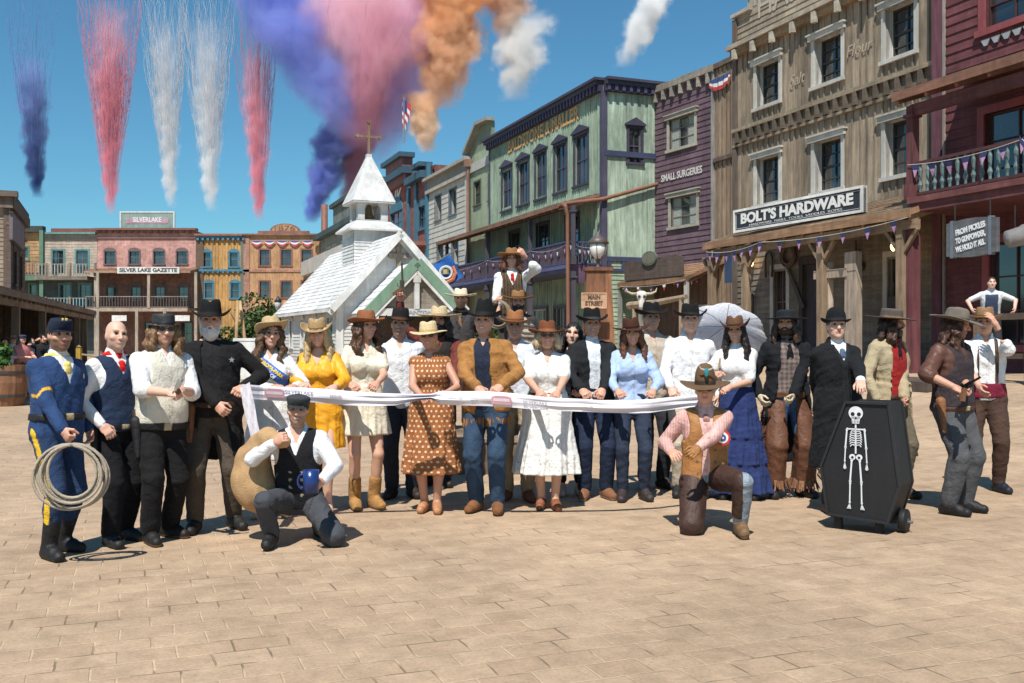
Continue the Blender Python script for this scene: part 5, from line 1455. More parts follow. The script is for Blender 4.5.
# ------------------------------------------------------------------ coloured smoke from daytime fireworks
def smoke_mat(name, cols, h, bend, r0, r1, dens, nsc, stretch, thr, power=1.0, step=.5, top_fade=.6, bot_fade=.03, edge=1.0, thread=0.0):
 """cols: colour at base, colour at top; bend: (a,b) centre line x = a z + b z^2"""
 m = bpy.data.materials.new(name); m.use_nodes = True
 t = m.node_tree; t.nodes.remove(t.nodes['Principled BSDF'])
 out = t.nodes['Material Output']
 N = t.nodes.new; Lk = t.links.new
 def math_(op, a, b=None, c=None):
  n = N('ShaderNodeMath'); n.operation = op
  for i, v in enumerate((a, b, c)):
   if v is None: continue
   if isinstance(v, (int, float)): n.inputs[i].default_value = v
   else: Lk(v, n.inputs[i])
  return n.outputs[0]
 tc = N('ShaderNodeTexCoord'); sp = N('ShaderNodeSeparateXYZ'); Lk(tc.outputs['Object'], sp.inputs[0])
 x, y, z = sp.outputs
 # turbulence moves the coordinates
 wn = N('ShaderNodeTexNoise'); wn.inputs['Scale'].default_value = .8 / max(r1, .5) * 1.6; wn.inputs['Detail'].default_value = 4
 Lk(tc.outputs['Object'], wn.inputs['Vector'])
 ws = N('ShaderNodeSeparateXYZ'); Lk(wn.outputs['Color'], ws.inputs[0])
 t01 = math_('DIVIDE', z, h)
 rr = math_('MULTIPLY_ADD', math_('POWER', math_('MAXIMUM', t01, 0.0), power), r1 - r0, r0)
 cx = math_('ADD', math_('MULTIPLY', z, bend[0]), math_('MULTIPLY', math_('MULTIPLY', z, z), bend[1]))
 wob = math_('MULTIPLY', rr, 1.7)
 dx = math_('ADD', math_('SUBTRACT', x, cx), math_('MULTIPLY', math_('SUBTRACT', ws.outputs[0], .5), wob))
 dy = math_('ADD', y, math_('MULTIPLY', math_('SUBTRACT', ws.outputs[1], .5), wob))
 d = math_('DIVIDE', math_('SQRT', math_('ADD', math_('MULTIPLY', dx, dx), math_('MULTIPLY', dy, dy))), rr)
 fall = math_('SUBTRACT', 1.0, d)
 fall = math_('MAXIMUM', fall, 0.0)
 nz = N('ShaderNodeTexNoise'); nz.inputs['Scale'].default_value = nsc; nz.inputs['Detail'].default_value = 4; nz.inputs['Roughness'].default_value = .62
 mp = N('ShaderNodeMapping'); mp.inputs['Scale'].default_value = stretch
 # streaks follow the spreading axis: divide x,y by the radius
 cv = N('ShaderNodeCombineXYZ'); Lk(math_('MULTIPLY', math_('DIVIDE', dx, rr), r1 * .7), cv.inputs[0]); Lk(math_('MULTIPLY', math_('DIVIDE', dy, rr), r1 * .7), cv.inputs[1]); Lk(z, cv.inputs[2])
 if thread: Lk(cv.outputs[0], mp.inputs['Vector'])
 else: Lk(tc.outputs['Object'], mp.inputs['Vector'])
 Lk(mp.outputs['Vector'], nz.inputs['Vector'])
 er = math_('SUBTRACT', math_('ADD', nz.outputs['Fac'], math_('MULTIPLY', fall, edge * .55)), thr)
 er = math_('MINIMUM', math_('MULTIPLY', math_('MAXIMUM', er, 0.0), 4.0), 1.0)
 den = math_('MULTIPLY', math_('MULTIPLY', er, math_('MINIMUM', math_('MULTIPLY', fall, 2.0), 1.0)), dens)
 if top_fade > 0:
  f = math_('DIVIDE', math_('SUBTRACT', 1.0, t01), top_fade); f = math_('MINIMUM', math_('MAXIMUM', f, 0.0), 1.0)
  den = math_('MULTIPLY', den, f)
 f = math_('MINIMUM', math_('MAXIMUM', math_('DIVIDE', t01, bot_fade), 0.0), 1.0)
 den = math_('MULTIPLY', den, f)
 mix = N('ShaderNodeMix'); mix.data_type = 'RGBA'
 cn = math_('ADD', t01, math_('MULTIPLY', math_('SUBTRACT', ws.outputs[2], .5), 1.3)); cn = math_('MINIMUM', math_('MAXIMUM', cn, 0.0), 1.0)
 Lk(cn, mix.inputs['Factor']); mix.inputs['A'].default_value = (*cols[0], 1); mix.inputs['B'].default_value = (*cols[1], 1)
 pv = N('ShaderNodeVolumePrincipled'); Lk(mix.outputs['Result'], pv.inputs['Color']); Lk(den, pv.inputs['Density'])
 pv.inputs['Anisotropy'].default_value = -0.25
 Lk(pv.outputs[0], out.inputs['Volume'])
 m.cycles.volume_step_rate = step
 return m

def powder():
 m = mat('paint').copy(); m.name = 'powder'; t = m.node_tree; b = t.nodes['Principled BSDF']; out = t.nodes['Material Output']
 tr = t.nodes.new('ShaderNodeBsdfTranslucent'); at = t.nodes.new('ShaderNodeAttribute'); at.attribute_name = 'col'; t.links.new(at.outputs['Color'], tr.inputs['Color'])
 mx = t.nodes.new('ShaderNodeMixShader'); mx.inputs[0].default_value = .5
 t.links.new(b.outputs[0], mx.inputs[1]); t.links.new(tr.outputs[0], mx.inputs[2]); b.inputs['Roughness'].default_value = 1; b.inputs['Specular IOR Level'].default_value = 0
 t.links.new(mx.outputs[0], out.inputs['Surface']); MATS['powder'] = m
 m2 = m.copy(); m2.name = 'lace'; MATS['lace'] = m2
 for n_ in m2.node_tree.nodes:
  if n_.type == 'MIX_SHADER': n_.inputs[0].default_value = .78

powder()
SMOKE_I = [0]

def smoke(label, xb, yb, Y, xt, yt, r0, r1, cols, dens, nsc=.35, stretch=(1, 1, 1), thr=.45, power=1.0, step=.4, bow=0.0, top_fade=.6, bot_fade=.03, edge=1.0, thread=0.0, name='smoke_plume', streams=None):
 """plume from pixel base to pixel top at depth Y; radii in pixels"""
 k = Y / FPX; b = px(xb, yb, Y); h = (yb - yt) * k
 ex = (xt - xb) * k
 bb = bow * k * 4 / (h * h)          # sideways bow in px at mid height
 a = ex / h - (-bb) * h * -1 if False else ex / h + bb * h
 bend = (a, -bb)
 R0, R1 = r0 * k, r1 * k
 SMOKE_I[0] += 1
 m = smoke_mat('smoke_%d' % SMOKE_I[0], cols, h, bend, R0, R1, dens, nsc, stretch, thr, power, step, top_fade, bot_fade, edge, thread)
 mb = MB(); n = 14; pts = []; rs = []
 for i in range(13):
  z = h * i / 12
  pts.append((bend[0] * z + bend[1] * z * z, 0, z)); rs.append((R0 + (R1 - R0) * (i / 12) ** power) * 1.62 + .05)
 vs = []; fs = []
 for p, r_ in zip(pts, rs):
  for q in range(n): t = 2 * math.pi * q / n; vs.append((p[0] + r_ * math.cos(t), p[1] + r_ * math.sin(t), p[2]))
 for i in range(12):
  for q in range(n): q2 = (q + 1) % n; fs.append((i * n + q, i * n + q2, (i + 1) * n + q2, (i + 1) * n + q))
 fs.append(tuple(range(n - 1, -1, -1))); fs.append(tuple(12 * n + q for q in range(n)))
 mb.mesh(vs, fs, (1, 1, 1))
 o = mb.build(name, m); o.location = b
 tag(o, label, 'smoke', 'coloured smoke from daytime fireworks', 'thing')
 if streams:
  ns, spread, c, y0 = streams
  rs = np.random.RandomState(SMOKE_I[0]); m = MB(); H = (yb + 14) * k
  for j in range(ns):
   a = rs.uniform(0, 6.283); q = rs.uniform(0, 1) ** .6; z1 = H * rs.uniform(.55, 1.08); za = h * rs.uniform(.02, .35); ph = rs.uniform(0, 6.283, 4); P = []; n = 14
   up = rs.uniform(0, 1) ** 2
   za = za + (z1 - za) * up * .8
   for i in range(n + 1):
    z = za + (z1 - za) * i / n; t = z / H
    R = (R0 * .6 + (spread * k - R0 * .6) * t ** 1.15) * q; w = .06 + .34 * t
    P.append((bend[0] * z + bend[1] * z * z + R * math.cos(a + .5 * t) + w * (math.sin(z * .9 + ph[0]) * .5 + .3 * math.sin(z * 2.3 + ph[1])), R * math.sin(a) + w * .5 * math.sin(z * .8 + ph[2]), z))
   m.tube(P, [rs.uniform(.010, .034) * (.4 + .6 * math.sin(math.pi * (i + .5) / (n + 1))) for i in range(n + 1)], jit(c, .1), 3, False)
  m.build('streamers', 'powder', o, True)
 return o

PK, PKL = (.94, .36, .45), (.98, .62, .68)
BLU, BLL = (.22, .31, .76), (.42, .50, .86)
WHS = (.97, .97, .97)
PS, WS, BS = (.88, .40, .48), (.82, .83, .85), (.32, .42, .74)
smoke('short dark blue smoke plume at far left', 37, 197, 150, 31, 55, 6, 19, ((.03, .07, .27), (.36, .45, .80)), 2.0, .9, (1, 1, .3), .46, .7, top_fade=.9, bot_fade=.12, streams=(70, 36, BS, 0))
smoke('tall pink thread smoke plume left of the white ones', 111, 214, 150, 110, 0, 6, 22, (PK, PKL), 1.3, 1.9, (1, 1, .14), .53, .8, thread=1, top_fade=1.0, bot_fade=.1, streams=(300, 42, PS, 0))
smoke('left one of two white thread smoke plumes', 171, 207, 150, 164, 20, 6, 17, (WHS, WHS), 1.0, 2.0, (1, 1, .14), .53, .7, thread=1, top_fade=1.0, bot_fade=.1, streams=(150, 36, WS, 0))
smoke('right one of two white thread smoke plumes', 211, 211, 150, 205, 15, 7, 19, (WHS, WHS), 1.0, 2.0, (1, 1, .14), .53, .7, thread=1, top_fade=1.0, bot_fade=.1, streams=(160, 40, WS, 0))
smoke('slim pink smoke plume left of the big cloud', 259, 220, 150, 256, 45, 6, 19, (PK, PKL), 1.4, 1.8, (1, 1, .15), .52, .8, thread=1, top_fade=.9, bot_fade=.1, streams=(140, 34, PS, 0))
smoke('billowing blue smoke column behind the chapel tower', 309, 222, 150, 352, 92, 7, 30, (BLU, BLL), 2.2, .6, (1, 1, .8), .47, .7, top_fade=.2, bot_fade=.1, step=.45)
smoke('dark maroon smoke column next to the blue column', 350, 216, 152, 370, 60, 12, 30, ((.50, .26, .34), (.72, .38, .50)), 1.1, .6, (1, 1, .7), .47, .7, top_fade=.3, bot_fade=.2, step=.45)
smoke('wide blue smoke cloud drifting to the upper left', 348, 140, 145, 262, -25, 22, 58, ((.42, .50, .94), (.34, .43, .86)), .40, .6, (1, 1, 1), .47, .8, top_fade=.05, bot_fade=.2, step=.45)
smoke('huge pink smoke cloud fanning out at top centre', 356, 152, 147, 372, -28, 15, 84, ((.985, .48, .61), (1.0, .76, .83)), .27, 1.1, (1, 1, .4), .49, .7, top_fade=.05, bot_fade=.15, step=.45, streams=(60, 90, (.85, .45, .52), 0))
smoke('purple smoke cloud on the right of the pink cloud', 375, 170, 151, 440, -25, 14, 50, ((.50, .46, .86), (.95, .66, .86)), .36, .6, (1, 1, .7), .47, .7, top_fade=.1, bot_fade=.2, step=.45)
smoke('orange smoke cloud drifting at the top', 438, 108, 148, 458, -28, 13, 46, ((.97, .72, .54), (.95, .58, .30)), 1.5, .55, (1, 1, 1), .50, .5, top_fade=.1, bot_fade=.25, step=.45)
smoke('small round peach smoke puff above the brick bank', 426, 152, 148, 424, 90, 7, 21, ((.97, .86, .76), (.97, .70, .45)), 2.2, .8, (1, 1, 1), .45, .5, top_fade=.35, bot_fade=.25, step=.45)
smoke('pale grey smoke puff over the green building', 512, 100, 148, 528, 12, 16, 32, ((.93, .94, .95), (.95, .94, .93)), 1.0, .5, (1, 1, 1), .53, .6, top_fade=.4, bot_fade=.5, step=.45)
smoke('thin rusty smoke drift at the top right of the orange cloud', 505, 45, 148, 512, -28, 14, 30, ((.88, .72, .60), (.80, .50, .34)), 1.0, .5, (1, 1, 1), .52, .6, top_fade=.2, bot_fade=.4, step=.45)
smoke('white smoke wisp in the clear sky at right', 622, 66, 148, 664, -20, 12, 24, ((.94, .95, .96), (.95, .95, .96)), .9, .5, (1, 1, 1), .50, .6, top_fade=.2, bot_fade=.4, step=.45)

# ------------------------------------------------------------------ people: signed-distance bodies and clothes meshed with surface nets
def surface_nets(D, xs, ys, zs):
 nx, ny, nz = D.shape
 s = D < 0
 c = np.zeros((nx - 1, ny - 1, nz - 1), np.uint8)
 for a in (0, 1):
  for b in (0, 1):
   for d in (0, 1):
    c += s[a:nx - 1 + a, b:ny - 1 + b, d:nz - 1 + d]
 act = (c > 0) & (c < 8)
 I, J, K = np.nonzero(act)
 n = len(I)
 if n == 0: return np.zeros((0, 3)), np.zeros((0, 4), int)
 idx = -np.ones(act.shape, np.int64); idx[I, J, K] = np.arange(n)
 corners = [(a, b, d) for a in (0, 1) for b in (0, 1) for d in (0, 1)]
 val = np.stack([D[I + a, J + b, K + d] for a, b, d in corners], 1)
 cpos = np.array(corners, float)
 acc = np.zeros((n, 3)); cnt = np.zeros(n)
 for p in range(8):
  for q in range(p + 1, 8):
   df = cpos[q] - cpos[p]
   if abs(df).sum() != 1: continue
   va, vb = val[:, p], val[:, q]
   m = (va < 0) != (vb < 0)
   t = np.where(m, va / np.where(m, va - vb, 1), 0)
   acc += m[:, None] * (cpos[p] + df * t[:, None]); cnt += m
 f = acc / cnt[:, None]
 V = np.stack([xs[I] + f[:, 0] * (xs[I + 1] - xs[I]), ys[J] + f[:, 1] * (ys[J + 1] - ys[J]), zs[K] + f[:, 2] * (zs[K + 1] - zs[K])], 1)
 Q = []
 def quads(m, o, flip):
  i, j, k = np.nonzero(m)
  i, j, k = i + o[0], j + o[1], k + o[2]
  return i, j, k
 # x edges
 e = s[:-1, 1:-1, 1:-1] != s[1:, 1:-1, 1:-1]
 i, j, k = np.nonzero(e); j += 1; k += 1
 q = np.stack([idx[i, j - 1, k - 1], idx[i, j, k - 1], idx[i, j, k], idx[i, j - 1, k]], 1); fl = ~s[i, j, k]; q[fl] = q[fl][:, ::-1]; Q.append(q)
 e = s[1:-1, :-1, 1:-1] != s[1:-1, 1:, 1:-1]
 i, j, k = np.nonzero(e); i += 1; k += 1
 q = np.stack([idx[i - 1, j, k - 1], idx[i - 1, j, k], idx[i, j, k], idx[i, j, k - 1]], 1); fl = ~s[i, j, k]; q[fl] = q[fl][:, ::-1]; Q.append(q)
 e = s[1:-1, 1:-1, :-1] != s[1:-1, 1:-1, 1:]
 i, j, k = np.nonzero(e); i += 1; j += 1
 q = np.stack([idx[i - 1, j - 1, k], idx[i, j - 1, k], idx[i, j, k], idx[i - 1, j, k]], 1); fl = ~s[i, j, k]; q[fl] = q[fl][:, ::-1]; Q.append(q)
 Q = np.concatenate(Q)
 return V, Q

class Field:
 def __init__(self, lo, hi, h):
  self.ax = [np.arange(lo[i] - 2 * h, hi[i] + 2 * h, h) for i in range(3)]
  self.D = np.full([len(a) for a in self.ax], 0.5, np.float32)
  self.h = h

 def sub(self, lo, hi):
  sl = []
  for i in range(3):
   a = np.searchsorted(self.ax[i], lo[i]); b = np.searchsorted(self.ax[i], hi[i])
   sl.append(slice(a, max(a, b)))
  return tuple(sl)

 def grid(self, sl):
  X = self.ax[0][sl[0]][:, None, None]; Y = self.ax[1][sl[1]][None, :, None]; Z = self.ax[2][sl[2]][None, None, :]
  return X, Y, Z

 def union(self, lo, hi, fn, k=0.02):
  m = max(k, 0.03) + 2 * self.h
  sl = self.sub(np.asarray(lo) - m, np.asarray(hi) + m)
  if 0 in self.D[sl].shape: return
  b = fn(*self.grid(sl)).astype(np.float32); a = self.D[sl]
  h = np.clip(.5 + .5 * (a - b) / k, 0, 1)
  self.D[sl] = a + (b - a) * h - k * h * (1 - h)

 def carve(self, lo, hi, fn, k=0.01):
  """smooth subtraction of fn<0"""
  sl = self.sub(np.asarray(lo) - .03, np.asarray(hi) + .03)
  if 0 in self.D[sl].shape: return
  b = -fn(*self.grid(sl)).astype(np.float32); a = self.D[sl]
  h = np.clip(.5 - .5 * (a - b) / k, 0, 1)
  self.D[sl] = a + (b - a) * h + k * h * (1 - h)

 def cut(self, fn):
  """intersection with fn<0 over the whole grid"""
  X, Y, Z = self.grid((slice(None),) * 3)
  self.D = np.maximum(self.D, np.broadcast_to(fn(X, Y, Z), self.D.shape)).astype(np.float32)

 def cone(self, a, b, r0, r1, k=0.02):
  a, b = np.asarray(a, float), np.asarray(b, float); R = max(r0, r1)
  ba = b - a; L2 = max(ba @ ba, 1e-9)
  def fn(X, Y, Z):
   t = np.clip(((X - a[0]) * ba[0] + (Y - a[1]) * ba[1] + (Z - a[2]) * ba[2]) / L2, 0, 1)
   return np.sqrt((X - a[0] - t * ba[0]) ** 2 + (Y - a[1] - t * ba[1]) ** 2 + (Z - a[2] - t * ba[2]) ** 2) - (r0 + (r1 - r0) * t)
  self.union(np.minimum(a, b) - R, np.maximum(a, b) + R, fn, k)

 def ell(self, c, r, R=None, k=0.02, carve=False):
  c = np.asarray(c, float); r = np.asarray(r, float); m = r.min()
  def fn(X, Y, Z):
   x, y, z = X - c[0], Y - c[1], Z - c[2]
   if R is not None:
    x, y, z = R[0, 0] * x + R[1, 0] * y + R[2, 0] * z, R[0, 1] * x + R[1, 1] * y + R[2, 1] * z, R[0, 2] * x + R[1, 2] * y + R[2, 2] * z
   q = np.sqrt((x / r[0]) ** 2 + (y / r[1]) ** 2 + (z / r[2]) ** 2)
   q2 = np.sqrt((x / r[0] ** 2) ** 2 + (y / r[1] ** 2) ** 2 + (z / r[2] ** 2) ** 2) + 1e-6
   return q * (q - 1) / q2
  g = r.max() if R is not None else r
  (self.carve if carve else self.union)(c - g, c + g, fn, k)

 def ripple(self, amp, seed, stretch=(1, 1, 1.6), freq=26.0):
  if amp <= 0: return
  m = np.abs(self.D) < 4 * self.h + amp
  I, J, K = np.nonzero(m)
  P = np.stack([self.ax[0][I], self.ax[1][J], self.ax[2][K]], 1)
  rs = np.random.RandomState(seed); d = np.zeros(len(I))
  for o in range(5):
   w = rs.normal(size=3) * np.array(stretch); w *= freq * (0.6 + .5 * o) / np.linalg.norm(w)
   w2 = rs.normal(size=3); w2 *= freq * .6 / np.linalg.norm(w2)
   s = np.sin(P @ w + 1.4 * np.sin(P @ w2 + rs.uniform(0, 6)) + rs.uniform(0, 6))
   d += (np.abs(s) * 1.5 - .95 if o % 2 else .7 * s) / (1 + .4 * o)
  self.D[I, J, K] += (amp * .6 * d).astype(np.float32)

 def mesh(self, close=True):
  if close:
   for i in range(3):
    ix = [slice(None)] * 3
    for e in (0, -1):
     ix[i] = e; self.D[tuple(ix)] = np.maximum(self.D[tuple(ix)], .01)
  return surface_nets(self.D, *self.ax)

def np_mesh(name, V, Q, col, mt, parent, smooth=True):
 me = bpy.data.meshes.new(name)
 me.vertices.add(len(V)); me.vertices.foreach_set('co', np.ascontiguousarray(V, np.float32).ravel())
 me.loops.add(Q.size); me.loops.foreach_set('vertex_index', Q.astype(np.int32).ravel())
 me.polygons.add(len(Q)); me.polygons.foreach_set('loop_start', np.arange(0, Q.size, 4, dtype=np.int32)); me.polygons.foreach_set('loop_total', np.full(len(Q), 4, np.int32))
 me.update(calc_edges=True); me.validate()
 ca = me.color_attributes.new('col', 'FLOAT_COLOR', 'POINT')
 cc = np.ones((len(V), 4), np.float32); cc[:, :3] = col
 ca.data.foreach_set('color', cc.ravel())
 return link(name, me, mt, parent, smooth)

def rot(yaw=0, pitch=0, roll=0):
 """pitch>0 tips forwards (towards -y), roll>0 leans to the person's left (+x), yaw>0 turns to +x"""
 return np.array(Matrix.Rotation(yaw, 3, 'Z') @ Matrix.Rotation(pitch, 3, 'X') @ Matrix.Rotation(roll, 3, 'Y'))

def ik(a, t, l1, l2, pole):
 a, t, pole = np.asarray(a, float), np.asarray(t, float), np.asarray(pole, float)
 d = t - a; L = np.linalg.norm(d); mx = (l1 + l2) * .995
 if L > mx: t = a + d / L * mx; d = t - a; L = mx
 L = max(L, abs(l1 - l2) + .02)
 u = d / np.linalg.norm(d); p = pole - u * (pole @ u); p /= np.linalg.norm(p) + 1e-9
 x = (l1 * l1 - l2 * l2 + L * L) / (2 * L); h = math.sqrt(max(l1 * l1 - x * x, 0))
 return a + u * x + p * h, a + u * L

MALE = np.array([(-.12, .085, .08, .01), (-.06, .15, .108, .01), (0, .165, .115, .008), (.08, .158, .108, .0), (.16, .150, .104, -.002), (.25, .158, .11, 0), (.35, .168, .118, .004), (.43, .170, .112, .008), (.49, .148, .095, .012), (.53, .105, .08, .014), (.58, .055, .055, .012)])
FEM = np.array([(-.12, .09, .085, .01), (-.06, .158, .112, .012), (0, .17, .115, .012), (.08, .145, .10, .004), (.16, .120, .088, 0), (.25, .132, .094, 0), (.35, .148, .10, .004), (.43, .150, .098, .008), (.49, .135, .085, .012), (.53, .085, .07, .014), (.58, .046, .048, .012)])

GPEOPLE = 'people posing for the ribbon cutting'

class Person:
 def __init__(s, label, x, Y, H=1.75, yaw=0, z=None, female=False, girth=1.0, lean=0, side=0, twist=0, pelvis=None, hands=None, feet=None, poles=None, head=(0, 0, 0), skin=(.50, .29, .21), vox=.012, group=None, parent_name='person', legs=None):
  if group == GPEOPLE and pelvis is None and x > 125: H *= 1.045
  if pelvis is None and not lean: side = side or (math.sin(x * 1.7) * 2.2); yaw += math.sin(x * 2.9) * 5
  s.H = H; s.s = k = H / 1.75; s.female = female; s.girth = girth; s.vox = vox; s.skin = np.array(skin)
  gx = (x - 512) / FPX * Y
  s.z0 = ground_z(gx, Y) if z is None else z
  s.yaw = rad(yaw)
  s.root = thing(parent_name, label, 'person', (gx, Y, s.z0), s.yaw, group)
  s.loc = np.array((gx, Y, s.z0))
  s.tab = (FEM if female else MALE).copy() * k
  s.tab[:, 1:3] *= girth
  s.P = np.array(pelvis if pelvis is not None else (0, 0, .925)) * (k if pelvis is None else 1)
  s.R = rot(rad(twist), rad(lean), rad(side))
  tl = lambda v: s.P + s.R @ (np.array(v) * k)
  s.tl = tl
  sw = .140 if female else .168
  sw *= .5 + .5 * girth
  s.sh = {'R': tl((-sw, .012, .470)), 'L': tl((sw, .012, .470))}
  s.neck0 = tl((0, .014, .53)); s.neck1 = tl((0, -.005, .635))
  s.Rh = s.R @ rot(*[rad(a) for a in head])
  if lean or side: s.Rh = rot(rad(twist)) @ rot(*[rad(a) for a in head])
  s.hc = s.neck1 + s.Rh @ (np.array((0, -.022, .075)) * k)
  # arms
  s.el, s.wr, s.hd = {}, {}, {}
  hands = hands or {}; poles = poles or {}
  s.curl = {}
  s.palm = {}
  for sd, sg in (('R', -1), ('L', 1)):
   hnd = hands.get(sd)
   if hnd is None: t = s.sh[sd] + np.array((sg * .07, -.06, -.53)) * k; cu = .35; pm = None
   else:
    t = hnd['t']; cu = hnd.get('curl', .6); pm = hnd.get('palm')
    if hnd.get('px', True): t = s.local(px(*t))
    t = np.array(t, float)
   pole = np.array(poles.get(sd, (sg * .8, .7, -.55)))
   # the target is the palm centre; pull the wrist back from it
   e0, w0 = ik(s.sh[sd], t, .285 * k, .33 * k, pole)
   d = (t - e0); d /= np.linalg.norm(d)
   s.el[sd], s.wr[sd] = ik(s.sh[sd], t - d * .07 * k, .285 * k, .255 * k, pole)
   f = s.wr[sd] - s.el[sd]; s.hd[sd] = f / np.linalg.norm(f)
   s.curl[sd] = cu; s.palm[sd] = pm
  # legs
  s.hip, s.kn, s.an, s.toe = {}, {}, {}, {}
  feet = feet or {}; legs = legs or {}
  for sd, sg in (('R', -1), ('L', 1)):
   s.hip[sd] = tl((sg * .088, .008, -.02))
   if sd in legs:
    s.kn[sd], s.an[sd], s.toe[sd] = [np.array(v, float) for v in legs[sd]]
    continue
   fx, fy, fa = feet.get(sd, (sg * .10, 0, sg * 18))
   an = np.array((fx, fy, .085 * k))
   s.kn[sd], s.an[sd] = ik(s.hip[sd], an, .435 * k, .425 * k, (sg * .12, -1, 0))
   a = rad(fa); s.toe[sd] = s.an[sd] + np.array((math.sin(a) * .16, -math.cos(a) * .16, -.05)) * k
  pts = np.array(list(s.sh.values()) + list(s.el.values()) + list(s.wr.values()) + list(s.kn.values()) + list(s.an.values()) + list(s.toe.values()) + [s.hc, s.P])
  s.lo, s.hi = pts.min(0) - .22, pts.max(0) + .22
  s.seed = int(abs(x * 7 + Y * 13)) % 9999

 def local(s, p):
  d = np.array(p) - s.loc; c, n = math.cos(-s.yaw), math.sin(-s.yaw)
  return np.array((c * d[0] - n * d[1], n * d[0] + c * d[1], d[2]))

 # ---- pieces
 def torso(s, F, inf=0.0, z0=None, z1=None, k=.03, belly=0.0, bust=True, rnd=0.0, tab=None):
  T = s.tab if tab is None else tab; R, P = s.R, s.P; kk = s.s
  lo_z = T[0, 0] if z0 is None else z0 * kk; hi_z = T[-1, 0] if z1 is None else z1 * kk
  def fn(X, Y, Z):
   x, y, z = X - P[0], Y - P[1], Z - P[2]
   x, y, z = R[0, 0] * x + R[1, 0] * y + R[2, 0] * z, R[0, 1] * x + R[1, 1] * y + R[2, 1] * z, R[0, 2] * x + R[1, 2] * y + R[2, 2] * z
   rx = np.interp(z, T[:, 0], T[:, 1]) + inf; ry = np.interp(z, T[:, 0], T[:, 2]) + inf
   y = y - np.interp(z, T[:, 0], T[:, 3])
   if belly: ry = ry + belly * np.exp(-((z - .12 * kk) / (.12 * kk)) ** 2) * (y < 0)
   q = ((np.abs(x) / rx) ** 2.5 + (np.abs(y) / ry) ** 2.5) ** .4
   d = (q - 1) * np.minimum(rx, ry) * .9
   return np.maximum(np.maximum(d, lo_z - z), z - hi_z)
  c = s.tl((0, 0, .22)); F.union(c - .46, c + .46, fn, k)
  if s.female and bust and hi_z > .3 * kk:
   for sg in (-1, 1): F.ell(s.tl((sg * .066, -.088, .345)), np.array((.062, .055, .062)) * kk * (.5 + .5 * s.girth) + inf, s.R, k=.035)

 def arm(s, F, sd, t1=2.0, r=0.0, r1=None, k=.025, t0=0.0):
  """t1: 1 = elbow, 2 = wrist"""
  kk = s.s; g = .5 + .5 * s.girth; f = .86 if s.female else 1.0
  r1 = r if r1 is None else r1
  r, r1 = r * .55, r1 * .7
  a, e, w = s.sh[sd], s.el[sd], s.wr[sd]
  u = min(1, t1); rr = lambda t: r + (r1 - r) * t / max(t1, .01)
  A = a + (e - a) * t0
  F.cone(A, a + (e - a) * u, (.048 * f * g * kk) + rr(0), (.052 - .011 * u) * f * g * kk + rr(u), k)
  if t1 > 1:
   v = t1 - 1; F.cone(e, e + (w - e) * v, .042 * f * g * kk + rr(1), (.042 - .014 * v) * f * g * kk + rr(t1), .010)

 def leg(s, F, sd, t1=2.0, r=0.0, r1=None, k=.03, t0=0.0):
  kk = s.s; g = .55 + .45 * s.girth; f = .95 if s.female else 1.0
  r1 = r if r1 is None else r1
  a, b, c = s.hip[sd], s.kn[sd], s.an[sd]; rr = lambda t: r + (r1 - r) * t / max(t1, .01)
  u = min(1, t1)
  if t0 < 1: F.cone(a + (b - a) * t0, a + (b - a) * u, .088 * g * f * kk + rr(0), (.088 - .034 * u) * g * f * kk + rr(u), k)
  if t1 > 1:
   v = t1 - 1; v0 = max(0, t0 - 1); d = (c - b)
   F.cone(b + d * v0, b + d * v, .054 * g * f * kk + rr(1), (.054 - .018 * v) * f * g * kk + rr(t1), .010)
   if t0 <= 1 and v > .5:
    n = np.cross(d / np.linalg.norm(d), (1, 0, 0)); n = n * (1 if n[1] > 0 else -1)
    F.ell(b + d * .3 + n * .018 * kk, np.array((.045, .045, .10)) * kk * f + r, None, .03)

 def foot(s, F, sd, r=0.0, shaft=0.0, heel=False, wide=1.0):
  kk = s.s; a, t = s.an[sd], s.toe[sd]; d = t - a
  hl = a - np.array((d[0], d[1], 0)) * .28; hl = hl + np.array((0, 0, -.045 * kk)) if abs(d[2]) < .12 else a - d * .1
  F.cone(hl, t + np.array((0, 0, .0)), (.034 * kk + r) * wide, (.030 * kk + r) * wide, .03)
  F.cone(a + np.array((0, 0, -.01)), a + d * .55 + np.array((0, 0, .0)), .036 * kk + r, .032 * kk + r, .03)
  if shaft:
   u = s.kn[sd] - a; L = np.linalg.norm(u); F.cone(a, a + u / L * shaft, .04 * kk + r, (.05 if shaft > .2 else .043) * kk + r, .02)

 # ---- body with head and hands: one mesh
 def head_field(s, F):
  k = s.s * .97; R = s.Rh; c = s.hc
  H = lambda v: c + R @ (np.array(v) * k)
  E = lambda v, r, kk=.015, carve=False: F.ell(H(v), np.array(r) * k, R, kk, carve)
  E((0, .014, .028), (.076, .096, .090)); E((0, -.012, -.022), (.066, .078, .088), .03)
  jw = .048 if s.female else .056
  E((0, -.030, -.068), (jw, .055, .048), .03); E((0, -.070, -.098), (.022, .020, .018), .025)
  for sg in (-1, 1):
   E((sg * .036, -.078, .012), (.022, .016, .012), .014, True)
   E((sg * .046, -.060, -.022), (.024, .022, .022), .02)
   F.ell(H((sg * .076, .012, -.012)), np.array((.010, .020, .032)) * k, R, .008)
   E((sg * .033, -.084, .032), (.024, .012, .007), .012)
  F.cone(H((0, -.086, .020)), H((0, -.112, -.026)), .008 * k, .0135 * k, .012)
  for sg in (-1, 1): F.ell(H((sg * .011, -.100, -.030)), np.array((.009, .010, .008)) * k, R, .01)
  E((0, -.090, -.055), (.024, .010, .0055), .008); E((0, -.088, -.067), (.021, .010, .0065), .008)
  E((0, -.102, -.0605), (.024, .006, .0022), .004, True)
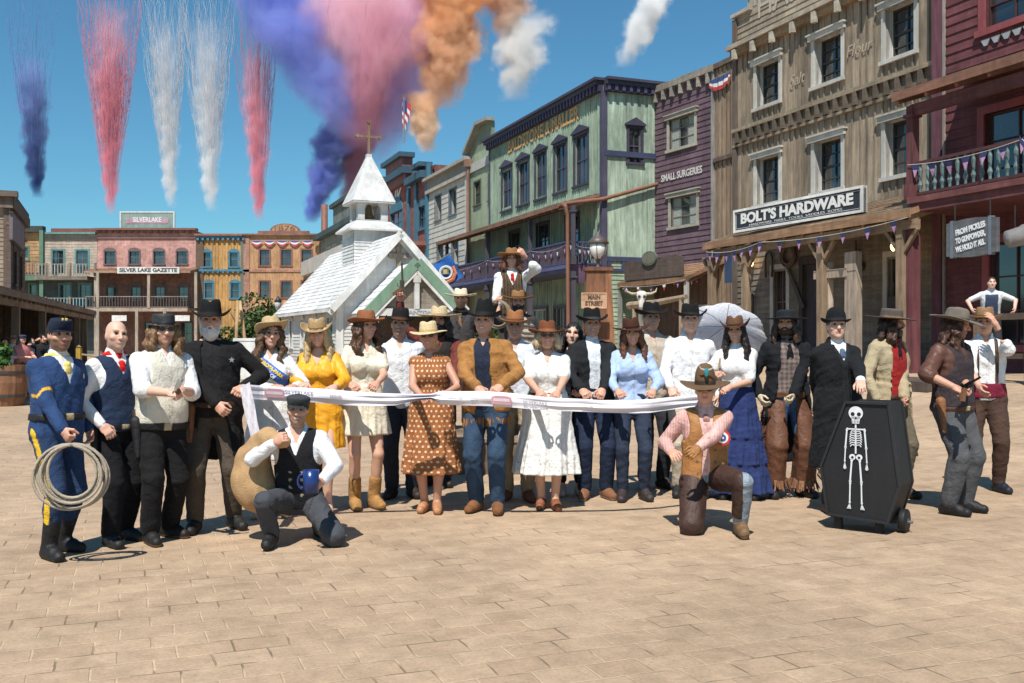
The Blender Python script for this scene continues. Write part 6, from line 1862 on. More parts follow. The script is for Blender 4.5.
  F.cone(s.neck0, s.neck1 + np.array((0, 0, .03)), (.045 if s.female else .058) * s.s, (.042 if s.female else .055) * s.s, .03)
  s.Hp = H

 def build_body(s, smile=True, stubble=None, brow=(.05, .03, .02), lips=(.42, .13, .11), bare_arms=True, iris=(.07, .05, .03), gloves=(), glove_col=(.5, .4, .25), faces=True, hands=True, lowres=False, glasses=False):
  parts = []
  F = Field(s.lo, s.hi, s.vox)
  s.torso(F)
  for sd in 'RL':
   s.arm(F, sd); s.leg(F, sd); s.foot(F, sd)
  F.cone(s.neck0, s.neck1 + np.array((0, 0, .03)), (.045 if s.female else .058) * s.s, (.042 if s.female else .055) * s.s, .03)
  up = s.neck1 - s.neck0; up = up / np.linalg.norm(up); mid = s.neck0 + up * (.045 * s.s)
  F.cut(lambda X, Y, Z: (X - mid[0]) * up[0] + (Y - mid[1]) * up[1] + (Z - mid[2]) * up[2] - F.h * .9)
  V, Q = F.mesh(); C_ = np.tile(s.skin, (len(V), 1)); parts.append((V, Q, C_))
  hv = .0105 if lowres else .0062
  G = Field(s.hc - np.array((.13, .15, .17)) * s.s, s.hc + np.array((.13, .15, .15)) * s.s, hv)
  s.head_field(G)
  G.cut(lambda X, Y, Z: -((X - mid[0]) * up[0] + (Y - mid[1]) * up[1] + (Z - mid[2]) * up[2]) - .006)
  V, Q = G.mesh(False)
  L = (V - s.hc) @ s.Rh / (s.s * .97)
  col = np.tile(s.skin, (len(V), 1)); x, y, z = L[:, 0], L[:, 1], L[:, 2]
  def paint(m, c):
   m = np.clip(m, 0, 1)[:, None]; col[:] = col * (1 - m) + np.array(c) * m
  front = (y < -.035)
  red_ = np.exp(-((np.abs(x) - .045) ** 2 + (z + .022) ** 2) / .0005) * front
  paint(red_ * .35, s.skin * np.array((1.12, .78, .76))); paint(np.exp(-(x ** 2 + (z + .028) ** 2) / .0002) * front * .4, s.skin * np.array((1.1, .8, .78)))
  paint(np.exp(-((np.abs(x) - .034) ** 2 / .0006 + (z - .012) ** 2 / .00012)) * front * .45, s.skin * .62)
  if stubble is not None:
   c, st = stubble
   m = np.clip((-.030 - z + .35 * np.maximum(np.abs(x) - .035, 0) * 1.0) / .016, 0, 1) * (y < .02) * np.clip((z + .135) / .02, 0, 1)
   m *= 1 - .0 * np.exp(-(x ** 2 / .0006 + (z + .06) ** 2 / .00006)); paint(m * st, c)
  lp = np.exp(-((x / .025) ** 4 + ((z + .061) / .0105) ** 4)) * (y < -.06); paint(lp * .9, lips)
  if smile: paint(np.exp(-((x / .018) ** 4 + ((z + .0590) / .0045) ** 4)) * (y < -.06), (.72, .68, .62))
  if brow is not None: paint(np.exp(-(((np.abs(x) - .034) / .02) ** 4 + ((z - .0375 + .15 * np.abs(np.abs(x) - .034)) / .0055) ** 4)) * (y < -.05) * .85, brow)
  parts.append((V, Q, col))
  for sd in 'RL':
   if not hands: continue
   V, Q = s.hand(sd, lowres)
   if sd in gloves:
    np_mesh('glove', V, Q, np.array(glove_col), 'leather', s.root)
   else: parts.append((V, Q, np.tile(s.skin * np.array((1.0, .93, .92)), (len(V), 1))))
  n = 0; VV, QQ, CC = [], [], []
  for V, Q, C_ in parts: VV.append(V); QQ.append(Q + n); CC.append(C_); n += len(V)
  o = np_mesh('body', np.concatenate(VV), np.concatenate(QQ), np.concatenate(CC), 'skin', s.root)
  if faces:
   for sg in (-1, 1):
    m = MB(); c = np.array((0, 0, 0)); n = 10; r = .0118
    for i in range(6):
     p0, p1 = math.pi * i / 6, math.pi * (i + 1) / 6
     for j in range(n):
      a0, a1 = 2 * math.pi * j / n, 2 * math.pi * (j + 1) / n
      cc = (.01, .01, .01) if i == 0 else (iris if i == 1 else (.40, .36, .34))
      f = lambda p, a: (r * math.sin(p) * math.cos(a), -r * math.cos(p), r * math.sin(p) * math.sin(a) * .72)
      m.poly([f(p0, a0), f(p0, a1), f(p1, a1), f(p1, a0)], cc)
    Mx = Matrix.Translation(s.Hp((sg * .033, -.0735, .012))) @ Matrix(s.Rh.tolist()).to_4x4() @ Matrix.Scale(s.s * .97, 4)
    m.build('eye', 'gloss', s.root, True, Mx)
  if glasses:
   m = MB()
   for sg in (-1, 1):
    m.prism([(sg * .034 + .024 * math.cos(t), .010 + .018 * math.sin(t)) for t in [2 * math.pi * q / 14 for q in range(14)]], -.101, -.097, (.015, .013, .012))
    m.bar((sg * .058, -.097, .014), (sg * .078, .01, .01), .004, .004, (.05, .03, .02))
   m.bar((-.012, -.1, .014), (.012, -.1, .014), .004, .005, (.05, .03, .02))
   Mx = Matrix.Translation(s.hc) @ Matrix(s.Rh.tolist()).to_4x4() @ Matrix.Scale(s.s * .97, 4)
   m.build('glasses', 'gloss', s.root, False, Mx)
  return o

 def hand(s, sd, lowres=False):
  k = s.s * (.92 if s.female else 1.0); sg = 1 if sd == 'L' else -1
  h = .009 if lowres else .0048
  F = Field((-.065, -.085, -.035), (.065, .06, .20), h)
  cu = s.curl[sd]
  F.ell((0, 0, .048), (.040, .017, .050), None, .012); F.cone((0, 0, -.03), (0, 0, .02), .027, .027, .02)
  # palm faces -y; thumb on the -x side (mirrored by the frame)
  for i, (x, L) in enumerate(((-.030, .070), (-.010, .080), (.010, .074), (.029, .058))):
   a = np.array((x, 0, .082)); ang = cu * 1.3 + .05 * i; sp = x * 1.6
   d1 = np.array((sp, -math.sin(ang), math.cos(ang))); b = a + d1 * L * .5
   a2 = ang + cu * 1.6; d2 = np.array((sp * .5, -math.sin(a2), math.cos(a2))); c = b + d2 * L * .32
   a3 = a2 + cu * .9; d3 = np.array((0, -math.sin(a3), math.cos(a3)))
   F.cone(a, b, .0092, .0088, .005); F.cone(b, c, .0087, .008, .004); F.cone(c, c + d3 * L * .25, .008, .0065, .004)
  t0 = np.array((-.030, -.006, .025)); t1 = t0 + np.array((-.024, -.016 - .012 * cu, .030)); t2 = t1 + np.array((-.006 + .018 * cu, -.012 - .016 * cu, .030))
  F.cone(t0, t1, .0135, .0105, .010); F.cone(t1, t2, .0100, .0080, .004)
  V, Q = F.mesh()
  d = s.hd[sd]; pm = s.palm[sd]
  if pm is None: pm = np.array((-sg * 1.0, -.15, 0)) if d[2] < -.6 else np.array((-sg * .3, .6, -.7))
  pm = np.array(pm, float); n = pm - d * (pm @ d); n /= np.linalg.norm(n) + 1e-9       # palm direction = -y local
  ly = -n; lz = d; lx = np.cross(ly, lz)
  if sd == 'R':    # thumb: palm forward, fingers down -> right thumb points to the person's right
   V = V * np.array((-1, 1, 1)); Q = Q[:, ::-1]
  A = np.stack([lx, ly, lz], 1)
  # keep the thumb on the anatomical side
  return s.wr[sd] + (V * k) @ A.T, Q

 # ---- clothes
 def wear(s, name, mt, col, build, cuts=(), ripple=.004, stretch=(1, 1, 1.6), freq=26, vox=None, lo=None, hi=None, k=.0, label=None, post=None):
  F = Field(s.lo if lo is None else lo, s.hi if hi is None else hi, vox or s.vox * .93)
  build(F)
  s.seed += 1
  for c in cuts: F.cut(c)
  if post: post(F)
  F.ripple(ripple, s.seed, stretch, freq)
  V, Q = F.mesh()
  seam = name in ('shirt', 'dress', 'jacket', 'uniform_jacket', 'trousers', 'waistcoat') and len(V)
  if callable(col): cc = col(V, (V - s.P) @ s.R / s.s, s)
  else: cc = np.tile(np.array(col), (len(V), 1))
  if seam:
   T = (V - s.P) @ s.R / s.s; fr = T[:, 1] < 0; c2 = cc.copy()
   if name == 'trousers':
    c2[fr & (np.abs(T[:, 0]) < .007) & (T[:, 2] > -.08)] *= .6
    c2[fr & (np.abs(np.abs(T[:, 0]) - .125 - .35 * (T[:, 2] - .02)) < .007) & (T[:, 2] > -.06) & (T[:, 2] < .08)] *= .6
    c2[np.abs(T[:, 2] - .095) < .008] *= .72
   else:
    c2[fr & (np.abs(T[:, 0] - .014) < .006)] *= .80
    for zb in np.arange(-.02, .5, .075): c2[fr & ((T[:, 0] + .004) ** 2 + (T[:, 2] - zb) ** 2 < .00008)] *= .62
    c2[np.abs(np.abs(T[:, 0]) - .165) < .004] *= .85
    c2[fr & (np.abs(T[:, 2] - .36) < .005) & (np.abs(np.abs(T[:, 0]) - .085) < .035)] *= .82
   cc = c2
  o = np_mesh(name, V, Q, cc, mt, s.root)
  if label: o['label'] = label
  return o

 def tloc(s, fn):
  """wrap a function of torso-local, size-normalised coordinates"""
  R, P, k = s.R, s.P, s.s
  def g(X, Y, Z):
   x, y, z = X - P[0], Y - P[1], Z - P[2]
   x, y, z = R[0, 0] * x + R[1, 0] * y + R[2, 0] * z, R[0, 1] * x + R[1, 1] * y + R[2, 1] * z, R[0, 2] * x + R[1, 2] * y + R[2, 2] * z
   return fn(x / k, y / k, z / k) * k
  return g

 def trousers(s, col=(.02, .02, .022), mt='fabric', r=.016, r1=.03, t1=1.93, top=.12, ripple=.005, name='trousers', inf=.014):
  def b(F):
   s.torso(F, inf, None, top, bust=False)
   for sd in 'RL': s.leg(F, sd, t1, r, r1)
  return s.wear(name, mt, col, b, ripple=ripple, stretch=(1, 1, 2.2))

 def top(s, col, mt='fabric', inf=.012, sleeve=1.95, r=.012, r1=.014, hem=-.02, neck=.555, v=None, name='shirt', ripple=.005, openw=None, belly=0.0, collar=True, sides='RL', extra=None, cuts=(), vox=None, k=.03, freq=26):
  def b(F):
   s.torso(F, inf, hem, neck, belly=belly, k=k)
   for sd in 'RL': F.cone(s.tl((0, .012, .498)), s.sh[sd], .052 * s.s + inf * .6, .048 * s.s + inf * .5, .03)
   if collar: F.cone(s.tl((0, .012, .52)), s.tl((0, .008, .565)), (.064 if not s.female else .055) * s.s + inf * .5, (.066 if not s.female else .058) * s.s + inf * .4, .02)
   if extra: extra(F)
  def post(F):
   for sd in sides:
    if sleeve > 0: s.arm(F, sd, sleeve, r, r1)
  cs = list(cuts)
  if v is not None:      # V neck: depth to z=v, width at the collar
   cs.append(s.tloc(lambda x, y, z: -np.maximum(np.maximum(np.abs(x) - np.clip((z - v) * .42, -.02, .075), np.maximum(y, -.19 - y)), v - z)))
  if openw is not None:
   zz = [a for a, _ in openw]; ww = [b_ for _, b_ in openw]
   cs.append(s.tloc(lambda x, y, z: -np.maximum(np.maximum(np.abs(x) - np.interp(z, zz, ww), y + .02), -np.where(z < 0, .34, .205) - y)))
  return s.wear(name, mt, col, b, cs, ripple=ripple, vox=vox, freq=freq, post=post)

 def vest(s, col, mt='fabric', inf=.030, hem=-.03, v=.33, name='waistcoat', belly=0.0, ripple=.003, openw=None, arm=.145):
  def b(F):
   s.torso(F, inf, hem, .545, belly=belly, bust=True)
   for sd in 'RL': F.cone(s.tl((0, .012, .495)), s.sh[sd] * .72 + s.tl((0, .01, .49)) * .28, .055 * s.s + inf * .8, .046 * s.s + inf * .8, .03)
  cs = [s.tloc(lambda x, y, z: -np.maximum(np.maximum(np.abs(x) - np.clip((z - v) * .40, -.02, .09), np.maximum(y, -.2 - y)), v - z))]
  for sg in (-1, 1):
   cs.append(s.tloc(lambda x, y, z, sg=sg: -(np.sqrt(((x * sg - .205) / .075) ** 2 + ((z - .41) / .14) ** 2) - 1) * .07))
  if openw is not None:
   zz = [a for a, _ in openw]; ww = [b_ for _, b_ in openw]
   cs.append(s.tloc(lambda x, y, z: -np.maximum(np.maximum(np.abs(x) - np.interp(z, zz, ww), y + .02), -np.where(z < 0, .34, .205) - y)))
  return s.wear(name, mt, col, b, cs, ripple=ripple)

 def skirt_fn(s, F, z0, z1, r0, r1, pleat=0, amp=0.0, c0=None, c1=None, k=.03, hole=0.0):
  """tapered skirt between local heights z0 (top) and z1 (hem); radii (rx, ry)"""
  c0 = np.array(c0 if c0 is not None else s.P[:2]); c1 = np.array(c1 if c1 is not None else s.P[:2])
  def fn(X, Y, Z):
   t = np.clip((z0 - Z) / (z0 - z1), 0, 1); e = t ** .8
   x = X - (c0[0] + (c1[0] - c0[0]) * t); y = Y - (c0[1] + (c1[1] - c0[1]) * t)
   rx = r0[0] + (r1[0] - r0[0]) * e; ry = r0[1] + (r1[1] - r0[1]) * e
   if pleat:
    th = np.arctan2(y / ry, x / rx)
    w = 1 + amp * t * (np.sin(pleat * th + 1.2 * np.sin(3 * th + s.seed)) + .4 * np.sin(2.3 * pleat * th + 5 * t))
    rx, ry = rx * w, ry * w
   q = np.sqrt((x / rx) ** 2 + (y / ry) ** 2)
   d = (q - 1) * np.minimum(rx, ry)
   if hole: d = np.maximum(d, np.where(Z < z0 - .1, -(d + hole), -1))
   return np.maximum(np.maximum(d, z1 - Z), Z - z0)
  R = max(max(r1), max(r0)) * 1.3; cm = (c0 + c1) / 2
  F.union((cm[0] - R, cm[1] - R, z1), (cm[0] + R, cm[1] + R, z0), fn, k)

 def shoes(s, col, mt='leather', r=.012, shaft=.06, name='shoe', sides='RL', sole=None, ripple=0.0, label=None):
  for sd in sides:
   a, t = s.an[sd], s.toe[sd]; lo = np.minimum(a, t) - .14; hi = np.maximum(a, t) + np.array((.14, .14, .16 + shaft))
   if shaft > .1: lo = np.minimum(lo, s.kn[sd] - .1); hi = np.maximum(hi, s.kn[sd] + .1)
   def b(F): s.foot(F, sd, r, shaft)
   def cc(V, T, p): 
    c = np.tile(np.array(col), (len(V), 1))
    if sole is not None: c[V[:, 2] < .022] = sole
    return c
   s.wear(name, mt, cc, b, [lambda X, Y, Z: .004 - Z], ripple=ripple, vox=.0095, lo=lo, hi=hi, label=label)

 # ---- head gear and hair (head-local, metres)
 def hairdo(s, col, style='short', mt='hair', seed=0, name='hair', length=.25, fringe=.055):
  k = s.s * .97; H = lambda v: s.hc + s.Rh @ (np.array(v) * k)
  long_ = style in ('long', 'wavy', 'bob')
  F = Field(s.hc - np.array((.20, .20, (length + .14) if long_ else .17)), s.hc + np.array((.20, .20, .18)), .0095 if s.vox < .015 else .016)
  F.ell(H((0, .020, .030)), np.array((.084, .102, .097)) * k, s.Rh, .02)
  if style == 'short': F.ell(H((0, .045, -.02)), np.array((.074, .065, .075)) * k, s.Rh, .02)
  if long_:
   F.ell(H((0, .055, -.05)), np.array((.085, .065, .12)) * k, s.Rh, .03)
   rs = np.random.RandomState(seed + 5); wv = .02 if style == 'wavy' else .006
   for sg in (-1, 1):
    for j, (yy, sp) in enumerate(((-.035, .1), (.0, .115), (.04, .11), (.075, .07))):
     p = H((sg * .07, yy, .02)); L = length * rs.uniform(.85, 1.1) * (1 if j else .95)
     n = 6
     for i in range(n):
      t0, t1 = i / n, (i + 1) / n
      q = lambda t: H((sg * (.07 + (sp - .07) * min(1, t * 2)) + wv * math.sin(t * 14 + j), yy - (.03 * t if j < 2 else -.02 * t), .02 - L * t)) 
      F.cone(q(t0), q(t1), (.030 - .010 * t0) * k, (.030 - .010 * t1) * k, .02)
  F.ell(H((0, -.100, -.035)), np.array((.060, .080, fringe + .055)) * k, s.Rh, .01, True)
  a = 1.0
  m = np.abs(F.D) < .04; I, J, K = np.nonzero(m)
  P = (np.stack([F.ax[0][I], F.ax[1][J], F.ax[2][K]], 1) - s.hc) @ s.Rh
  th = np.arctan2(P[:, 1] - .02, P[:, 0]); rs = np.random.RandomState(seed)
  F.D[I, J, K] += (.0035 * np.sin(22 * th + 6 * np.sin(P[:, 2] * 30 + rs.uniform(0, 6))) + .003 * np.sin(41 * th + 25 * P[:, 2])).astype(np.float32)
  V, Q = F.mesh()
  c = np.tile(np.array(col), (len(V), 1)); L = (V - s.hc) @ s.Rh
  th = np.arctan2(L[:, 1], L[:, 0]); c *= (1 + .28 * np.sin(17 * th + 9 * L[:, 2]) * np.sin(31 * th + 3))[:, None]
  return np_mesh(name, V, Q, c, mt, s.root)

 def beard(s, col, long_=.0, name='beard', moust=True):
  k = s.s * .97; H = lambda v: s.hc + s.Rh @ (np.array(v) * k)
  F = Field(s.hc - np.array((.12, .17, .2 + long_)), s.hc + np.array((.12, .06, .03)), .0075)
  F.ell(H((0, -.052, -.090 - long_ * .3)), np.array((.064, .052, .052 + long_ * .55)) * k, s.Rh, .02)
  for sg in (-1, 1): F.cone(H((sg * .066, -.018, -.01)), H((sg * .05, -.05, -.085)), .016 * k, .026 * k, .02)
  if moust:
   for sg in (-1, 1): F.cone(H((sg * .004, -.101, -.044)), H((sg * .034, -.086, -.062)), .0095 * k, .007 * k, .01)
  F.ell(H((0, -.105, -.060)), np.array((.020, .022, .008)) * k, s.Rh, .006, True)
  F.ripple(.004, s.seed + 77, (1.6, 1.6, .5), 90)
  V, Q = F.mesh(); rs = np.random.RandomState(3)
  c = np.tile(np.array(col), (len(V), 1)) * rs.uniform(.75, 1.25, (len(V), 1))
  return np_mesh(name, V, Q, c, 'hair', s.root)

 def hat(s, col, mt='felt', crown=.115, rx=.084, ry=.101, taper=.86, brim=.075, curl=.04, droop=.0, dent=.028, band=(.02, .015, .012), z=.038, tilt=0, roll=0, flat=False, name='hat', dome=False, back=.0, buckle=False):
  k = s.s * 1.03; n = 48
  prof = []          # (u radial scale of crown, height, on brim amount)
  V, Fq, Cc = [], [], []
  rows = []
  nb = 8
  for i in range(nb + 1): rows.append(('b', 1 - i / nb))          # brim top from the edge inwards
  hs = [0, .03, .10, .18, .26, .4, .55, .7, .82, .91, .97]
  for t in hs: rows.append(('c', t))
  for r_ in (.75, .5, .25, .02): rows.append(('t', r_))
  bot = [('u', 1 - i / nb) for i in range(nb + 1)]
  def pt(kind, t, a):
   ca, sa = math.cos(a), math.sin(a)
   if kind in 'bu':
    R = 1.0; x, y = ca * (rx + brim * t), sa * (ry + brim * t * 1.08)
    zz = curl * abs(ca) ** 2.2 * t ** 1.7 - droop * (max(0, -sa)) ** 2 * t ** 1.5 + back * max(0, sa) ** 2 * t ** 1.5 + .004 * math.sin(3 * a + s.seed) * t
    if curl > .03: x *= 1 - .16 * (abs(ca) ** 3) * t
    if kind == 'u': zz -= .007
    return x, y, zz
   if kind == 'c':
    if dome: f = math.sqrt(max(0, 1 - (t * .98) ** 2.6)) ** .8; zz = crown * t
    else:
     f = 1 + (taper - 1) * t; f *= 1 if t < .8 else math.sqrt(max(.0, 1 - ((t - .8) / .2) ** 2 * .30)); zz = crown * t
   else:
    f = (taper * math.sqrt(1 - .30)) * t if not dome else .25 * t; zz = crown * (1.0 if not dome else 1.0)
   x, y = ca * rx * f, sa * ry * f
   if dent and not flat and not dome:
    g = max(0, (zz / crown - .45) / .55)
    zz -= dent * g * math.exp(-(x / .024) ** 2) * (1 if kind == 't' else .7)
    pinch = math.exp(-((abs(x) - .040) / .02) ** 2) * max(0, -y / ry) * g
    x *= 1 - .22 * max(0, -sa) * g; zz -= .012 * g * max(0, sa)
    y += .014 * pinch
   return x, y, zz
  allr = bot[::1] + []
  seq = [('u', 1 - i / nb) for i in range(nb, -1, -1)] + rows
  Rh = s.Rh @ rot(0, rad(tilt), rad(roll)); O = s.hc + s.Rh @ (np.array((0, .012, z)) * k)
  for kind, t in seq:
   for j in range(n):
    a = 2 * math.pi * j / n; x, y, zz = pt(kind, t, a)
    V.append(O + Rh @ (np.array((x, y, zz)) * k))
    isb = kind == 'c' and .02 < t < .25 and band is not None
    Cc.append(band if isb else col)
  Q = []
  for i in range(len(seq) - 1):
   for j in range(n):
    j2 = (j + 1) % n; Q.append((i * n + j, (i + 1) * n + j, (i + 1) * n + j2, i * n + j2))
  Q = np.array(Q)[:, ::-1]
  o = np_mesh(name, np.array(V), Q, np.array(Cc), mt, s.root)
  return o

 def cap(s, col, kind='kepi', mt='felt', badge=None):
  k = s.s * .97; m = MB(); n = 28
  if kind == 'kepi': rows = [(1.0, 0), (1.0, .02), (.985, .04), (.90, .066), (.86, .076), (.8, .079), (.4, .079), (.01, .079)]; lean = -.55
  else: rows = [(1.0, 0), (1.06, .02), (1.12, .045), (1.05, .062), (.7, .075), (.3, .08), (.01, .08)]; lean = -.25
  V = []; Q = []
  for f, z in rows:
   for j in range(n):
    a = 2 * math.pi * j / n; V.append((.084 * f * math.cos(a), .102 * f * math.sin(a) + lean * z, z + (.012 * math.sin(a) if kind == 'kepi' else .0)))
  for i in range(len(rows) - 1):
   for j in range(n): j2 = (j + 1) % n; Q.append((i * n + j, i * n + j2, (i + 1) * n + j2, (i + 1) * n + j))
  m.mesh(V, Q, col)
  W = []; Q = []; nv = 12
  for r_ in (0, 1):
   for j in range(nv + 1):
    a = math.pi * (1.12 + .76 * j / nv); d = r_ * .05 * math.sin(math.pi * (j / nv)) ** .5
    W.append((.085 * math.cos(a) * (1 + r_ * .05), .102 * math.sin(a) - d, -.002 - r_ * .018))
  for j in range(nv): Q.append((j, j + 1, nv + 2 + j, nv + 1 + j))
  m.mesh(W, Q, (col[0] * .6, col[1] * .6, col[2] * .6))
  if badge: 
   for x in (-.02, .005): m.box(x, x + .016, -.116, -.108, .055, .085, badge)
  Mx = Matrix.Translation(s.hc + s.Rh @ (np.array((0, .010, .042)) * k)) @ Matrix(s.Rh.tolist()).to_4x4() @ Matrix.Scale(k * 1.03, 4)
  return m.build('cap', mt, s.root, True, Mx)

 def scarf(s, col, mt='fabric', tail=.14, r=.026, name='neckerchief', knot=True, inf=.02, tz=.0):
  def b(F):
   n = 14; c = s.tl((0, .012, .555)); R_ = (.068 if not s.female else .058) * s.s
   P = [c + s.R @ (np.array((R_ * math.cos(a), R_ * math.sin(a) * .95, -.022 * (math.sin(a) < 0) * -math.sin(a) * -1 - (.03 if math.sin(a) < -.6 else 0)))) for a in [2 * math.pi * i / n for i in range(n + 1)]]
   for p, q in zip(P[:-1], P[1:]): F.cone(p, q, r * .75, r * .75, .015)
   if knot:
    a = s.tl((0, -.095, .49)); F.ell(a, (.026, .022, .024), None, .015)
    for sg in (-1, 1): b_ = s.tl((sg * .022, -.118 - inf * .6, .49 - tail * .55)); F.ell((a + b_) / 2, (.020, .012, tail * .42), s.R @ rot(0, 0, sg * -.22), .012)
  c = s.tl((0, -.03, .48)); return s.wear(name, mt, col, b, ripple=.004, vox=.0095, lo=c - .24, hi=c + .22, freq=50)

 def belt(s, col=(.05, .03, .02), z=.10, h=.022, inf=.026, mt='leather', buckle=(.4, .33, .2), belly=0.0):
  def b(F): s.torso(F, inf, z - h, z + h, bust=False, belly=belly)
  def cc(V, T, p):
   c = np.tile(np.array(col), (len(V), 1))
   if buckle is not None: c[(np.abs(T[:, 0]) < .026) & (T[:, 1] < 0)] = buckle
   return c
  c = s.tl((0, 0, z)); return s.wear('belt', mt, cc, b, ripple=0, vox=.01, lo=c - .3, hi=c + .3)

 def holster(s, p, col=(.14, .06, .03), dirn=(0, -.15, -1), L=.24):
  p = np.array(p, float); d = np.array(dirn, float); d /= np.linalg.norm(d)
  def b(F):
   F.cone(p, p + d * L, .040, .022, .01); F.cone(p, p - d * .03, .042, .045, .01)
  s.wear('holster', 'leather', col, b, ripple=.001, vox=.0085, lo=p - .32, hi=p + .32)
  m = MB(); q = p - d * .03
  m.bar(q, q - d * .09 + np.array((0, .03, 0)), .028, .034, (.06, .035, .02)); m.build('gun_grip', 'wood', s.root)

def revolver(label, a, b, col=(.5, .5, .52), name='pistol', side=(0, -1, 0)):
 """a: grip point, b: muzzle (world)"""
 a, b = Vector(a), Vector(b); d = (b - a); L = d.length; d.normalize()
 up = Vector(side) - d * Vector(side).dot(d); up.normalize(); sdv = d.cross(up)
 M = Matrix((( *d, 0), (*sdv, 0), (*up, 0), (0, 0, 0, 1))).transposed(); M = Matrix.Translation(a) @ M
 o = thing(name, label, 'gun', (0, 0, 0))
 m = MB(M); m.tube([(.05, 0, .03), (L, 0, .03)], .011, col, 8); m.tube([(.03, 0, .028), (.09, 0, .028)], .021, col, 8); m.box(.0, .10, -.011, .011, .0, .045, col); m.box(L - .012, L - .004, -.003, .003, .04, .052, col)
 m.bar((-.02, 0, .05), (.01, 0, .055), .01, .02, col); m.tube([(.02, 0, 0), (.045, 0, -.03), (.075, 0, -.02), (.08, 0, .005)], .004, col, 5); m.build('barrel', 'metal', o)
 m = MB(M); m.bar((.01, 0, .02), (-.05, 0, -.08), .026, .036, (.16, .08, .04)); m.build('grip', 'wood', o)
 return o

def rope_coil(label, c, R, n=6, r=.011, tilt=(0, 0), col=(.42, .36, .28), seed=0, tail=True):
 rs = np.random.RandomState(seed); m = MB(); P = []
 c = Vector(c)
 for k in range(n):
  a0 = rs.uniform(-.1, .1); Rk = R * rs.uniform(.82, 1.08); ox, oz = rs.uniform(-.03, .03), -Rk; sq = rs.uniform(.88, 1.05)
  for i in range(28):
   a = math.pi / 2 + 2 * math.pi * i / 28
   P.append(c + Vector((Rk * math.cos(a) * sq + ox * math.sin(a / 2), .012 * k - .03 + tilt[0] * math.cos(a) * Rk, Rk * math.sin(a) + oz)))
 if tail:
  e = P[-1]; 
 m.tube(P, r, col, 7)
 o = m.build('rope_coil', 'burlap', None, True)
 return tag(o, label, 'rope')

SK1, SK2, SK3 = (.66, .41, .31), (.59, .34, .24), (.52, .285, .20)
BLK, DKG, WHI, CRM = (.014, .014, .016), (.028, .028, .032), (.74, .74, .74), (.66, .62, .52)

def Hn(x, y, Y, curl=.7, palm=None): return {'t': (x, y, Y), 'curl': curl, 'palm': palm}
def Ln(x, y, z, curl=.7, palm=None): return {'t': (x, y, z), 'curl': curl, 'palm': palm, 'px': False}

def striped(c1, c2, f=60.0, ax=0, w=.5):
 def fn(V, T, p):
  m = (np.sin(T[:, ax] * f * 2 * math.pi) > (1 - 2 * w)).astype(float)[:, None]
  return np.array(c1) * (1 - m) + np.array(c2) * m
 return fn

def checked(c1, c2, f=14.0):
 def fn(V, T, p):
  m = .5 * (np.sin(T[:, 0] * f * 6.283) > 0) + .5 * (np.sin(T[:, 2] * f * 6.283) > 0)
  return np.array(c1) * (1 - m[:, None]) + np.array(c2) * m[:, None]
 return fn

def buttons(base, bcol, zs, dx=0.0, r=.011):
 def fn(V, T, p):
  c = np.tile(np.array(base), (len(V), 1))
  for z in zs:
   for sx in ((-dx, dx) if dx else (0,)):
    c[((T[:, 0] - sx) ** 2 + (T[:, 2] - z) ** 2 < r * r) & (T[:, 1] < 0)] = bcol
  return c
 return fn

def p_soldier():
 p = Person('man in a navy cavalry uniform with yellow trouser stripe holding a rope coil', 57, 7.35, 1.74, 56, group=GPEOPLE, hands={'R': Hn(72, 447, 7.0, .95)}, poles={'R': (-.5, .8, -.2)}, head=(-18, 0, 0), skin=SK2, feet={'R': (-.11, -.06, -12), 'L': (.12, .1, 12)}, girth=1.06)
 p.build_body(stubble=((.07, .04, .025), .8), smile=False)
 p.hairdo((.03, .02, .014))
 def tc(V, T, q):
  c = np.tile(np.array((.022, .045, .105)), (len(V), 1))
  k = q.kn['R']; h = q.hip['R']; a = q.an['R']
  t = np.clip((V[:, 2] - a[2]) / (h[2] - a[2]), 0, 1); cx = a[0] + (h[0] - a[0]) * t; cy = np.where(V[:, 2] > k[2], k[1] + (h[1] - k[1]) * np.clip((V[:, 2] - k[2]) / (h[2] - k[2]), 0, 1), a[1] + (k[1] - a[1]) * np.clip((V[:, 2] - a[2]) / (k[2] - a[2]), 0, 1))
  c[(V[:, 0] < cx - .02) & (np.abs(V[:, 1] - cy + .01) < .024)] = (.72, .46, .03)
  return c
 p.trousers(tc, r=.014, r1=.018, t1=1.58)
 p.shoes((.012, .012, .013), shaft=.30, name='boot', r=.015)
 ch0, ch1 = p.sh['R'], p.el['R']
 def jc(V, T, q):
  c = np.tile(np.array((.026, .058, .150)), (len(V), 1))
  d = ch1 - ch0; L = np.linalg.norm(d); u = d / L
  t = (V - ch0) @ u / L; w = V - ch0 - np.outer((V - ch0) @ u, u); n = np.cross(u, (1, 0, 0)); n /= np.linalg.norm(n); s_ = w @ n
  m = (np.abs(t - (.86 - abs(2.4) * np.abs(s_))) < .035) & (V[:, 0] < ch0[0] + .03 + .0 * t) & (np.linalg.norm(w, axis=1) < .12)
  c[m] = (.75, .42, .04)
  return c
 p.top(jc, inf=.024, sleeve=1.97, r=.02, r1=.022, hem=-.13, name='uniform_jacket', v=.36, ripple=.006)
 p.top(WHI, inf=.015, sleeve=0, hem=.2, name='shirt', ripple=.002)
 p.scarf((.72, .56, .16), tail=.17, inf=.03)
 p.belt((.012, .012, .012), z=.11, inf=.036, h=.026)
 p.cap((.018, .024, .045), 'kepi', badge=(.5, .36, .1))
 rope_coil('coil of pale rope held at the thigh of the soldier', px(71, 443, 6.92), .21, 6, .011, (.25, 0), seed=4)

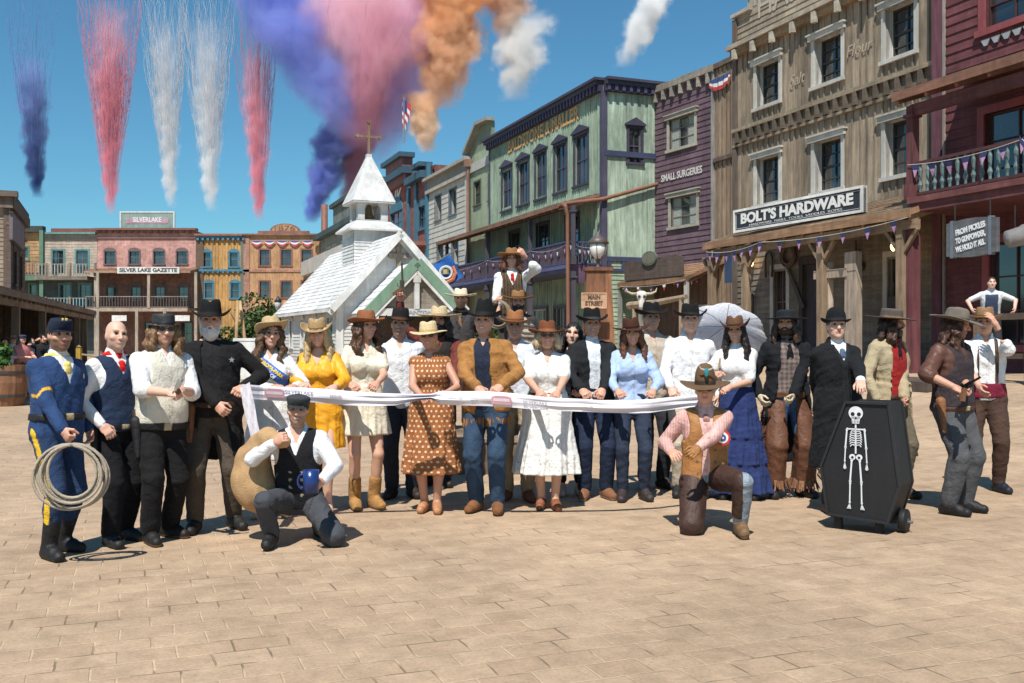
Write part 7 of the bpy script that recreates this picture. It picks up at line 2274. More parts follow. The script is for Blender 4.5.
def p_bald():
 p = Person('bald man with red neckerchief, white shirt, dark blue waistcoat and black trousers', 117, 7.8, 1.745, 50, group=GPEOPLE, hands={'R': Hn(108, 430, 7.55, .5, (.3, .6, -.3))}, poles={'R': (-.9, .9, -.1)}, head=(-8, 0, 3), skin=SK1, feet={'R': (-.1, -.08, -5), 'L': (.11, .08, 15)})
 p.build_body(stubble=((.30, .22, .17), .5), brow=(.2, .12, .07))
 p.trousers((.010, .010, .012)); p.shoes((.02, .02, .02))
 p.top(WHI, inf=.016, sleeve=1.95, r=.03, r1=.014, hem=.02, ripple=.004, v=.5)
 p.vest((.022, .036, .075), hem=-.04, v=.40); p.scarf((.62, .02, .02), tail=.15, inf=.03)
 p.belt((.01, .01, .01), z=.0, inf=.03, h=.024); p.holster(p.hip['R'] + np.array((-.12, -.03, .03)), BLK)

def p_pistol():
 p = Person('long haired man in black flat hat and cream waistcoat holding a silver pistol', 160, 7.9, 1.71, 46, group=GPEOPLE, hands={'R': Hn(176, 392, 7.5, .95), 'L': Hn(180, 388, 7.6, .9)}, poles={'R': (-.7, .3, -.9), 'L': (.6, .2, -.9)}, head=(-10, 0, 0), skin=SK1, girth=1.13, feet={'R': (-.11, -.07, -5), 'L': (.12, .1, 20)})
 p.build_body(stubble=((.22, .12, .06), .6), smile=False, brow=(.15, .09, .05), glasses=True)
 p.hairdo((.17, .095, .045), 'wavy', seed=2, length=.20)
 p.trousers((.012, .012, .013), r=.02, r1=.034); p.shoes((.016, .014, .014), sole=(.2, .12, .05))
 p.top(WHI, inf=.016, sleeve=1.12, r=.036, r1=.030, hem=.0, ripple=.004, v=.5, belly=.02)
 p.vest((.64, .61, .52), hem=-.02, v=.44, belly=.035, inf=.026); p.belt((.012, .012, .012), z=-.03, inf=.04, h=.03); p.holster(p.hip['R'] + np.array((-.12, -.06, .0)), BLK)
 p.hat((.03, .032, .035), crown=.088, taper=.95, brim=.035, curl=.0, flat=True, band=(.015, .015, .017), mt='leather')
 revolver('long silver pistol held up by the man in the cream waistcoat', px(177, 388, 7.42), px(189, 365, 7.38), (.55, .56, .58))

def p_bearded():
 p = Person('tall man with white beard, wide black hat and long black coat', 213, 8.35, 1.80, 10, group=GPEOPLE, hands={'R': Hn(222, 408, 8.05, .6, (.3, .9, 0)), 'L': Hn(240, 389, 8.15, .8)}, poles={'R': (-1, .3, -.4), 'L': (.9, .2, -.6)}, head=(0, 2, 0), skin=SK2, girth=1.15, feet={'R': (-.14, -.06, -10), 'L': (.17, .05, 25)})
 p.build_body(smile=False, brow=(.12, .1, .09)); p.hairdo((.10, .09, .085)); p.beard((.62, .60, .57), .03)
 p.trousers((.085, .066, .05), r=.018, r1=.026); p.shoes((.02, .017, .015))
 p.top((.018, .018, .02), inf=.018, sleeve=0, hem=-.04, name='waistcoat', ripple=.003, belly=.02)
 p.belt((.055, .03, .018), z=.06, inf=.034, belly=.02); p.holster(p.hip['R'] + np.array((-.08, -.16, .04)), (.2, .085, .035))
 def ex(F): p.skirt_fn(F, p.P[2] + .12, p.P[2] - .40, (.2, .16), (.27, .21), 7, .06, k=.05)
 p.top((.013, .0125, .013), inf=.036, sleeve=1.95, r=.026, r1=.024, hem=-.1, name='long_coat', ripple=.007, extra=ex, openw=[(-.5, .17), (-.1, .11), (.1, .07), (.3, .06), (.5, .075), (.56, .05)])
 p.hat((.014, .014, .015), crown=.125, brim=.095, curl=.06, band=(.03, .028, .025))
 m = MB(); c = p.tl((.155, -.135, .40)); 
 pts = []
 for i in range(10): a = math.pi / 2 + math.pi * i / 5; r = .026 if i % 2 == 0 else .011; pts.append((c[0] + r * math.cos(a), c[2] + r * math.sin(a)))
 m.prism(pts, c[1] - .03, c[1] - .022, (.5, .5, .48)); m.build('star_badge', 'metal', p.root)

def p_sash():
 p = Person('woman in white dress with a blue and gold sash and tilted straw hat', 272, 9.0, 1.69, 12, female=True, group=GPEOPLE, hands={'R': Hn(278, 386, 8.6), 'L': Hn(292, 386, 8.62)}, head=(8, 3, 6), skin=SK2)
 p.build_body(lips=(.5, .12, .12), brow=(.08, .05, .03)); p.hairdo((.10, .055, .028), 'wavy', seed=4, length=.34)
 p.top(WHI, inf=.012, sleeve=1.9, r=.016, r1=.018, hem=-.06, name='dress', v=.47, ripple=.004, extra=lambda F: p.skirt_fn(F, p.P[2] + .14, .52, (.17, .13), (.27, .2), 9, .05, k=.05))
 def sash(F): p.torso(F, .024, .02, .56)
 n1 = p.tloc(lambda x, y, z: np.abs(x * .62 + (z - .385) * .78) - .052)
 o = p.wear('sash', 'satin', (.035, .13, .52), sash, [n1], ripple=0, vox=.009)
 V = np.zeros(len(o.data.vertices) * 3); o.data.vertices.foreach_get('co', V); V = V.reshape(-1, 3); T = (V - p.P) @ p.R
 for body, d, sz, col in (('EUROPA-PARK', .022, .042, (.75, .55, .05)), ('FACE OF', -.026, .046, (.75, .75, .75))):
  t = text(body, sz, col, p.root, (0, 0, 0), width=(.27 if d > 0 else .16), bold=.002)
  n = len(t.data.vertices); C0 = np.zeros(n * 3); t.data.vertices.foreach_get('co', C0); C0 = C0.reshape(-1, 3)
  ux, uz = .78, -.62
  X = -.005 + C0[:, 0] * ux + (C0[:, 2] + d) * .62; Z = .385 + C0[:, 0] * uz + (C0[:, 2] + d) * .78
  fr = T[T[:, 1] < 0]
  Yv = np.array([fr[np.argmin((fr[:, 0] - a) ** 2 + (fr[:, 2] - b * p.s) ** 2), 1] for a, b in zip(X, Z)])
  W = p.P + np.stack([X, Yv - .004 - (C0[:, 1] < 0) * .003, Z * p.s], 1) @ p.R.T
  t.data.vertices.foreach_set('co', W.ravel()); t.data.update()
 p.shoes((.55, .38, .28), shaft=0, r=.006)
 p.hat((.50, .37, .20), 'straw', crown=.11, brim=.085, curl=.045, tilt=-22, roll=-14, band=(.30, .2, .1), z=.045)

def p_orange():
 p = Person('blonde woman in an orange dress and tan straw hat', 320, 9.2, 1.70, 4, female=True, group=GPEOPLE, hands={'R': Hn(303, 384, 8.7), 'L': Hn(332, 387, 8.72)}, head=(4, 4, -4), skin=SK1, feet={'R': (-.07, 0, -8), 'L': (.09, -.08, 14)})
 p.build_body(lips=(.52, .16, .14), brow=(.25, .16, .08)); p.hairdo((.50, .37, .20), 'long', seed=6, length=.38)
 p.top((.78, .36, .018), 'satin', inf=.018, sleeve=1.75, r=.03, r1=.026, hem=-.06, name='dress', v=.40, ripple=.006, extra=lambda F: p.skirt_fn(F, p.P[2] + .16, .60, (.165, .125), (.225, .17), 8, .05, k=.05))
 p.belt((.70, .30, .015), z=.14, inf=.032, buckle=None, mt='satin', h=.016); p.shoes((.58, .38, .27), shaft=0, r=.007)
 p.hat((.40, .27, .13), 'straw', crown=.10, brim=.085, curl=.065, tilt=6, band=(.2, .12, .05))

def p_cream():
 p = Person('brown haired woman in a short cream dress with brown hat and tan boots', 363, 9.45, 1.77, 22, female=True, group=GPEOPLE, hands={'R': Hn(354, 385, 8.95), 'L': Hn(375, 384, 8.98)}, head=(12, 0, 0), skin=SK2, feet={'R': (-.08, 0, -5), 'L': (.1, -.02, 12)})
 p.build_body(lips=(.5, .13, .12)); p.hairdo((.075, .036, .018), 'wavy', seed=9, length=.30)
 p.top((.72, .66, .53), inf=.016, sleeve=.62, r=.03, r1=.036, hem=-.06, name='dress', v=.46, ripple=.004, cuts=[], extra=lambda F: p.skirt_fn(F, p.P[2] + .17, .70, (.165, .125), (.275, .21), 9, .05, k=.05))
 p.shoes((.36, .19, .065), 'suede', shaft=.19, name='boot', r=.016, ripple=.004)
 p.hat((.25, .10, .05), crown=.105, brim=.088, curl=.035, droop=-.01, tilt=-4, band=(.1, .045, .025))

def p_whitepolo():
 p = Person('smiling man in plain white shirt and black hat beside the polka dot dress', 402, 10.1, 1.80, 8, group=GPEOPLE, skin=SK2, head=(-6, 0, 4))
 p.build_body(stubble=((.1, .06, .04), .45)); p.hairdo((.03, .02, .015)); p.trousers((.03, .035, .05)); p.shoes((.03, .02, .015))
 p.top((.76, .77, .80), inf=.018, sleeve=1.9, r=.02, r1=.016, hem=-.08, v=.46, ripple=.006)
 p.hat((.016, .016, .018), crown=.115, brim=.07, curl=.04, band=(.12, .05, .03))

def dots(c1, c2, sp=.042, r=.0085):
 def fn(V, T, p):
  th = np.arctan2(T[:, 0], -T[:, 1]) * .17; z = T[:, 2]
  return np.tile(np.array(c1), (len(V), 1))
 return fn

def dot_material():
 m = mat('fabric').copy(); m.name = 'polka_dot_fabric'; t = m.node_tree; b = t.nodes['Principled BSDF']
 tc = t.nodes.new('ShaderNodeTexCoord'); sp = t.nodes.new('ShaderNodeSeparateXYZ'); t.links.new(tc.outputs['Object'], sp.inputs[0])
 def M_(op, a, b_=None):
  n = t.nodes.new('ShaderNodeMath'); n.operation = op
  for i, v in enumerate((a, b_)):
   if v is None: continue
   if isinstance(v, (int, float)): n.inputs[i].default_value = v
   else: t.links.new(v, n.inputs[i])
  return n.outputs[0]
 at = M_('ARCTAN2', sp.outputs[0], M_('MULTIPLY', sp.outputs[1], -1.0))
 u = M_('MULTIPLY', at, .19 / .052); v = M_('DIVIDE', sp.outputs[2], .046)
 row = M_('FLOOR', v); off = M_('MULTIPLY', M_('MODULO', row, 2.0), .5)
 fu = M_('SUBTRACT', M_('FRACT', M_('ADD', u, off)), .5); fv = M_('SUBTRACT', M_('FRACT', v), .5)
 d = M_('ADD', M_('MULTIPLY', fu, fu), M_('MULTIPLY', fv, fv)); k = M_('LESS_THAN', d, .05)
 mix = t.nodes.new('ShaderNodeMix'); mix.data_type = 'RGBA'; t.links.new(k, mix.inputs['Factor'])
 src = b.inputs['Base Color'].links[0].from_socket; t.links.new(src, mix.inputs['A']); mix.inputs['B'].default_value = (.70, .52, .36, 1)
 t.links.new(mix.outputs['Result'], b.inputs['Base Color']); MATS['dots'] = m

def p_polka():
 dot_material()
 p = Person('woman in a sleeveless brown polka dot dress and pale straw hat', 431, 9.25, 1.67, 0, female=True, group=GPEOPLE, skin=SK3, hands={'R': Hn(424, 397, 8.8), 'L': Hn(443, 393, 8.85)}, head=(0, 2, -3), girth=1.08, feet={'R': (-.06, .02, -8), 'L': (.06, -.03, 8)})
 p.build_body(lips=(.45, .12, .1), glasses=True); p.hairdo((.16, .10, .06), 'short')
 p.top((.33, .125, .045), 'dots', inf=.016, sleeve=0, hem=-.06, name='dress', v=.45, ripple=.004, collar=False, extra=lambda F: p.skirt_fn(F, p.P[2] + .16, .36, (.175, .13), (.27, .22), 9, .07, k=.05))
 p.shoes((.42, .2, .1), shaft=0, r=.007)
 p.hat((.66, .52, .30), 'straw', crown=.10, brim=.085, curl=.01, droop=.012, dome=False, dent=.015, band=(.52, .36, .16))

def p_strawhat():
 p = Person('dark bearded man in a big straw hat raising a pistol behind the white shirt', 437, 10.9, 1.86, 0, group=GPEOPLE, skin=SK3, hands={'R': Hn(400, 292, 10.7, 1.0, (0, -1, .2)), 'L': Hn(452, 410, 10.5)}, poles={'R': (-1, .2, -.6)})
 p.build_body(smile=False); p.hairdo((.025, .016, .01), 'long', seed=3, length=.22); p.beard((.022, .014, .01), .05); p.trousers((.05, .045, .035)); p.shoes((.03, .02, .015))
 p.top((.17, .045, .035), inf=.018, sleeve=1.85, r=.024, r1=.018, hem=-.05, ripple=.006); p.vest((.03, .026, .024), v=.36, inf=.03)
 p.scarf((.13, .075, .04), tail=.16, r=.04, name='fur_collar', inf=.03)
 p.hat((.60, .47, .28), 'straw', crown=.10, brim=.13, curl=.02, droop=-.005, band=(.38, .27, .14))
 revolver('dark pistol pointed at the sky above the chapel porch', px(400, 288, 10.66), px(399, 262, 10.66), (.16, .12, .09), side=(1, 0, 0))

def p_creamhat():
 p = Person('man with cream hat and brown scarf standing on the platform at the back', 459, 12.7, 1.78, 5, z=.46, group='performers standing on the wooden platform', skin=SK2, vox=.014)
 p.build_body(stubble=((.12, .07, .05), .6), lowres=True); p.hairdo((.04, .025, .018), 'short'); p.trousers((.05, .045, .04)); p.shoes((.03, .025, .02))
 p.top((.045, .04, .042), inf=.018, sleeve=1.95, r=.02, hem=-.05); p.vest((.06, .055, .055), v=.3, inf=.028); p.scarf((.25, .145, .07), tail=.3, r=.034, inf=.03)
 p.hat((.68, .59, .45), crown=.095, brim=.11, curl=.03, band=(.4, .33, .22))

def p_waver():
 p = Person('performer with red scarf and striped waistcoat touching the brim of a brown hat', 512, 13.1, 1.76, 0, z=1.02, group='performers standing on the wooden platform', skin=SK2, vox=.014, hands={'L': Hn(521, 250, 12.75, .7, (-.6, .6, .2)), 'R': Hn(499, 320, 12.9)}, poles={'L': (1, -.1, -.5)}, head=(-5, 0, 0))
 p.build_body(lowres=True); p.hairdo((.12, .045, .02), 'wavy', seed=8, length=.16); p.trousers((.05, .04, .035)); p.shoes((.03, .025, .02))
 p.top(WHI, inf=.018, sleeve=1.25, r=.034, r1=.034, hem=-.05, ripple=.008); p.vest(striped((.12, .075, .045), (.06, .038, .025), 26, 0), v=.36, inf=.028); p.scarf((.5, .02, .02), tail=.26, inf=.03)
 p.hat((.26, .125, .055), crown=.105, brim=.095, curl=.03, tilt=-8, band=(.1, .05, .03))

def p_poncho():
 p = Person('black bearded man in a striped poncho and red scarf holding a rope loop', 520, 12.3, 1.77, 0, z=.42, group='performers standing on the wooden platform', skin=SK2, vox=.014, hands={'R': Hn(498, 297, 11.95, .9), 'L': Hn(532, 345, 12.1)}, poles={'R': (-1, .1, -.8)})
 p.build_body(lowres=True, smile=False); p.hairdo((.02, .014, .01), 'short'); p.beard((.012, .01, .009), .03); p.trousers((.06, .05, .04)); p.shoes((.03, .025, .02))
 p.top((.05, .045, .045), inf=.018, sleeve=1.95, r=.02, hem=-.05)
 def pc(V, T, q):
  f = (V[:, 2] * 7.0 + .7 * np.abs(V[:, 0])) % 1.0; c = np.tile(np.array((.13, .085, .055)), (len(V), 1))
  c[f < .22] = (.42, .38, .32); c[(f > .4) & (f < .5)] = (.03, .03, .035); c[(f > .62) & (f < .72)] = (.36, .33, .28); c[(f > .8) & (f < .86)] = (.04, .04, .05); return c
 def b(F): p.skirt_fn(F, p.tl((0, 0, .55))[2], p.P[2] + .05, (.09, .08), (.36, .24), 7, .05)
 p.wear('poncho', 'fabric', pc, b, [p.tloc(lambda x, y, z: -(x + .12) + 0 * z)], ripple=.006)
 p.scarf((.62, .02, .025), tail=.2, r=.034, inf=.09)
 p.hat((.26, .14, .06), crown=.1, brim=.1, curl=.03, band=(.1, .05, .03))
 rope_coil('loop of rope held up beside the striped poncho', px(497, 299, 11.9), .17, 4, .011, seed=6, col=(.30, .23, .16))

def p_suede():
 p = Person('man in a fringed brown suede jacket, blue jeans and tall black hat', 487, 9.25, 1.82, -4, group=GPEOPLE, skin=SK2, girth=1.1, hands={'R': Hn(481, 390, 8.8), 'L': Hn(497, 388, 8.8)}, poles={'R': (-1, .1, -.6), 'L': (1, .1, -.6)}, feet={'R': (-.10, .02, -14), 'L': (.11, -.06, 10)}, head=(0, 3, 2))
 p.build_body(stubble=((.3, .25, .22), .3), brow=(.15, .12, .1)); p.hairdo((.12, .10, .09), 'short')
 p.trousers((.035, .065, .115), 'denim', r=.016, r1=.03, ripple=.006); p.shoes((.20, .085, .035), 'suede', sole=(.08, .05, .03))
 p.top((.022, .028, .05), inf=.016, sleeve=0, hem=-.05, v=.48, ripple=.003)
 p.top((.33, .155, .048), 'suede', inf=.034, sleeve=1.95, r=.022, r1=.024, hem=-.14, name='suede_jacket', ripple=.009, openw=[(-.2, .10), (.1, .065), (.3, .065), (.48, .07), (.56, .05)])
 m = MB(); rs = np.random.RandomState(2)
 o = bpy.data.objects[p.root.children[-1].name]; V = np.zeros(len(o.data.vertices) * 3); o.data.vertices.foreach_get('co', V); V = V.reshape(-1, 3); T = (V - p.P) @ p.R / p.s
 def hang(sel, L, n):
  idx = np.nonzero(sel)[0]
  for i in rs.choice(idx, min(n, len(idx)), replace=False):
   a = V[i]; out = a - np.array((p.P[0], p.P[1], a[2])); out = out / (np.linalg.norm(out) + 1e-6); l = L * rs.uniform(.7, 1.2); b_ = a + out * .010 + np.array((rs.uniform(-.01, .01), 0, -l))
   m.bar(a + out * .004, b_, .006, .004, jit((.30, .14, .045), .3))
 hang((np.abs(T[:, 2] - (.40 + .15 * np.abs(T[:, 0]))) < .012) & (T[:, 1] < .02) & (np.abs(T[:, 0]) < .2), .13, 150)
 hang((np.abs(T[:, 2] + .12) < .012), .08, 150)
 arm_r = [np.abs((V - p.sh[s_]) @ ((p.wr[s_] - p.sh[s_]) / np.linalg.norm(p.wr[s_] - p.sh[s_])) - t) < .02 for s_ in 'RL' for t in (.18, .26)]
 for a in arm_r: hang(a & (np.abs(T[:, 0]) > .17), .09, 45)
 m.build('fringe', 'suede', p.root)
 p.hat((.013, .013, .014), crown=.15, taper=.70, brim=.085, curl=.05, tilt=-4, band=(.028, .026, .026))

def p_bluewhite():
 p = Person('older man in brown hat, white shirt and khaki trousers behind the suede jacket', 517, 9.95, 1.78, 0, group=GPEOPLE, skin=SK3, hands={'R': Hn(505, 395, 9.6)}, feet={'R': (-.1, 0, -14), 'L': (.11, -.05, 16)})
 p.build_body(brow=(.3, .27, .25)); p.hairdo((.28, .26, .25)); p.trousers((.36, .29, .20), r1=.03); p.shoes((.20, .07, .035))
 p.top((.68, .72, .80), inf=.018, sleeve=1.9, r=.022, r1=.016, hem=-.05, v=.47, ripple=.006)
 p.hat((.30, .13, .055), crown=.11, brim=.08, curl=.04, band=(.14, .06, .03))

def p_whitedress():
 p = Person('woman in a white eyelet dress with brown belt, glasses and brown hat', 547, 9.45, 1.67, 0, female=True, group=GPEOPLE, skin=SK2, girth=1.18, hands={'R': Hn(541, 393, 8.95), 'L': Hn(556, 394, 8.95)}, poles={'R': (-1, .2, -.7), 'L': (1, .2, -.7)}, feet={'R': (-.05, .0, -10), 'L': (.07, -.06, 8)})
 p.build_body(lips=(.45, .15, .14), glasses=True); p.hairdo((.42, .33, .22), 'bob', length=.13)
 def dc(V, T, q):
  c = np.tile(np.array((.77, .76, .73)), (len(V), 1)); th = np.arctan2(V[:, 0], V[:, 1])
  m = (V[:, 2] < .50) & (V[:, 2] > .36) & (np.sin(th * 38) * np.sin(V[:, 2] * 110) > .62); c[m] = (.5, .47, .43); return c
 p.top(dc, inf=.018, sleeve=.78, r=.04, r1=.034, hem=-.06, name='dress', v=.44, ripple=.005, extra=lambda F: p.skirt_fn(F, p.P[2] + .16, .335, (.175, .14), (.315, .25), 10, .07, k=.05))
 p.belt((.20, .075, .03), z=.155, inf=.034, h=.024, buckle=(.2, .075, .03)); p.shoes((.24, .09, .045), shaft=0, r=.008)
 p.hat((.17, .06, .03), crown=.11, brim=.09, curl=.03, droop=.01, tilt=-5, band=(.3, .13, .06))

def p_darkhair():
 p = Person('hatless woman with long black hair and dark clothes between two hats', 570, 10.35, 1.70, -6, female=True, group=GPEOPLE, skin=SK1, head=(-4, 0, 6), hands={'R': Hn(570, 400, 10.0), 'L': Hn(578, 390, 9.85)}, feet={'R': (-.08, -.12, 0), 'L': (.09, -.1, 10)})
 p.build_body(lips=(.5, .1, .1), brow=(.02, .014, .01)); p.hairdo((.012, .009, .008), 'long', seed=12, length=.30); p.trousers((.025, .025, .03), r=.01, r1=.012, t1=1.8)
 p.top((.014, .014, .02), inf=.016, sleeve=1.9, r=.014, hem=-.06, v=.44); p.shoes((.55, .36, .27), shaft=0, r=.006)

def p_blackjacket():
 p = Person('man in black hat and open black jacket over a white tee', 594, 10.05, 1.80, 0, group=GPEOPLE, skin=SK2, hands={'R': Hn(585, 392, 9.6), 'L': Hn(601, 392, 9.6)}, feet={'R': (-.1, -.04, -15), 'L': (.12, -.02, 14)})
 p.build_body(stubble=((.25, .18, .14), .35)); p.hairdo((.06, .045, .035)); p.trousers((.02, .03, .06), 'denim'); p.shoes((.22, .1, .05), 'suede', sole=(.4, .35, .3))
 p.top((.66, .70, .76), inf=.014, sleeve=0, hem=-.06, ripple=.004, collar=True)
 p.top((.018, .02, .023), inf=.030, sleeve=1.93, r=.026, r1=.022, hem=-.12, name='jacket', ripple=.007, openw=[(-.2, .055), (.3, .05), (.5, .065), (.56, .06)])
 p.hat((.013, .013, .014), crown=.115, brim=.085, curl=.05, band=(.06, .06, .06))

def p_blueshirt():
 p = Person('woman with long brown hair, dark brown hat and light blue shirt', 632, 9.95, 1.71, 4, female=True, group=GPEOPLE, skin=SK2, hands={'R': Hn(620, 392, 9.5), 'L': Hn(652, 392, 9.55)}, head=(2, 2, -5), feet={'R': (-.1, -.05, -10), 'L': (.12, 0, 14)})
 p.build_body(lips=(.48, .13, .12)); p.hairdo((.13, .055, .028), 'long', seed=15, length=.36); p.trousers((.03, .04, .07), 'denim', r=.012, r1=.02)
 p.top((.40, .52, .76), inf=.020, sleeve=1.85, r=.034, r1=.02, hem=-.08, v=.42, ripple=.009); p.shoes((.04, .03, .03))
 p.hat((.065, .028, .02), crown=.11, brim=.092, curl=.03, droop=.01, band=(.03, .014, .01))

def p_beigepolo():
 p = Person('tall man in black hat and beige polo shirt at the back', 653, 10.75, 1.88, 4, group=GPEOPLE, skin=SK2, hands={'L': Hn(668, 388, 10.2)})
 p.build_body(); p.hairdo((.10, .06, .035)); p.trousers((.03, .032, .04)); p.shoes((.04, .03, .025))
 p.top((.50, .43, .35), inf=.018, sleeve=.85, r=.026, r1=.03, hem=-.08, v=.47)
 p.hat((.013, .013, .014), crown=.115, brim=.09, curl=.05, band=(.04, .035, .03))

def p_whiteshirt():
 p = Person('young man in black hat, crisp white shirt and light trousers', 688, 10.2, 1.85, -3, group=GPEOPLE, skin=SK1, hands={'R': Hn(673, 392, 9.8)}, feet={'R': (-.1, -.03, -12), 'L': (.11, -.03, 12)})
 p.build_body(brow=(.12, .07, .04)); p.hairdo((.13, .08, .045)); p.trousers((.50, .43, .34), r1=.022); p.shoes((.015, .015, .016), shaft=.12, name='boot')
 p.top((.78, .79, .81), inf=.018, sleeve=1.9, r=.022, r1=.016, hem=-.06, v=.47, ripple=.006)
 p.hat((.013, .013, .014), crown=.11, brim=.09, curl=.055, band=(.03, .03, .03))

def p_parasol():
 p = Person('woman in white blouse and long navy tiered skirt holding a lace parasol', 738, 10.05, 1.73, -8, female=True, group=GPEOPLE, skin=SK2, hands={'R': Hn(718, 372, 9.7, .95), 'L': Hn(724, 388, 9.75)}, poles={'R': (-.8, .3, -.8), 'L': (.9, .4, -.7)}, head=(-4, 0, -3))
 p.build_body(lips=(.45, .12, .11)); p.hairdo((.022, .013, .01), 'long', seed=18, length=.42)
 def sk(F):
  p.skirt_fn(F, p.P[2] + .17, .62, (.145, .12), (.235, .19), 10, .07)
  p.skirt_fn(F, .70, .36, (.215, .17), (.285, .225), 12, .08); p.skirt_fn(F, .43, .07, (.255, .2), (.33, .26), 13, .09)
 p.wear('tiered_skirt', 'fabric', (.025, .04, .13), sk, ripple=.005)
 p.top(WHI, inf=.018, sleeve=.85, r=.038, r1=.034, hem=.1, ripple=.006); p.shoes((.03, .03, .03))
 p.hat((.13, .065, .04), crown=.11, brim=.085, curl=.085, band=(.05, .025, .016), dent=.04)
 # parasol
 t = thing('lace_parasol', 'open white lace parasol behind the woman in the navy skirt', 'parasol', px(717, 376, 9.78))
 M = Matrix.Rotation(rad(-52), 4, 'X') @ Matrix.Rotation(rad(15), 4, 'Y')
 hz = .88
 m = MB(M); m.tube([(0, 0, -.1), (0, 0, hz)], .008, (.3, .2, .12), 6); m.build('handle', 'wood', t)
 m = MB(M); n = 8; R_ = .43; V = []; Q = []; rows = 9; seg = n * 6
 def cp(i, j):
  r_ = i / rows; a = 2 * math.pi * j / seg; sag = 1 - .07 * r_ * (1 - abs(math.cos(a * n / 2)))
  return (R_ * r_ * sag * math.cos(a), R_ * r_ * sag * math.sin(a), hz - .20 * r_ ** 1.9)
 rs = np.random.RandomState(1)
 for i in range(rows):
  for j in range(seg):
   if i > 1 and rs.rand() < .0: continue
   c = jit((.88, .88, .90), .04) if (i + j) % 2 else jit((.80, .80, .84), .06)
   m.poly([cp(i, j), cp(i + 1, j), cp(i + 1, j + 1), cp(i, j + 1)], c)
 for j in range(seg): 
  a = cp(rows, j); b = cp(rows, j + 1); mid = ((a[0] + b[0]) / 2 * 1.05, (a[1] + b[1]) / 2 * 1.05, (a[2] + b[2]) / 2 - .035); m.poly([a, mid, b], (.7, .7, .75))
 m.build('canopy', 'lace', t, True)
 m = MB(M)
 for j in range(n): a = 2 * math.pi * j / n; m.tube([(0, 0, hz - .02), (R_ * .5 * math.cos(a), R_ * .5 * math.sin(a), hz - .075), (R_ * math.cos(a), R_ * math.sin(a), hz - .215)], .0035, (.4, .4, .42), 5)
 m.build('rib', 'metal', t)

def p_chaps():
 p = Person('man in brown leather chaps, checked waistcoat and long black coat', 787, 10.15, 1.81, -4, group=GPEOPLE, skin=SK2, hands={'R': Hn(762, 400, 9.95, .5), 'L': Hn(790, 404, 9.8, .7)}, poles={'L': (1, .3, -.5)}, head=(-22, 0, 0), feet={'R': (-.15, -.04, -12), 'L': (.16, .0, 25)})
 p.build_body(smile=False, gloves='RL', glove_col=(.55, .45, .32), stubble=((.05, .03, .02), .4)); p.hairdo((.05, .028, .018), 'long', seed=20, length=.22); p.beard((.04, .025, .016), -.02)
 p.trousers((.05, .10, .20), 'denim', r1=.02); p.shoes((.018, .018, .02), shaft=.1, name='boot')
 p.top(checked((.24, .19, .17), (.10, .075, .07), 22), inf=.018, sleeve=0, hem=.02, ripple=.003, name='checked_waistcoat')
 def ch(F):
  for sd in 'RL': p.leg(F, sd, 1.78, .034, .085, t0=.12)
 p.wear('chaps', 'leather', (.125, .052, .028), ch, [lambda X, Y, Z: -np.maximum(np.abs(X - p.P[0]) - .055, Y - .3 + 0 * Z) * (Z > -9)], ripple=.006)
 m = MB(); rs = np.random.RandomState(8)
 for sd, sg in (('R', -1), ('L', 1)):
  k, a = p.kn[sd], p.an[sd]
  for i in range(70):
   t = rs.uniform(0, 1); an = rs.uniform(0, 6.28); q = k + (a - k) * .80; r_ = .125
   b0 = q + np.array((r_ * math.cos(an), r_ * math.sin(an), .02)); m.bar(b0, b0 + np.array((.03 * math.cos(an) + rs.uniform(-.02, .02), .03 * math.sin(an), -.12 * rs.uniform(.6, 1.2))), .010, .006, jit((.20, .10, .055), .3))
  for i in range(60):
   t = rs.uniform(.05, 1.7); q = p.hip[sd] + (k - p.hip[sd]) * t if t < 1 else k + (a - k) * (t - 1); r_ = .11 + .02 * t
   b0 = q + np.array((sg * r_, rs.uniform(-.03, .03), 0)); m.bar(b0, b0 + np.array((sg * .06, rs.uniform(-.02, .02), -.07)), .008, .005, jit((.16, .075, .04), .3))
 m.build('fringe', 'leather', p.root)
 p.belt((.10, .045, .02), z=.04, inf=.034, h=.03)
 def ex(F): p.skirt_fn(F, p.P[2] + .15, .36, (.21, .17), (.30, .24), 7, .06, k=.05)
 p.top((.012, .013, .016), inf=.036, sleeve=1.93, r=.03, r1=.026, hem=-.1, name='long_coat', ripple=.008, extra=ex, openw=[(-.7, .26), (-.1, .19), (.1, .12), (.3, .10), (.5, .08), (.56, .05)])
 p.scarf((.012, .012, .014), tail=.22, r=.036, inf=.05); 
 p.hat((.022, .024, .028), crown=.085, taper=.93, brim=.11, curl=.012, flat=True, droop=-.01, band=(.05, .05, .055))

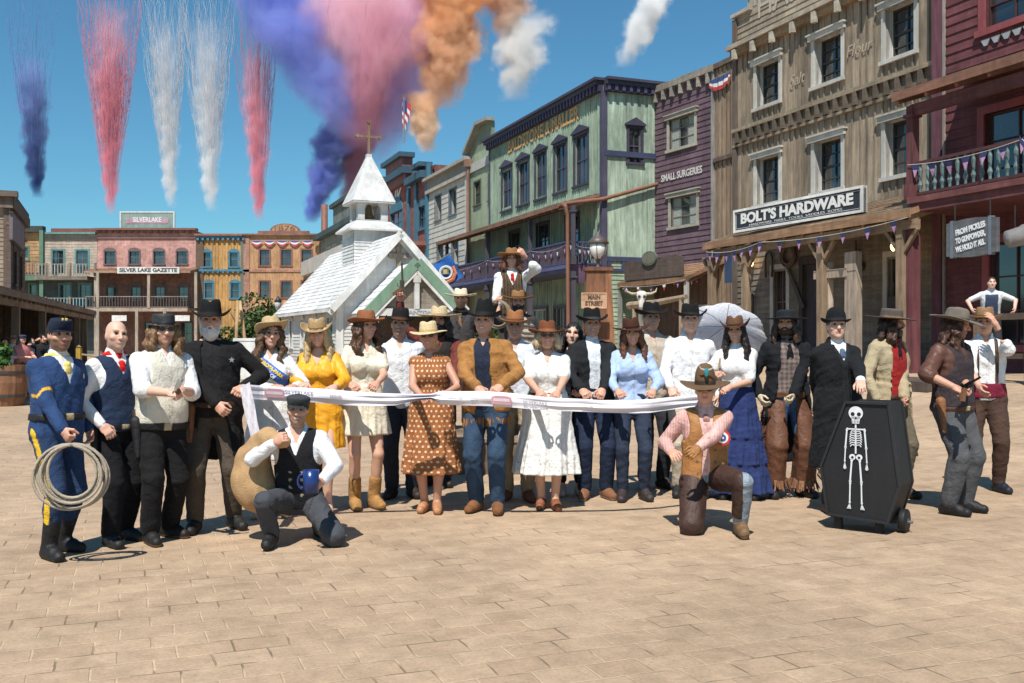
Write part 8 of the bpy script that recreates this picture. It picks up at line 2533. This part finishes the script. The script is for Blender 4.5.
def p_bowler():
 p = Person('undertaker in black bowler and long black coat leaning a hand on the coffin', 838, 9.2, 1.765, 18, group=GPEOPLE, skin=SK1, hands={'L': Hn(866, 399, 8.42, .3, (0, 0, -1)), 'R': Hn(821, 430, 9.6)}, poles={'L': (.9, .3, -.4)}, head=(-18, -3, 0))
 p.build_body(smile=False); p.hairdo((.03, .02, .015)); p.trousers((.014, .014, .016)); p.shoes((.012, .012, .013))
 p.top(WHI, inf=.014, sleeve=0, hem=.0, ripple=.002)
 p.vest((.02, .022, .026), v=.40, inf=.024); p.scarf((.10, .14, .22), tail=.12, r=.018, inf=.02, name='cravat')
 def ex(F): p.skirt_fn(F, p.P[2] + .15, .42, (.2, .16), (.27, .21), 7, .06, k=.05)
 p.top((.012, .013, .015), inf=.036, sleeve=1.9, r=.026, r1=.024, hem=-.1, name='long_coat', ripple=.006, extra=ex, openw=[(-.5, .06), (.2, .035), (.38, .03), (.5, .075), (.56, .06)])
 def cu(F): a, b = p.el['L'], p.wr['L']; F.cone(a + (b - a) * .90, a + (b - a) * 1.0, .042, .044, .01)
 p.wear('shirt_cuff', 'fabric', WHI, cu, ripple=0)
 p.hat((.012, .013, .015), crown=.125, brim=.04, curl=.03, dome=True, band=(.03, .03, .033))

def p_duster():
 p = Person('long haired man in tan duster coat and red waistcoat under a flat grey hat', 890, 10.05, 1.82, 38, group=GPEOPLE, skin=SK3, head=(22, 6, 0), hands={'R': Hn(882, 405, 9.7), 'L': Hn(905, 405, 9.8)}, feet={'R': (-.12, -.02, 0), 'L': (.12, -.04, 10)})
 p.build_body(smile=False, stubble=((.03, .02, .015), .8)); p.hairdo((.045, .022, .014), 'wavy', seed=22, length=.24); p.beard((.02, .014, .01), 0)
 p.trousers((.14, .115, .08), r1=.026); p.shoes((.03, .02, .015), shaft=.1)
 p.top((.34, .022, .022), inf=.018, sleeve=0, hem=-.02, name='red_shirt', ripple=.005); p.belt((.06, .035, .02), z=.02, inf=.034)
 p.scarf((.014, .014, .016), tail=.26, r=.034, inf=.04)
 def ex(F): p.skirt_fn(F, p.P[2] + .15, .42, (.21, .17), (.29, .23), 7, .06, k=.05)
 p.top((.40, .33, .215), inf=.036, sleeve=1.93, r=.028, r1=.028, hem=-.1, name='duster_coat', ripple=.008, extra=ex, openw=[(-.6, .20), (-.1, .16), (.2, .12), (.5, .10), (.56, .06)])
 p.hat((.10, .085, .075), crown=.085, taper=.93, brim=.115, curl=.01, flat=True, band=(.34, .16, .06))

def p_brownshirt():
 p = Person('long curly haired man in grey felt hat, brown shirt and dark waistcoat', 953, 9.2, 1.79, 36, group=GPEOPLE, skin=SK3, head=(26, 12, 0), hands={'R': Hn(961, 389, 8.7, .8), 'L': Hn(968, 388, 8.85, .9)}, poles={'R': (-1, .2, -.7)}, feet={'R': (-.14, -.05, 5), 'L': (.14, -.02, 15)}, girth=1.05)
 p.build_body(smile=False, stubble=((.05, .03, .02), .6)); p.hairdo((.055, .024, .014), 'wavy', seed=25, length=.30)
 p.trousers((.085, .088, .095), r=.026, r1=.036, ripple=.007); p.shoes((.012, .012, .014))
 p.top((.10, .042, .028), 'satin', inf=.02, sleeve=1.15, r=.034, r1=.034, hem=-.02, ripple=.008, v=.48)
 p.vest((.045, .035, .04), v=.38, hem=-.05, inf=.03); p.belt((.08, .035, .02), z=-.02, inf=.036); p.holster(p.hip['R'] + np.array((-.13, -.04, .04)), (.23, .10, .045))
 p.hat((.165, .14, .115), crown=.105, brim=.105, curl=.02, droop=.012, taper=.88, band=(.07, .055, .045))
 revolver('black pistol handled by the man in the grey felt hat', px(964, 389, 8.62), px(981, 379, 8.7), (.02, .02, .022), side=(0, 0, 1))

def p_shading():
 p = Person('man in white shirt and maroon sash raising a hand to shade his eyes', 985, 10.5, 1.83, -12, group=GPEOPLE, skin=SK2, head=(-15, 4, 0), hands={'L': Hn(993, 318, 10.15, .25, (-.6, .6, -.5)), 'R': Hn(984, 398, 10.0, .3)}, poles={'L': (.45, -.5, -1), 'R': (-.7, .4, -.7)}, feet={'R': (-.13, 0, -10), 'L': (.13, -.02, 20)})
 p.build_body(smile=False); p.hairdo((.05, .03, .02)); p.trousers((.07, .04, .03), r=.024, r1=.026, ripple=.007); p.shoes((.014, .016, .024))
 p.top(WHI, inf=.018, sleeve=1.2, r=.022, r1=.028, hem=-.04, v=.47, ripple=.009)
 def sa(F): p.torso(F, .032, -.02, .12, bust=False); F.cone(p.tl((-.15, -.1, .08)), p.tl((-.16, -.12, -.42)), .045, .07, .02)
 p.wear('waist_sash', 'fabric', (.17, .018, .04), sa, ripple=.006)
 for sg in (-1, 1):
  def br(F): p.torso(F, .026, .02, .55, bust=False)
  p.wear('brace', 'leather', (.05, .025, .02), br, [p.tloc(lambda x, y, z, sg=sg: np.abs(x - sg * (.085 + .0 * z)) - .017)], ripple=0)
 p.hat((.24, .14, .07), crown=.105, brim=.09, curl=.035, band=(.12, .065, .03), tilt=-6)

def p_sack():
 p = Person('kneeling man in flat cap and black waistcoat carrying a burlap sack', 299, 7.8, 1.76, 4, group=GPEOPLE, skin=SK2, pelvis=(-.02, .12, .335), lean=6, hands={'R': Hn(281, 437, 7.52, .8, (.2, .8, -.3)), 'L': Hn(318, 484, 7.45, .8, (-.9, 0, .1))}, poles={'R': (-1, -.35, -.8), 'L': (1, .5, -.4)},
      legs={'R': ((-.21, -.30, .37), (-.19, -.13, .10), (-.20, -.30, .05)), 'L': ((.30, -.17, .085), (.12, .28, .09), (.10, .42, .05))}, head=(4, 2, 4))
 p.build_body(stubble=((.06, .04, .03), .5)); p.hairdo((.03, .02, .016))
 p.trousers((.060, .064, .075), r=.022, r1=.030, ripple=.008); p.shoes((.014, .014, .015))
 p.top((.74, .75, .78), inf=.018, sleeve=1.9, r=.04, r1=.022, hem=-.02, v=.45, ripple=.004)
 p.vest(buttons((.016, .016, .019), (.42, .36, .26), (.06, .12, .18, .24), .045), hem=-.06, v=.36, inf=.03)
 p.cap((.05, .054, .06), 'flat', 'fabric')
 # sack slung over the right shoulder and hanging at the side
 def loc(x, y, Y): return np.array(px(x, y, Y))
 F = Field(np.array((-2.3, 7.1, .1)), np.array((-1.45, 8.2, .98)), .013)
 F.ell(loc(252, 478, 7.86), (.165, .15, .215), None, .05); F.ell(loc(257, 492, 7.84), (.15, .14, .15), None, .05); F.cone(loc(252, 456, 7.86), loc(268, 436, 7.74), .12, .08, .06); F.cone(loc(268, 436, 7.74), loc(284, 440, 7.56), .065, .05, .04)
 F.ripple(.012, 5, (1, 1, .6), 16); V, Q = F.mesh(); o = np_mesh('burlap_sack', V, Q, np.tile(np.array((.47, .30, .155)), (len(V), 1)), 'burlap', None); tag(o, 'full tan burlap sack slung over the shoulder of the kneeling man', 'sack')
 m = MB(); q = px(311, 480, 7.36); m.lathe([(.0, -.085), (.058, -.085), (.060, .085), (.052, .085), (.050, -.06), (.0, -.06)], (.012, .035, .15), q, 20)
 a = [q + Vector((-.058 - .04 * math.sin(t), 0, .055 * math.cos(t))) for t in [math.pi * i / 8 for i in range(9)]]; m.tube(a, .009, (.012, .035, .15), 7)
 o = m.build('enamel_mug', 'gloss', None, True); tag(o, 'dark blue enamel mug in the hand of the kneeling man', 'mug')

def p_rosette():
 p = Person('kneeling man in tall brown hat, pink shirt and tan leather waistcoat', 706, 8.3, 1.78, -6, group=GPEOPLE, skin=SK2, pelvis=(.0, .12, .46), lean=3, hands={'R': Hn(673, 452, 8.2, .3), 'L': Hn(692, 453, 7.9, .5, (.2, .9, 0))}, poles={'R': (-.6, .4, -.8), 'L': (1, .1, -.6)},
      legs={'R': ((-.13, -.17, .085), (-.12, .30, .09), (-.12, .44, .05)), 'L': ((.27, -.30, .45), (.26, -.17, .10), (.27, -.34, .05))}, head=(-6, 4, 0))
 p.build_body(smile=False, gloves='L', glove_col=(.33, .15, .05), glasses=True); p.hairdo((.06, .04, .03))
 p.trousers((.24, .29, .34), 'denim', r=.02, r1=.024); p.shoes((.17, .10, .05), shaft=.16, name='boot', r=.014, sole=(.4, .27, .14))
 def ch(F):
  p.leg(F, 'R', 1.9, .034, .05, t0=.15); p.leg(F, 'L', 1.7, .03, .034, t0=.2)
 kl = p.kn['L']
 p.wear('chaps', 'leather', (.052, .026, .020), ch, [lambda X, Y, Z: np.minimum(X - (kl[0] - .01), .05 + 0 * Y + 0 * Z)], ripple=.005)
 p.top(striped((.66, .42, .38), (.55, .29, .27), 45, 0, .35), inf=.018, sleeve=1.92, r=.032, r1=.020, hem=.0, ripple=.004)
 p.vest(buttons((.36, .165, .055), (.12, .09, .06), (.02, .12, .22), .07), 'leather', hem=-.11, v=.38, inf=.034, openw=[(-.2, .05), (.3, .02), (.5, .06)])
 p.scarf((.40, .22, .18), tail=.07, r=.014, name='bow_tie', inf=.02)
 m = MB(); c = p.tl((.125, -.16, .33))
 for r_, dy, col in ((.062, 0, (.5, .03, .03)), (.046, -.004, (.72, .72, .7)), (.028, -.008, (.03, .06, .25)), (.010, -.012, (.7, .7, .68))):
  n = 26; m.prism([(c[0] + r_ * (1 + .08 * (i % 2) * (r_ > .05)) * math.cos(2 * math.pi * i / n), c[2] + r_ * (1 + .08 * (i % 2) * (r_ > .05)) * math.sin(2 * math.pi * i / n)) for i in range(n)], c[1] - .03 + dy, c[1] - .012 + dy, col)
 m.build('rosette', 'satin', p.root)
 m = MB(); c = p.hip['L'] + np.array((.13, -.02, -.02))
 for k in range(9):
  m.poly([c + np.array((0, -.03, -.035 * k)), c + np.array((.09, -.01, -.035 * k - .012)), c + np.array((.09 + .006, -.01, -.035 * (k + 1) - .012)), c + np.array((.006, -.03, -.035 * (k + 1)))], (.6, .58, .55) if k % 2 else (.42, .03, .04))
 m.build('patterned_cloth', 'fabric', p.root)
 p.hat((.135, .08, .045), crown=.17, taper=.80, brim=.115, curl=.025, droop=.015, dome=True, band=(.06, .04, .03))
 m = MB(); q = p.hc + np.array((0, -.128, .145))
 m.lathe([(.0, -.05), (.014, -.03), (.02, .0), (.016, .03), (.0, .04)], (.03, .22, .26), q, 10); 
 for sg in (-1, 1): m.tube([q + np.array((sg * .014, 0, .02)), q + np.array((sg * .045, 0, .03)), q + np.array((sg * .06, 0, .058))], [.008, .006, .002], (.45, .42, .36), 6)
 m.build('hat_ornament', 'gloss', p.root)
 def lace(F): a, b = p.kn['L'], p.an['L']; F.cone(a + (b - a) * .42, a + (b - a) * .62, .064, .066, .01)
 p.wear('boot_cuff', 'suede', (.30, .17, .05), lace, ripple=.006)

for f in (p_soldier, p_bald, p_pistol, p_bearded, p_sash, p_orange, p_cream, p_whitepolo, p_polka, p_strawhat, p_creamhat, p_waver, p_poncho, p_suede, p_bluewhite, p_whitedress, p_darkhair, p_blackjacket, p_blueshirt, p_beigepolo, p_whiteshirt, p_parasol, p_chaps, p_bowler, p_duster, p_brownshirt, p_shading, p_sack, p_rosette):
 f()

# ---- onlookers in the background
def onlooker(label, x, Y, H, yaw, top, bot, skin, hair, z=None, hat=None, sleeve=.8, hands=None, poles=None, girth=1.0, female=False, long_=False, group='onlookers by the porch', **kw):
 p = Person(label, x, Y, H, yaw, z=z, skin=skin, vox=.02, hands=hands, poles=poles, girth=girth, female=female, group=group, **kw)
 p.build_body(lowres=True, faces=False)
 if hair is not None: p.hairdo(hair, 'long' if long_ else 'short', length=.2)
 p.trousers(bot, ripple=0); p.shoes((.03, .03, .03)); p.top(top, inf=.02, sleeve=sleeve, r=.03, hem=-.08, ripple=.004)
 if hat: p.hat(hat, crown=.1, brim=.07, curl=.02)
 return p

q = onlooker('man in pink shirt and cap watching from behind the planter', 22, 27.5, 1.76, 60, (.58, .22, .22), (.03, .03, .035), SK1, (.05, .03, .02), hands={'R': Ln(-.05, -.40, 1.15), 'L': Ln(.1, -.42, 1.15)}, girth=1.2)
q.cap((.06, .06, .12), 'flat', 'fabric')
q = onlooker('man in dark shirt lifting a camera phone by the dark porch', 42, 28.5, 1.78, 30, (.02, .02, .024), (.03, .03, .04), SK2, (.03, .02, .015), hands={'R': Ln(-.12, -.33, 1.66), 'L': Ln(.05, -.33, 1.66)}, poles={'R': (-1, .1, -.4)})
m = MB(); w = q.loc + np.array((.12, -.32, 1.72)); m.box(-.04, .04, -.005, .005, -.075, .075, (.015, .015, .018)); o = m.build('phone', 'gloss'); o.location = w; tag(o, 'dark phone held up by the man at the dark porch', 'phone')
q = onlooker('woman in grey top with dark hat at the left edge of the photo', 4, 27.0, 1.70, 40, (.22, .23, .24), (.03, .03, .035), SK2, (.03, .02, .015), hat=(.04, .035, .03), female=True, long_=True, hands={'R': Ln(-.05, -.38, 1.2), 'L': Ln(.1, -.36, 1.2)})
q = onlooker('person in white shirt and straw hat behind the pink shirt', 13, 28.8, 1.74, 45, (.66, .66, .64), (.05, .05, .06), SK2, (.1, .06, .04), hat=(.34, .2, .12))
q = onlooker('person in pale blue top half hidden behind the pink shirt', 31, 29.2, 1.68, 40, (.25, .32, .42), (.04, .04, .05), SK1, (.1, .07, .05), female=True)
LX = RF.w(RF.s_at(991, -3.0), -3.0)
q = onlooker('man in white and navy tee leaning on the dark deck rail', 991, LX.y, 1.80, -18, (.62, .63, .66), (.03, .03, .035), SK1, (.03, .02, .015), z=1.12, lean=16, pelvis=(0, .1, .93), hands={'R': Ln(-.36, -.30, 1.05, .4), 'L': Ln(.38, -.28, 1.05, .4)}, poles={'R': (-1, .4, .1), 'L': (1, .4, .1)}, group='people on the shop porches')
def nf(F): q.torso(F, .026, -.06, .5)
q.wear('navy_front', 'fabric', (.05, .07, .12), nf, [q.tloc(lambda x, y, z: np.maximum(np.abs(x) - .12, y + .02))], ripple=.003)
for x, Y, lab in ((870, 30.0, 'man in dark hat and navy coat in the shadow of the hardware porch'), (893, 28.5, 'reddish faced person in dark clothes deeper in the hardware porch')):
 onlooker(lab, x, Y, 1.76, 0, (.02, .025, .045), (.02, .02, .022), SK3, (.02, .015, .01), z=.74, hat=(.02, .018, .016) if x < 880 else None, sleeve=1.9, group='people on the shop porches')

# ---- platform under the performers at the back
m = MB()
for (x0, x1, y0, y1, z1) in ((-.95, .6, 11.8, 12.65, .42), (-.95, -.3, 12.65, 13.3, .46), (-.3, .6, 12.65, 13.5, 1.02)):
 n = 7
 for i in range(n):
  a, b = y0 + (y1 - y0) * i / n, y0 + (y1 - y0) * (i + 1) / n; m.box(x0, x1, a + .004, b - .004, z1 - .04, z1, jit((.26, .19, .13), .2))
 m.box(x0 + .02, x1 - .02, y0 + .02, y1 - .02, 0, z1 - .042, (.16, .115, .08))
o = m.build('wooden_platform', 'wood_h'); tag(o, 'stepped wooden platform behind the group carrying the performers', 'platform')

# ---- the ribbon
def ribbon():
 P = [(242, 390, 8.12, .115), (262, 391, 8.32, .118), (300, 393, 8.45, .122), (345, 396.5, 8.55, .125), (395, 398, 8.62, .10), (418, 396, 8.66, .055), (431, 395, 8.68, .045), (440, 396, 8.66, .115), (480, 397, 8.58, .128), (520, 399.5, 8.58, .122), (560, 403, 8.62, .112), (600, 405, 8.66, .108), (650, 404.5, 8.8, .12), (700, 399, 9.1, .10)]
 ctr = []; hts = []
 N = 150
 xs_ = [p[0] for p in P]
 for i in range(N + 1):
  x = 242 + (700 - 242) * i / N
  y = np.interp(x, xs_, [p[1] for p in P]); Y = np.interp(x, xs_, [p[2] for p in P]); h = np.interp(x, xs_, [p[3] for p in P])
  ctr.append(px(x, y, Y)); hts.append(h)
 m = MB(); rows = 8
 def pt(i, j):
  t = j / rows - .5; h = hts[i]; sq = (.13 - min(h, .13)) / .13
  w = .004 * math.sin(i * .35 + t * 5) + .005 * math.sin(i * .13 - t * 7 + 1) + .05 * sq * math.sin(t * 14)
  return ctr[i] + Vector((0, w - .02 * math.cos(t * 3), t * h + .003 * math.sin(i * .22 + 2)))
 for i in range(N):
  for j in range(rows): m.poly([pt(i, j), pt(i + 1, j), pt(i + 1, j + 1), pt(i, j + 1)], (.72, .69, .74))
 # end hanging down at the left
 e = ctr[0]
 def tp(i, j):
  t = i / 14; u = j / 5 - .5
  return e + Vector((.03 + .13 * t + u * .085 * (1 - .2 * t), .01 * math.sin(j * 2 + i) - .03, .055 - t * .62 + u * .05))
 for i in range(14):
  for j in range(5): m.poly([tp(i + 1, j), tp(i + 1, j + 1), tp(i, j + 1), tp(i, j)], (.70, .67, .72))
 o = m.build('ribbon', 'ribbon_cloth', None, True); tag(o, 'long printed white ribbon stretched across the group', 'ribbon')
 def put(body, x, size, col, width, dz=0.0, logo=False):
  i = int((x - 242) / (700 - 242) * N); j0, j1 = max(0, i - 6), min(N, i + 6)
  d = (ctr[j1] - ctr[j0]).normalized(); A = Matrix(((d.x, 0, 0, 0), (d.y, 1, 0, 0), (d.z, 0, 1, 0), (0, 0, 0, 1)))
  A = Matrix.Translation(ctr[i] + Vector((0, -.036, dz))) @ A
  if body: text(body, size, col, o, (0, 0, 0), width=width, extrude=.001, M=A)
  else:
   q = MB(A); q.prism([(-.085, -.036), (.085, -.036), (.085, .022), (.05, .036), (-.05, .036), (-.085, .022)], -.001, .001, (.50, .26, .29)); q.prism([(-.07, -.012), (.07, -.012), (.07, .014), (-.07, .014)], -.003, -.0012, (.62, .50, .54)); q.build('printed_badge', 'lettering', o)
 put('', 276, 0, 0, 0, 0.002); put('SILVERLAKE', 301, .040, (.16, .15, .18), .235, .014); put('SALOON & HOTEL', 301, .018, (.25, .24, .28), .15, -.024); put('EUROPA-PARK', 338, .026, (.12, .12, .16), .10, .012)
 put('EUROPA-PARK', 457, .024, (.14, .13, .18), .125, .006); put('resort', 475, .024, (.3, .28, .32), .07, .006); put('', 504, 0, 0, 0, 0); put('SILVERLAKE', 536, .036, (.17, .16, .2), .21, -.006); put('EUROPA-PARK', 590, .022, (.14, .13, .18), .10, .0)

ribbon()

# ---- coffin on wheels
def coffin():
 Y = 8.25; f = FPX / Y; base = px(855, 340, Y)
 t = thing('wheeled_coffin', 'black upright coffin on wheels painted with a white skeleton', 'coffin', (base.x, Y, 0), rad(-38))
 z = lambda y: CAMZ - (y - 340) / f
 k = 1 / f / math.cos(rad(38)) * .90
 pts = [(-8, 401), (29, 401), (38, 481), (28, 518), (-24, 515), (-30, 467)]
 pts = [((x) * k, z(y)) for x, y in pts]
 D = .34
 m = MB(); blk = (.014, .014, .016)
 m.prism(pts, 0, D, blk); m.build('box', 'paint', t)
 m = MB(); c = ((pts[0][0] + pts[3][0]) / 2, (pts[0][1] + pts[3][1]) / 2)
 for a, b in zip(pts, pts[1:] + pts[:1]): m.bar((a[0], -.008, a[1]), (b[0], -.008, b[1]), .02, .02, (.02, .02, .022)); m.bar((a[0], D + .008, a[1]), (b[0], D + .008, b[1]), .02, .02, (.02, .02, .022))
 m.build('edge_trim', 'paint', t)
 zb = z(517)
 m = MB(); m.tube([(pts[3][0] - .02, D * .7, .09), (pts[3][0] + .13, D * .7, .09)], .012, (.15, .15, .16), 8)
 m.box(pts[3][0] - .10, pts[3][0] + .03, D * .5, D * .85, .075, zb + .03, (.03, .03, .03)); m.build('axle', 'iron', t)
 for X in (pts[4][0] + .06, pts[3][0] - .09):
  m = MB(); m.box(X - .03, X + .03, .05, .11, .0, zb + .02, (.03, .028, .028)); m.build('foot', 'wood', t)
 for X in (pts[3][0] + .06,):
  M = Matrix.Translation((X, D * .7, .098)) @ Matrix.Rotation(rad(90), 4, 'Y')
  m = MB(M); m.lathe([(.065, -.03), (.095, -.026), (.098, -.012), (.098, .012), (.095, .026), (.065, .03)], (.012, .012, .013), (0, 0, 0), 24); w = m.build('wheel', 'paint', t, True)
  m = MB(M); m.lathe([(.02, .036), (.024, .03), (.03, .022), (.064, .025), (.066, .0)], (.2, .2, .21), (0, 0, 0), 20); m.build('rim', 'metal', w, True)
 # skeleton painted on the front
 wc = (.66, .68, .70)
 m = MB(); ox = 1.5 * k; sc = 1 / f
 g = lambda x, y: (ox + (x - 856.5) * sc, z(y))
 def blob(x, y, rx, ry, n=16, col=wc, d=0.0):
  m.prism([(ox + (x - 856.5 + rx * math.cos(t_)) * sc, z(y + ry * math.sin(t_))) for t_ in [2 * math.pi * i / n for i in range(n)]], -.012 - d, -.010 - d, col)
 def bone(a, b, w=1.2, knob=True):
  pa, pb = g(*a), g(*b); m.bar((pa[0], -.012, pa[1]), (pb[0], -.012, pb[1]), w * sc, .004, wc, up=(0, 1, 0))
  if knob:
   for q in (a, b): blob(*q, w * .85, w * .85, 8)
 blob(856, 411.5, 7.2, 6.8); m.prism([g(851.5, 415), g(860.5, 415), g(859.5, 422), g(852.5, 422)], -.012, -.010, wc)
 for x in (853, 859.2): blob(x, 412.5, 2.0, 2.0, 10, (.01, .01, .012), .002)
 m.prism([g(856, 414.8), g(857.2, 417.2), g(854.9, 417.2)], -.0142, -.0122, (.01, .01, .012))
 for i in range(5): x = 853 + i * 1.5; m.prism([g(x, 418.6), g(x + .45, 418.6), g(x + .45, 421.4), g(x, 421.4)], -.0142, -.0122, (.01, .01, .012))
 bone((856, 423), (856, 452), 1.6, False)
 bone((847.5, 427.5), (864.5, 427.5), 1.3)
 for i in range(7):
  y = 430 + i * 2.3; w = 5.2 + 1.0 * math.sin(i * .5)
  for sg in (-1, 1):
   P_ = [(856, y), (856 + sg * w * .7, y - .9), (856 + sg * w, y + 1.2)]
   for a, b in zip(P_[:-1], P_[1:]): bone(a, b, .85, False)
 for sg in (-1, 1):
  blob(856 + sg * 3.4, 455.5, 3.2, 3.0); blob(856 + sg * 3.3, 455.8, 1.4, 1.3, 8, (.01, .01, .012), .002)
  bone((856 + sg * 8.8, 428.5), (856 + sg * 10.3, 446), 1.5); bone((856 + sg * 10.3, 447), (856 + sg * 11.0, 460), 1.1)
  for f_ in range(4): bone((856 + sg * 11.0, 461), (856 + sg * (9.6 + f_ * .9), 468.5 - abs(f_ - 1.5) * .8), .55, False)
  bone((856 + sg * 4.0, 459), (856 + sg * 5.6, 480), 1.6); bone((856 + sg * 5.6, 482), (856 + sg * 6.0, 501), 1.3)
  for f_ in range(4): bone((856 + sg * 6.0, 502), (856 + sg * (5.0 + f_ * 1.2), 507.5), .6, False)
 m.build('painted_skeleton', 'lettering', t)

coffin()
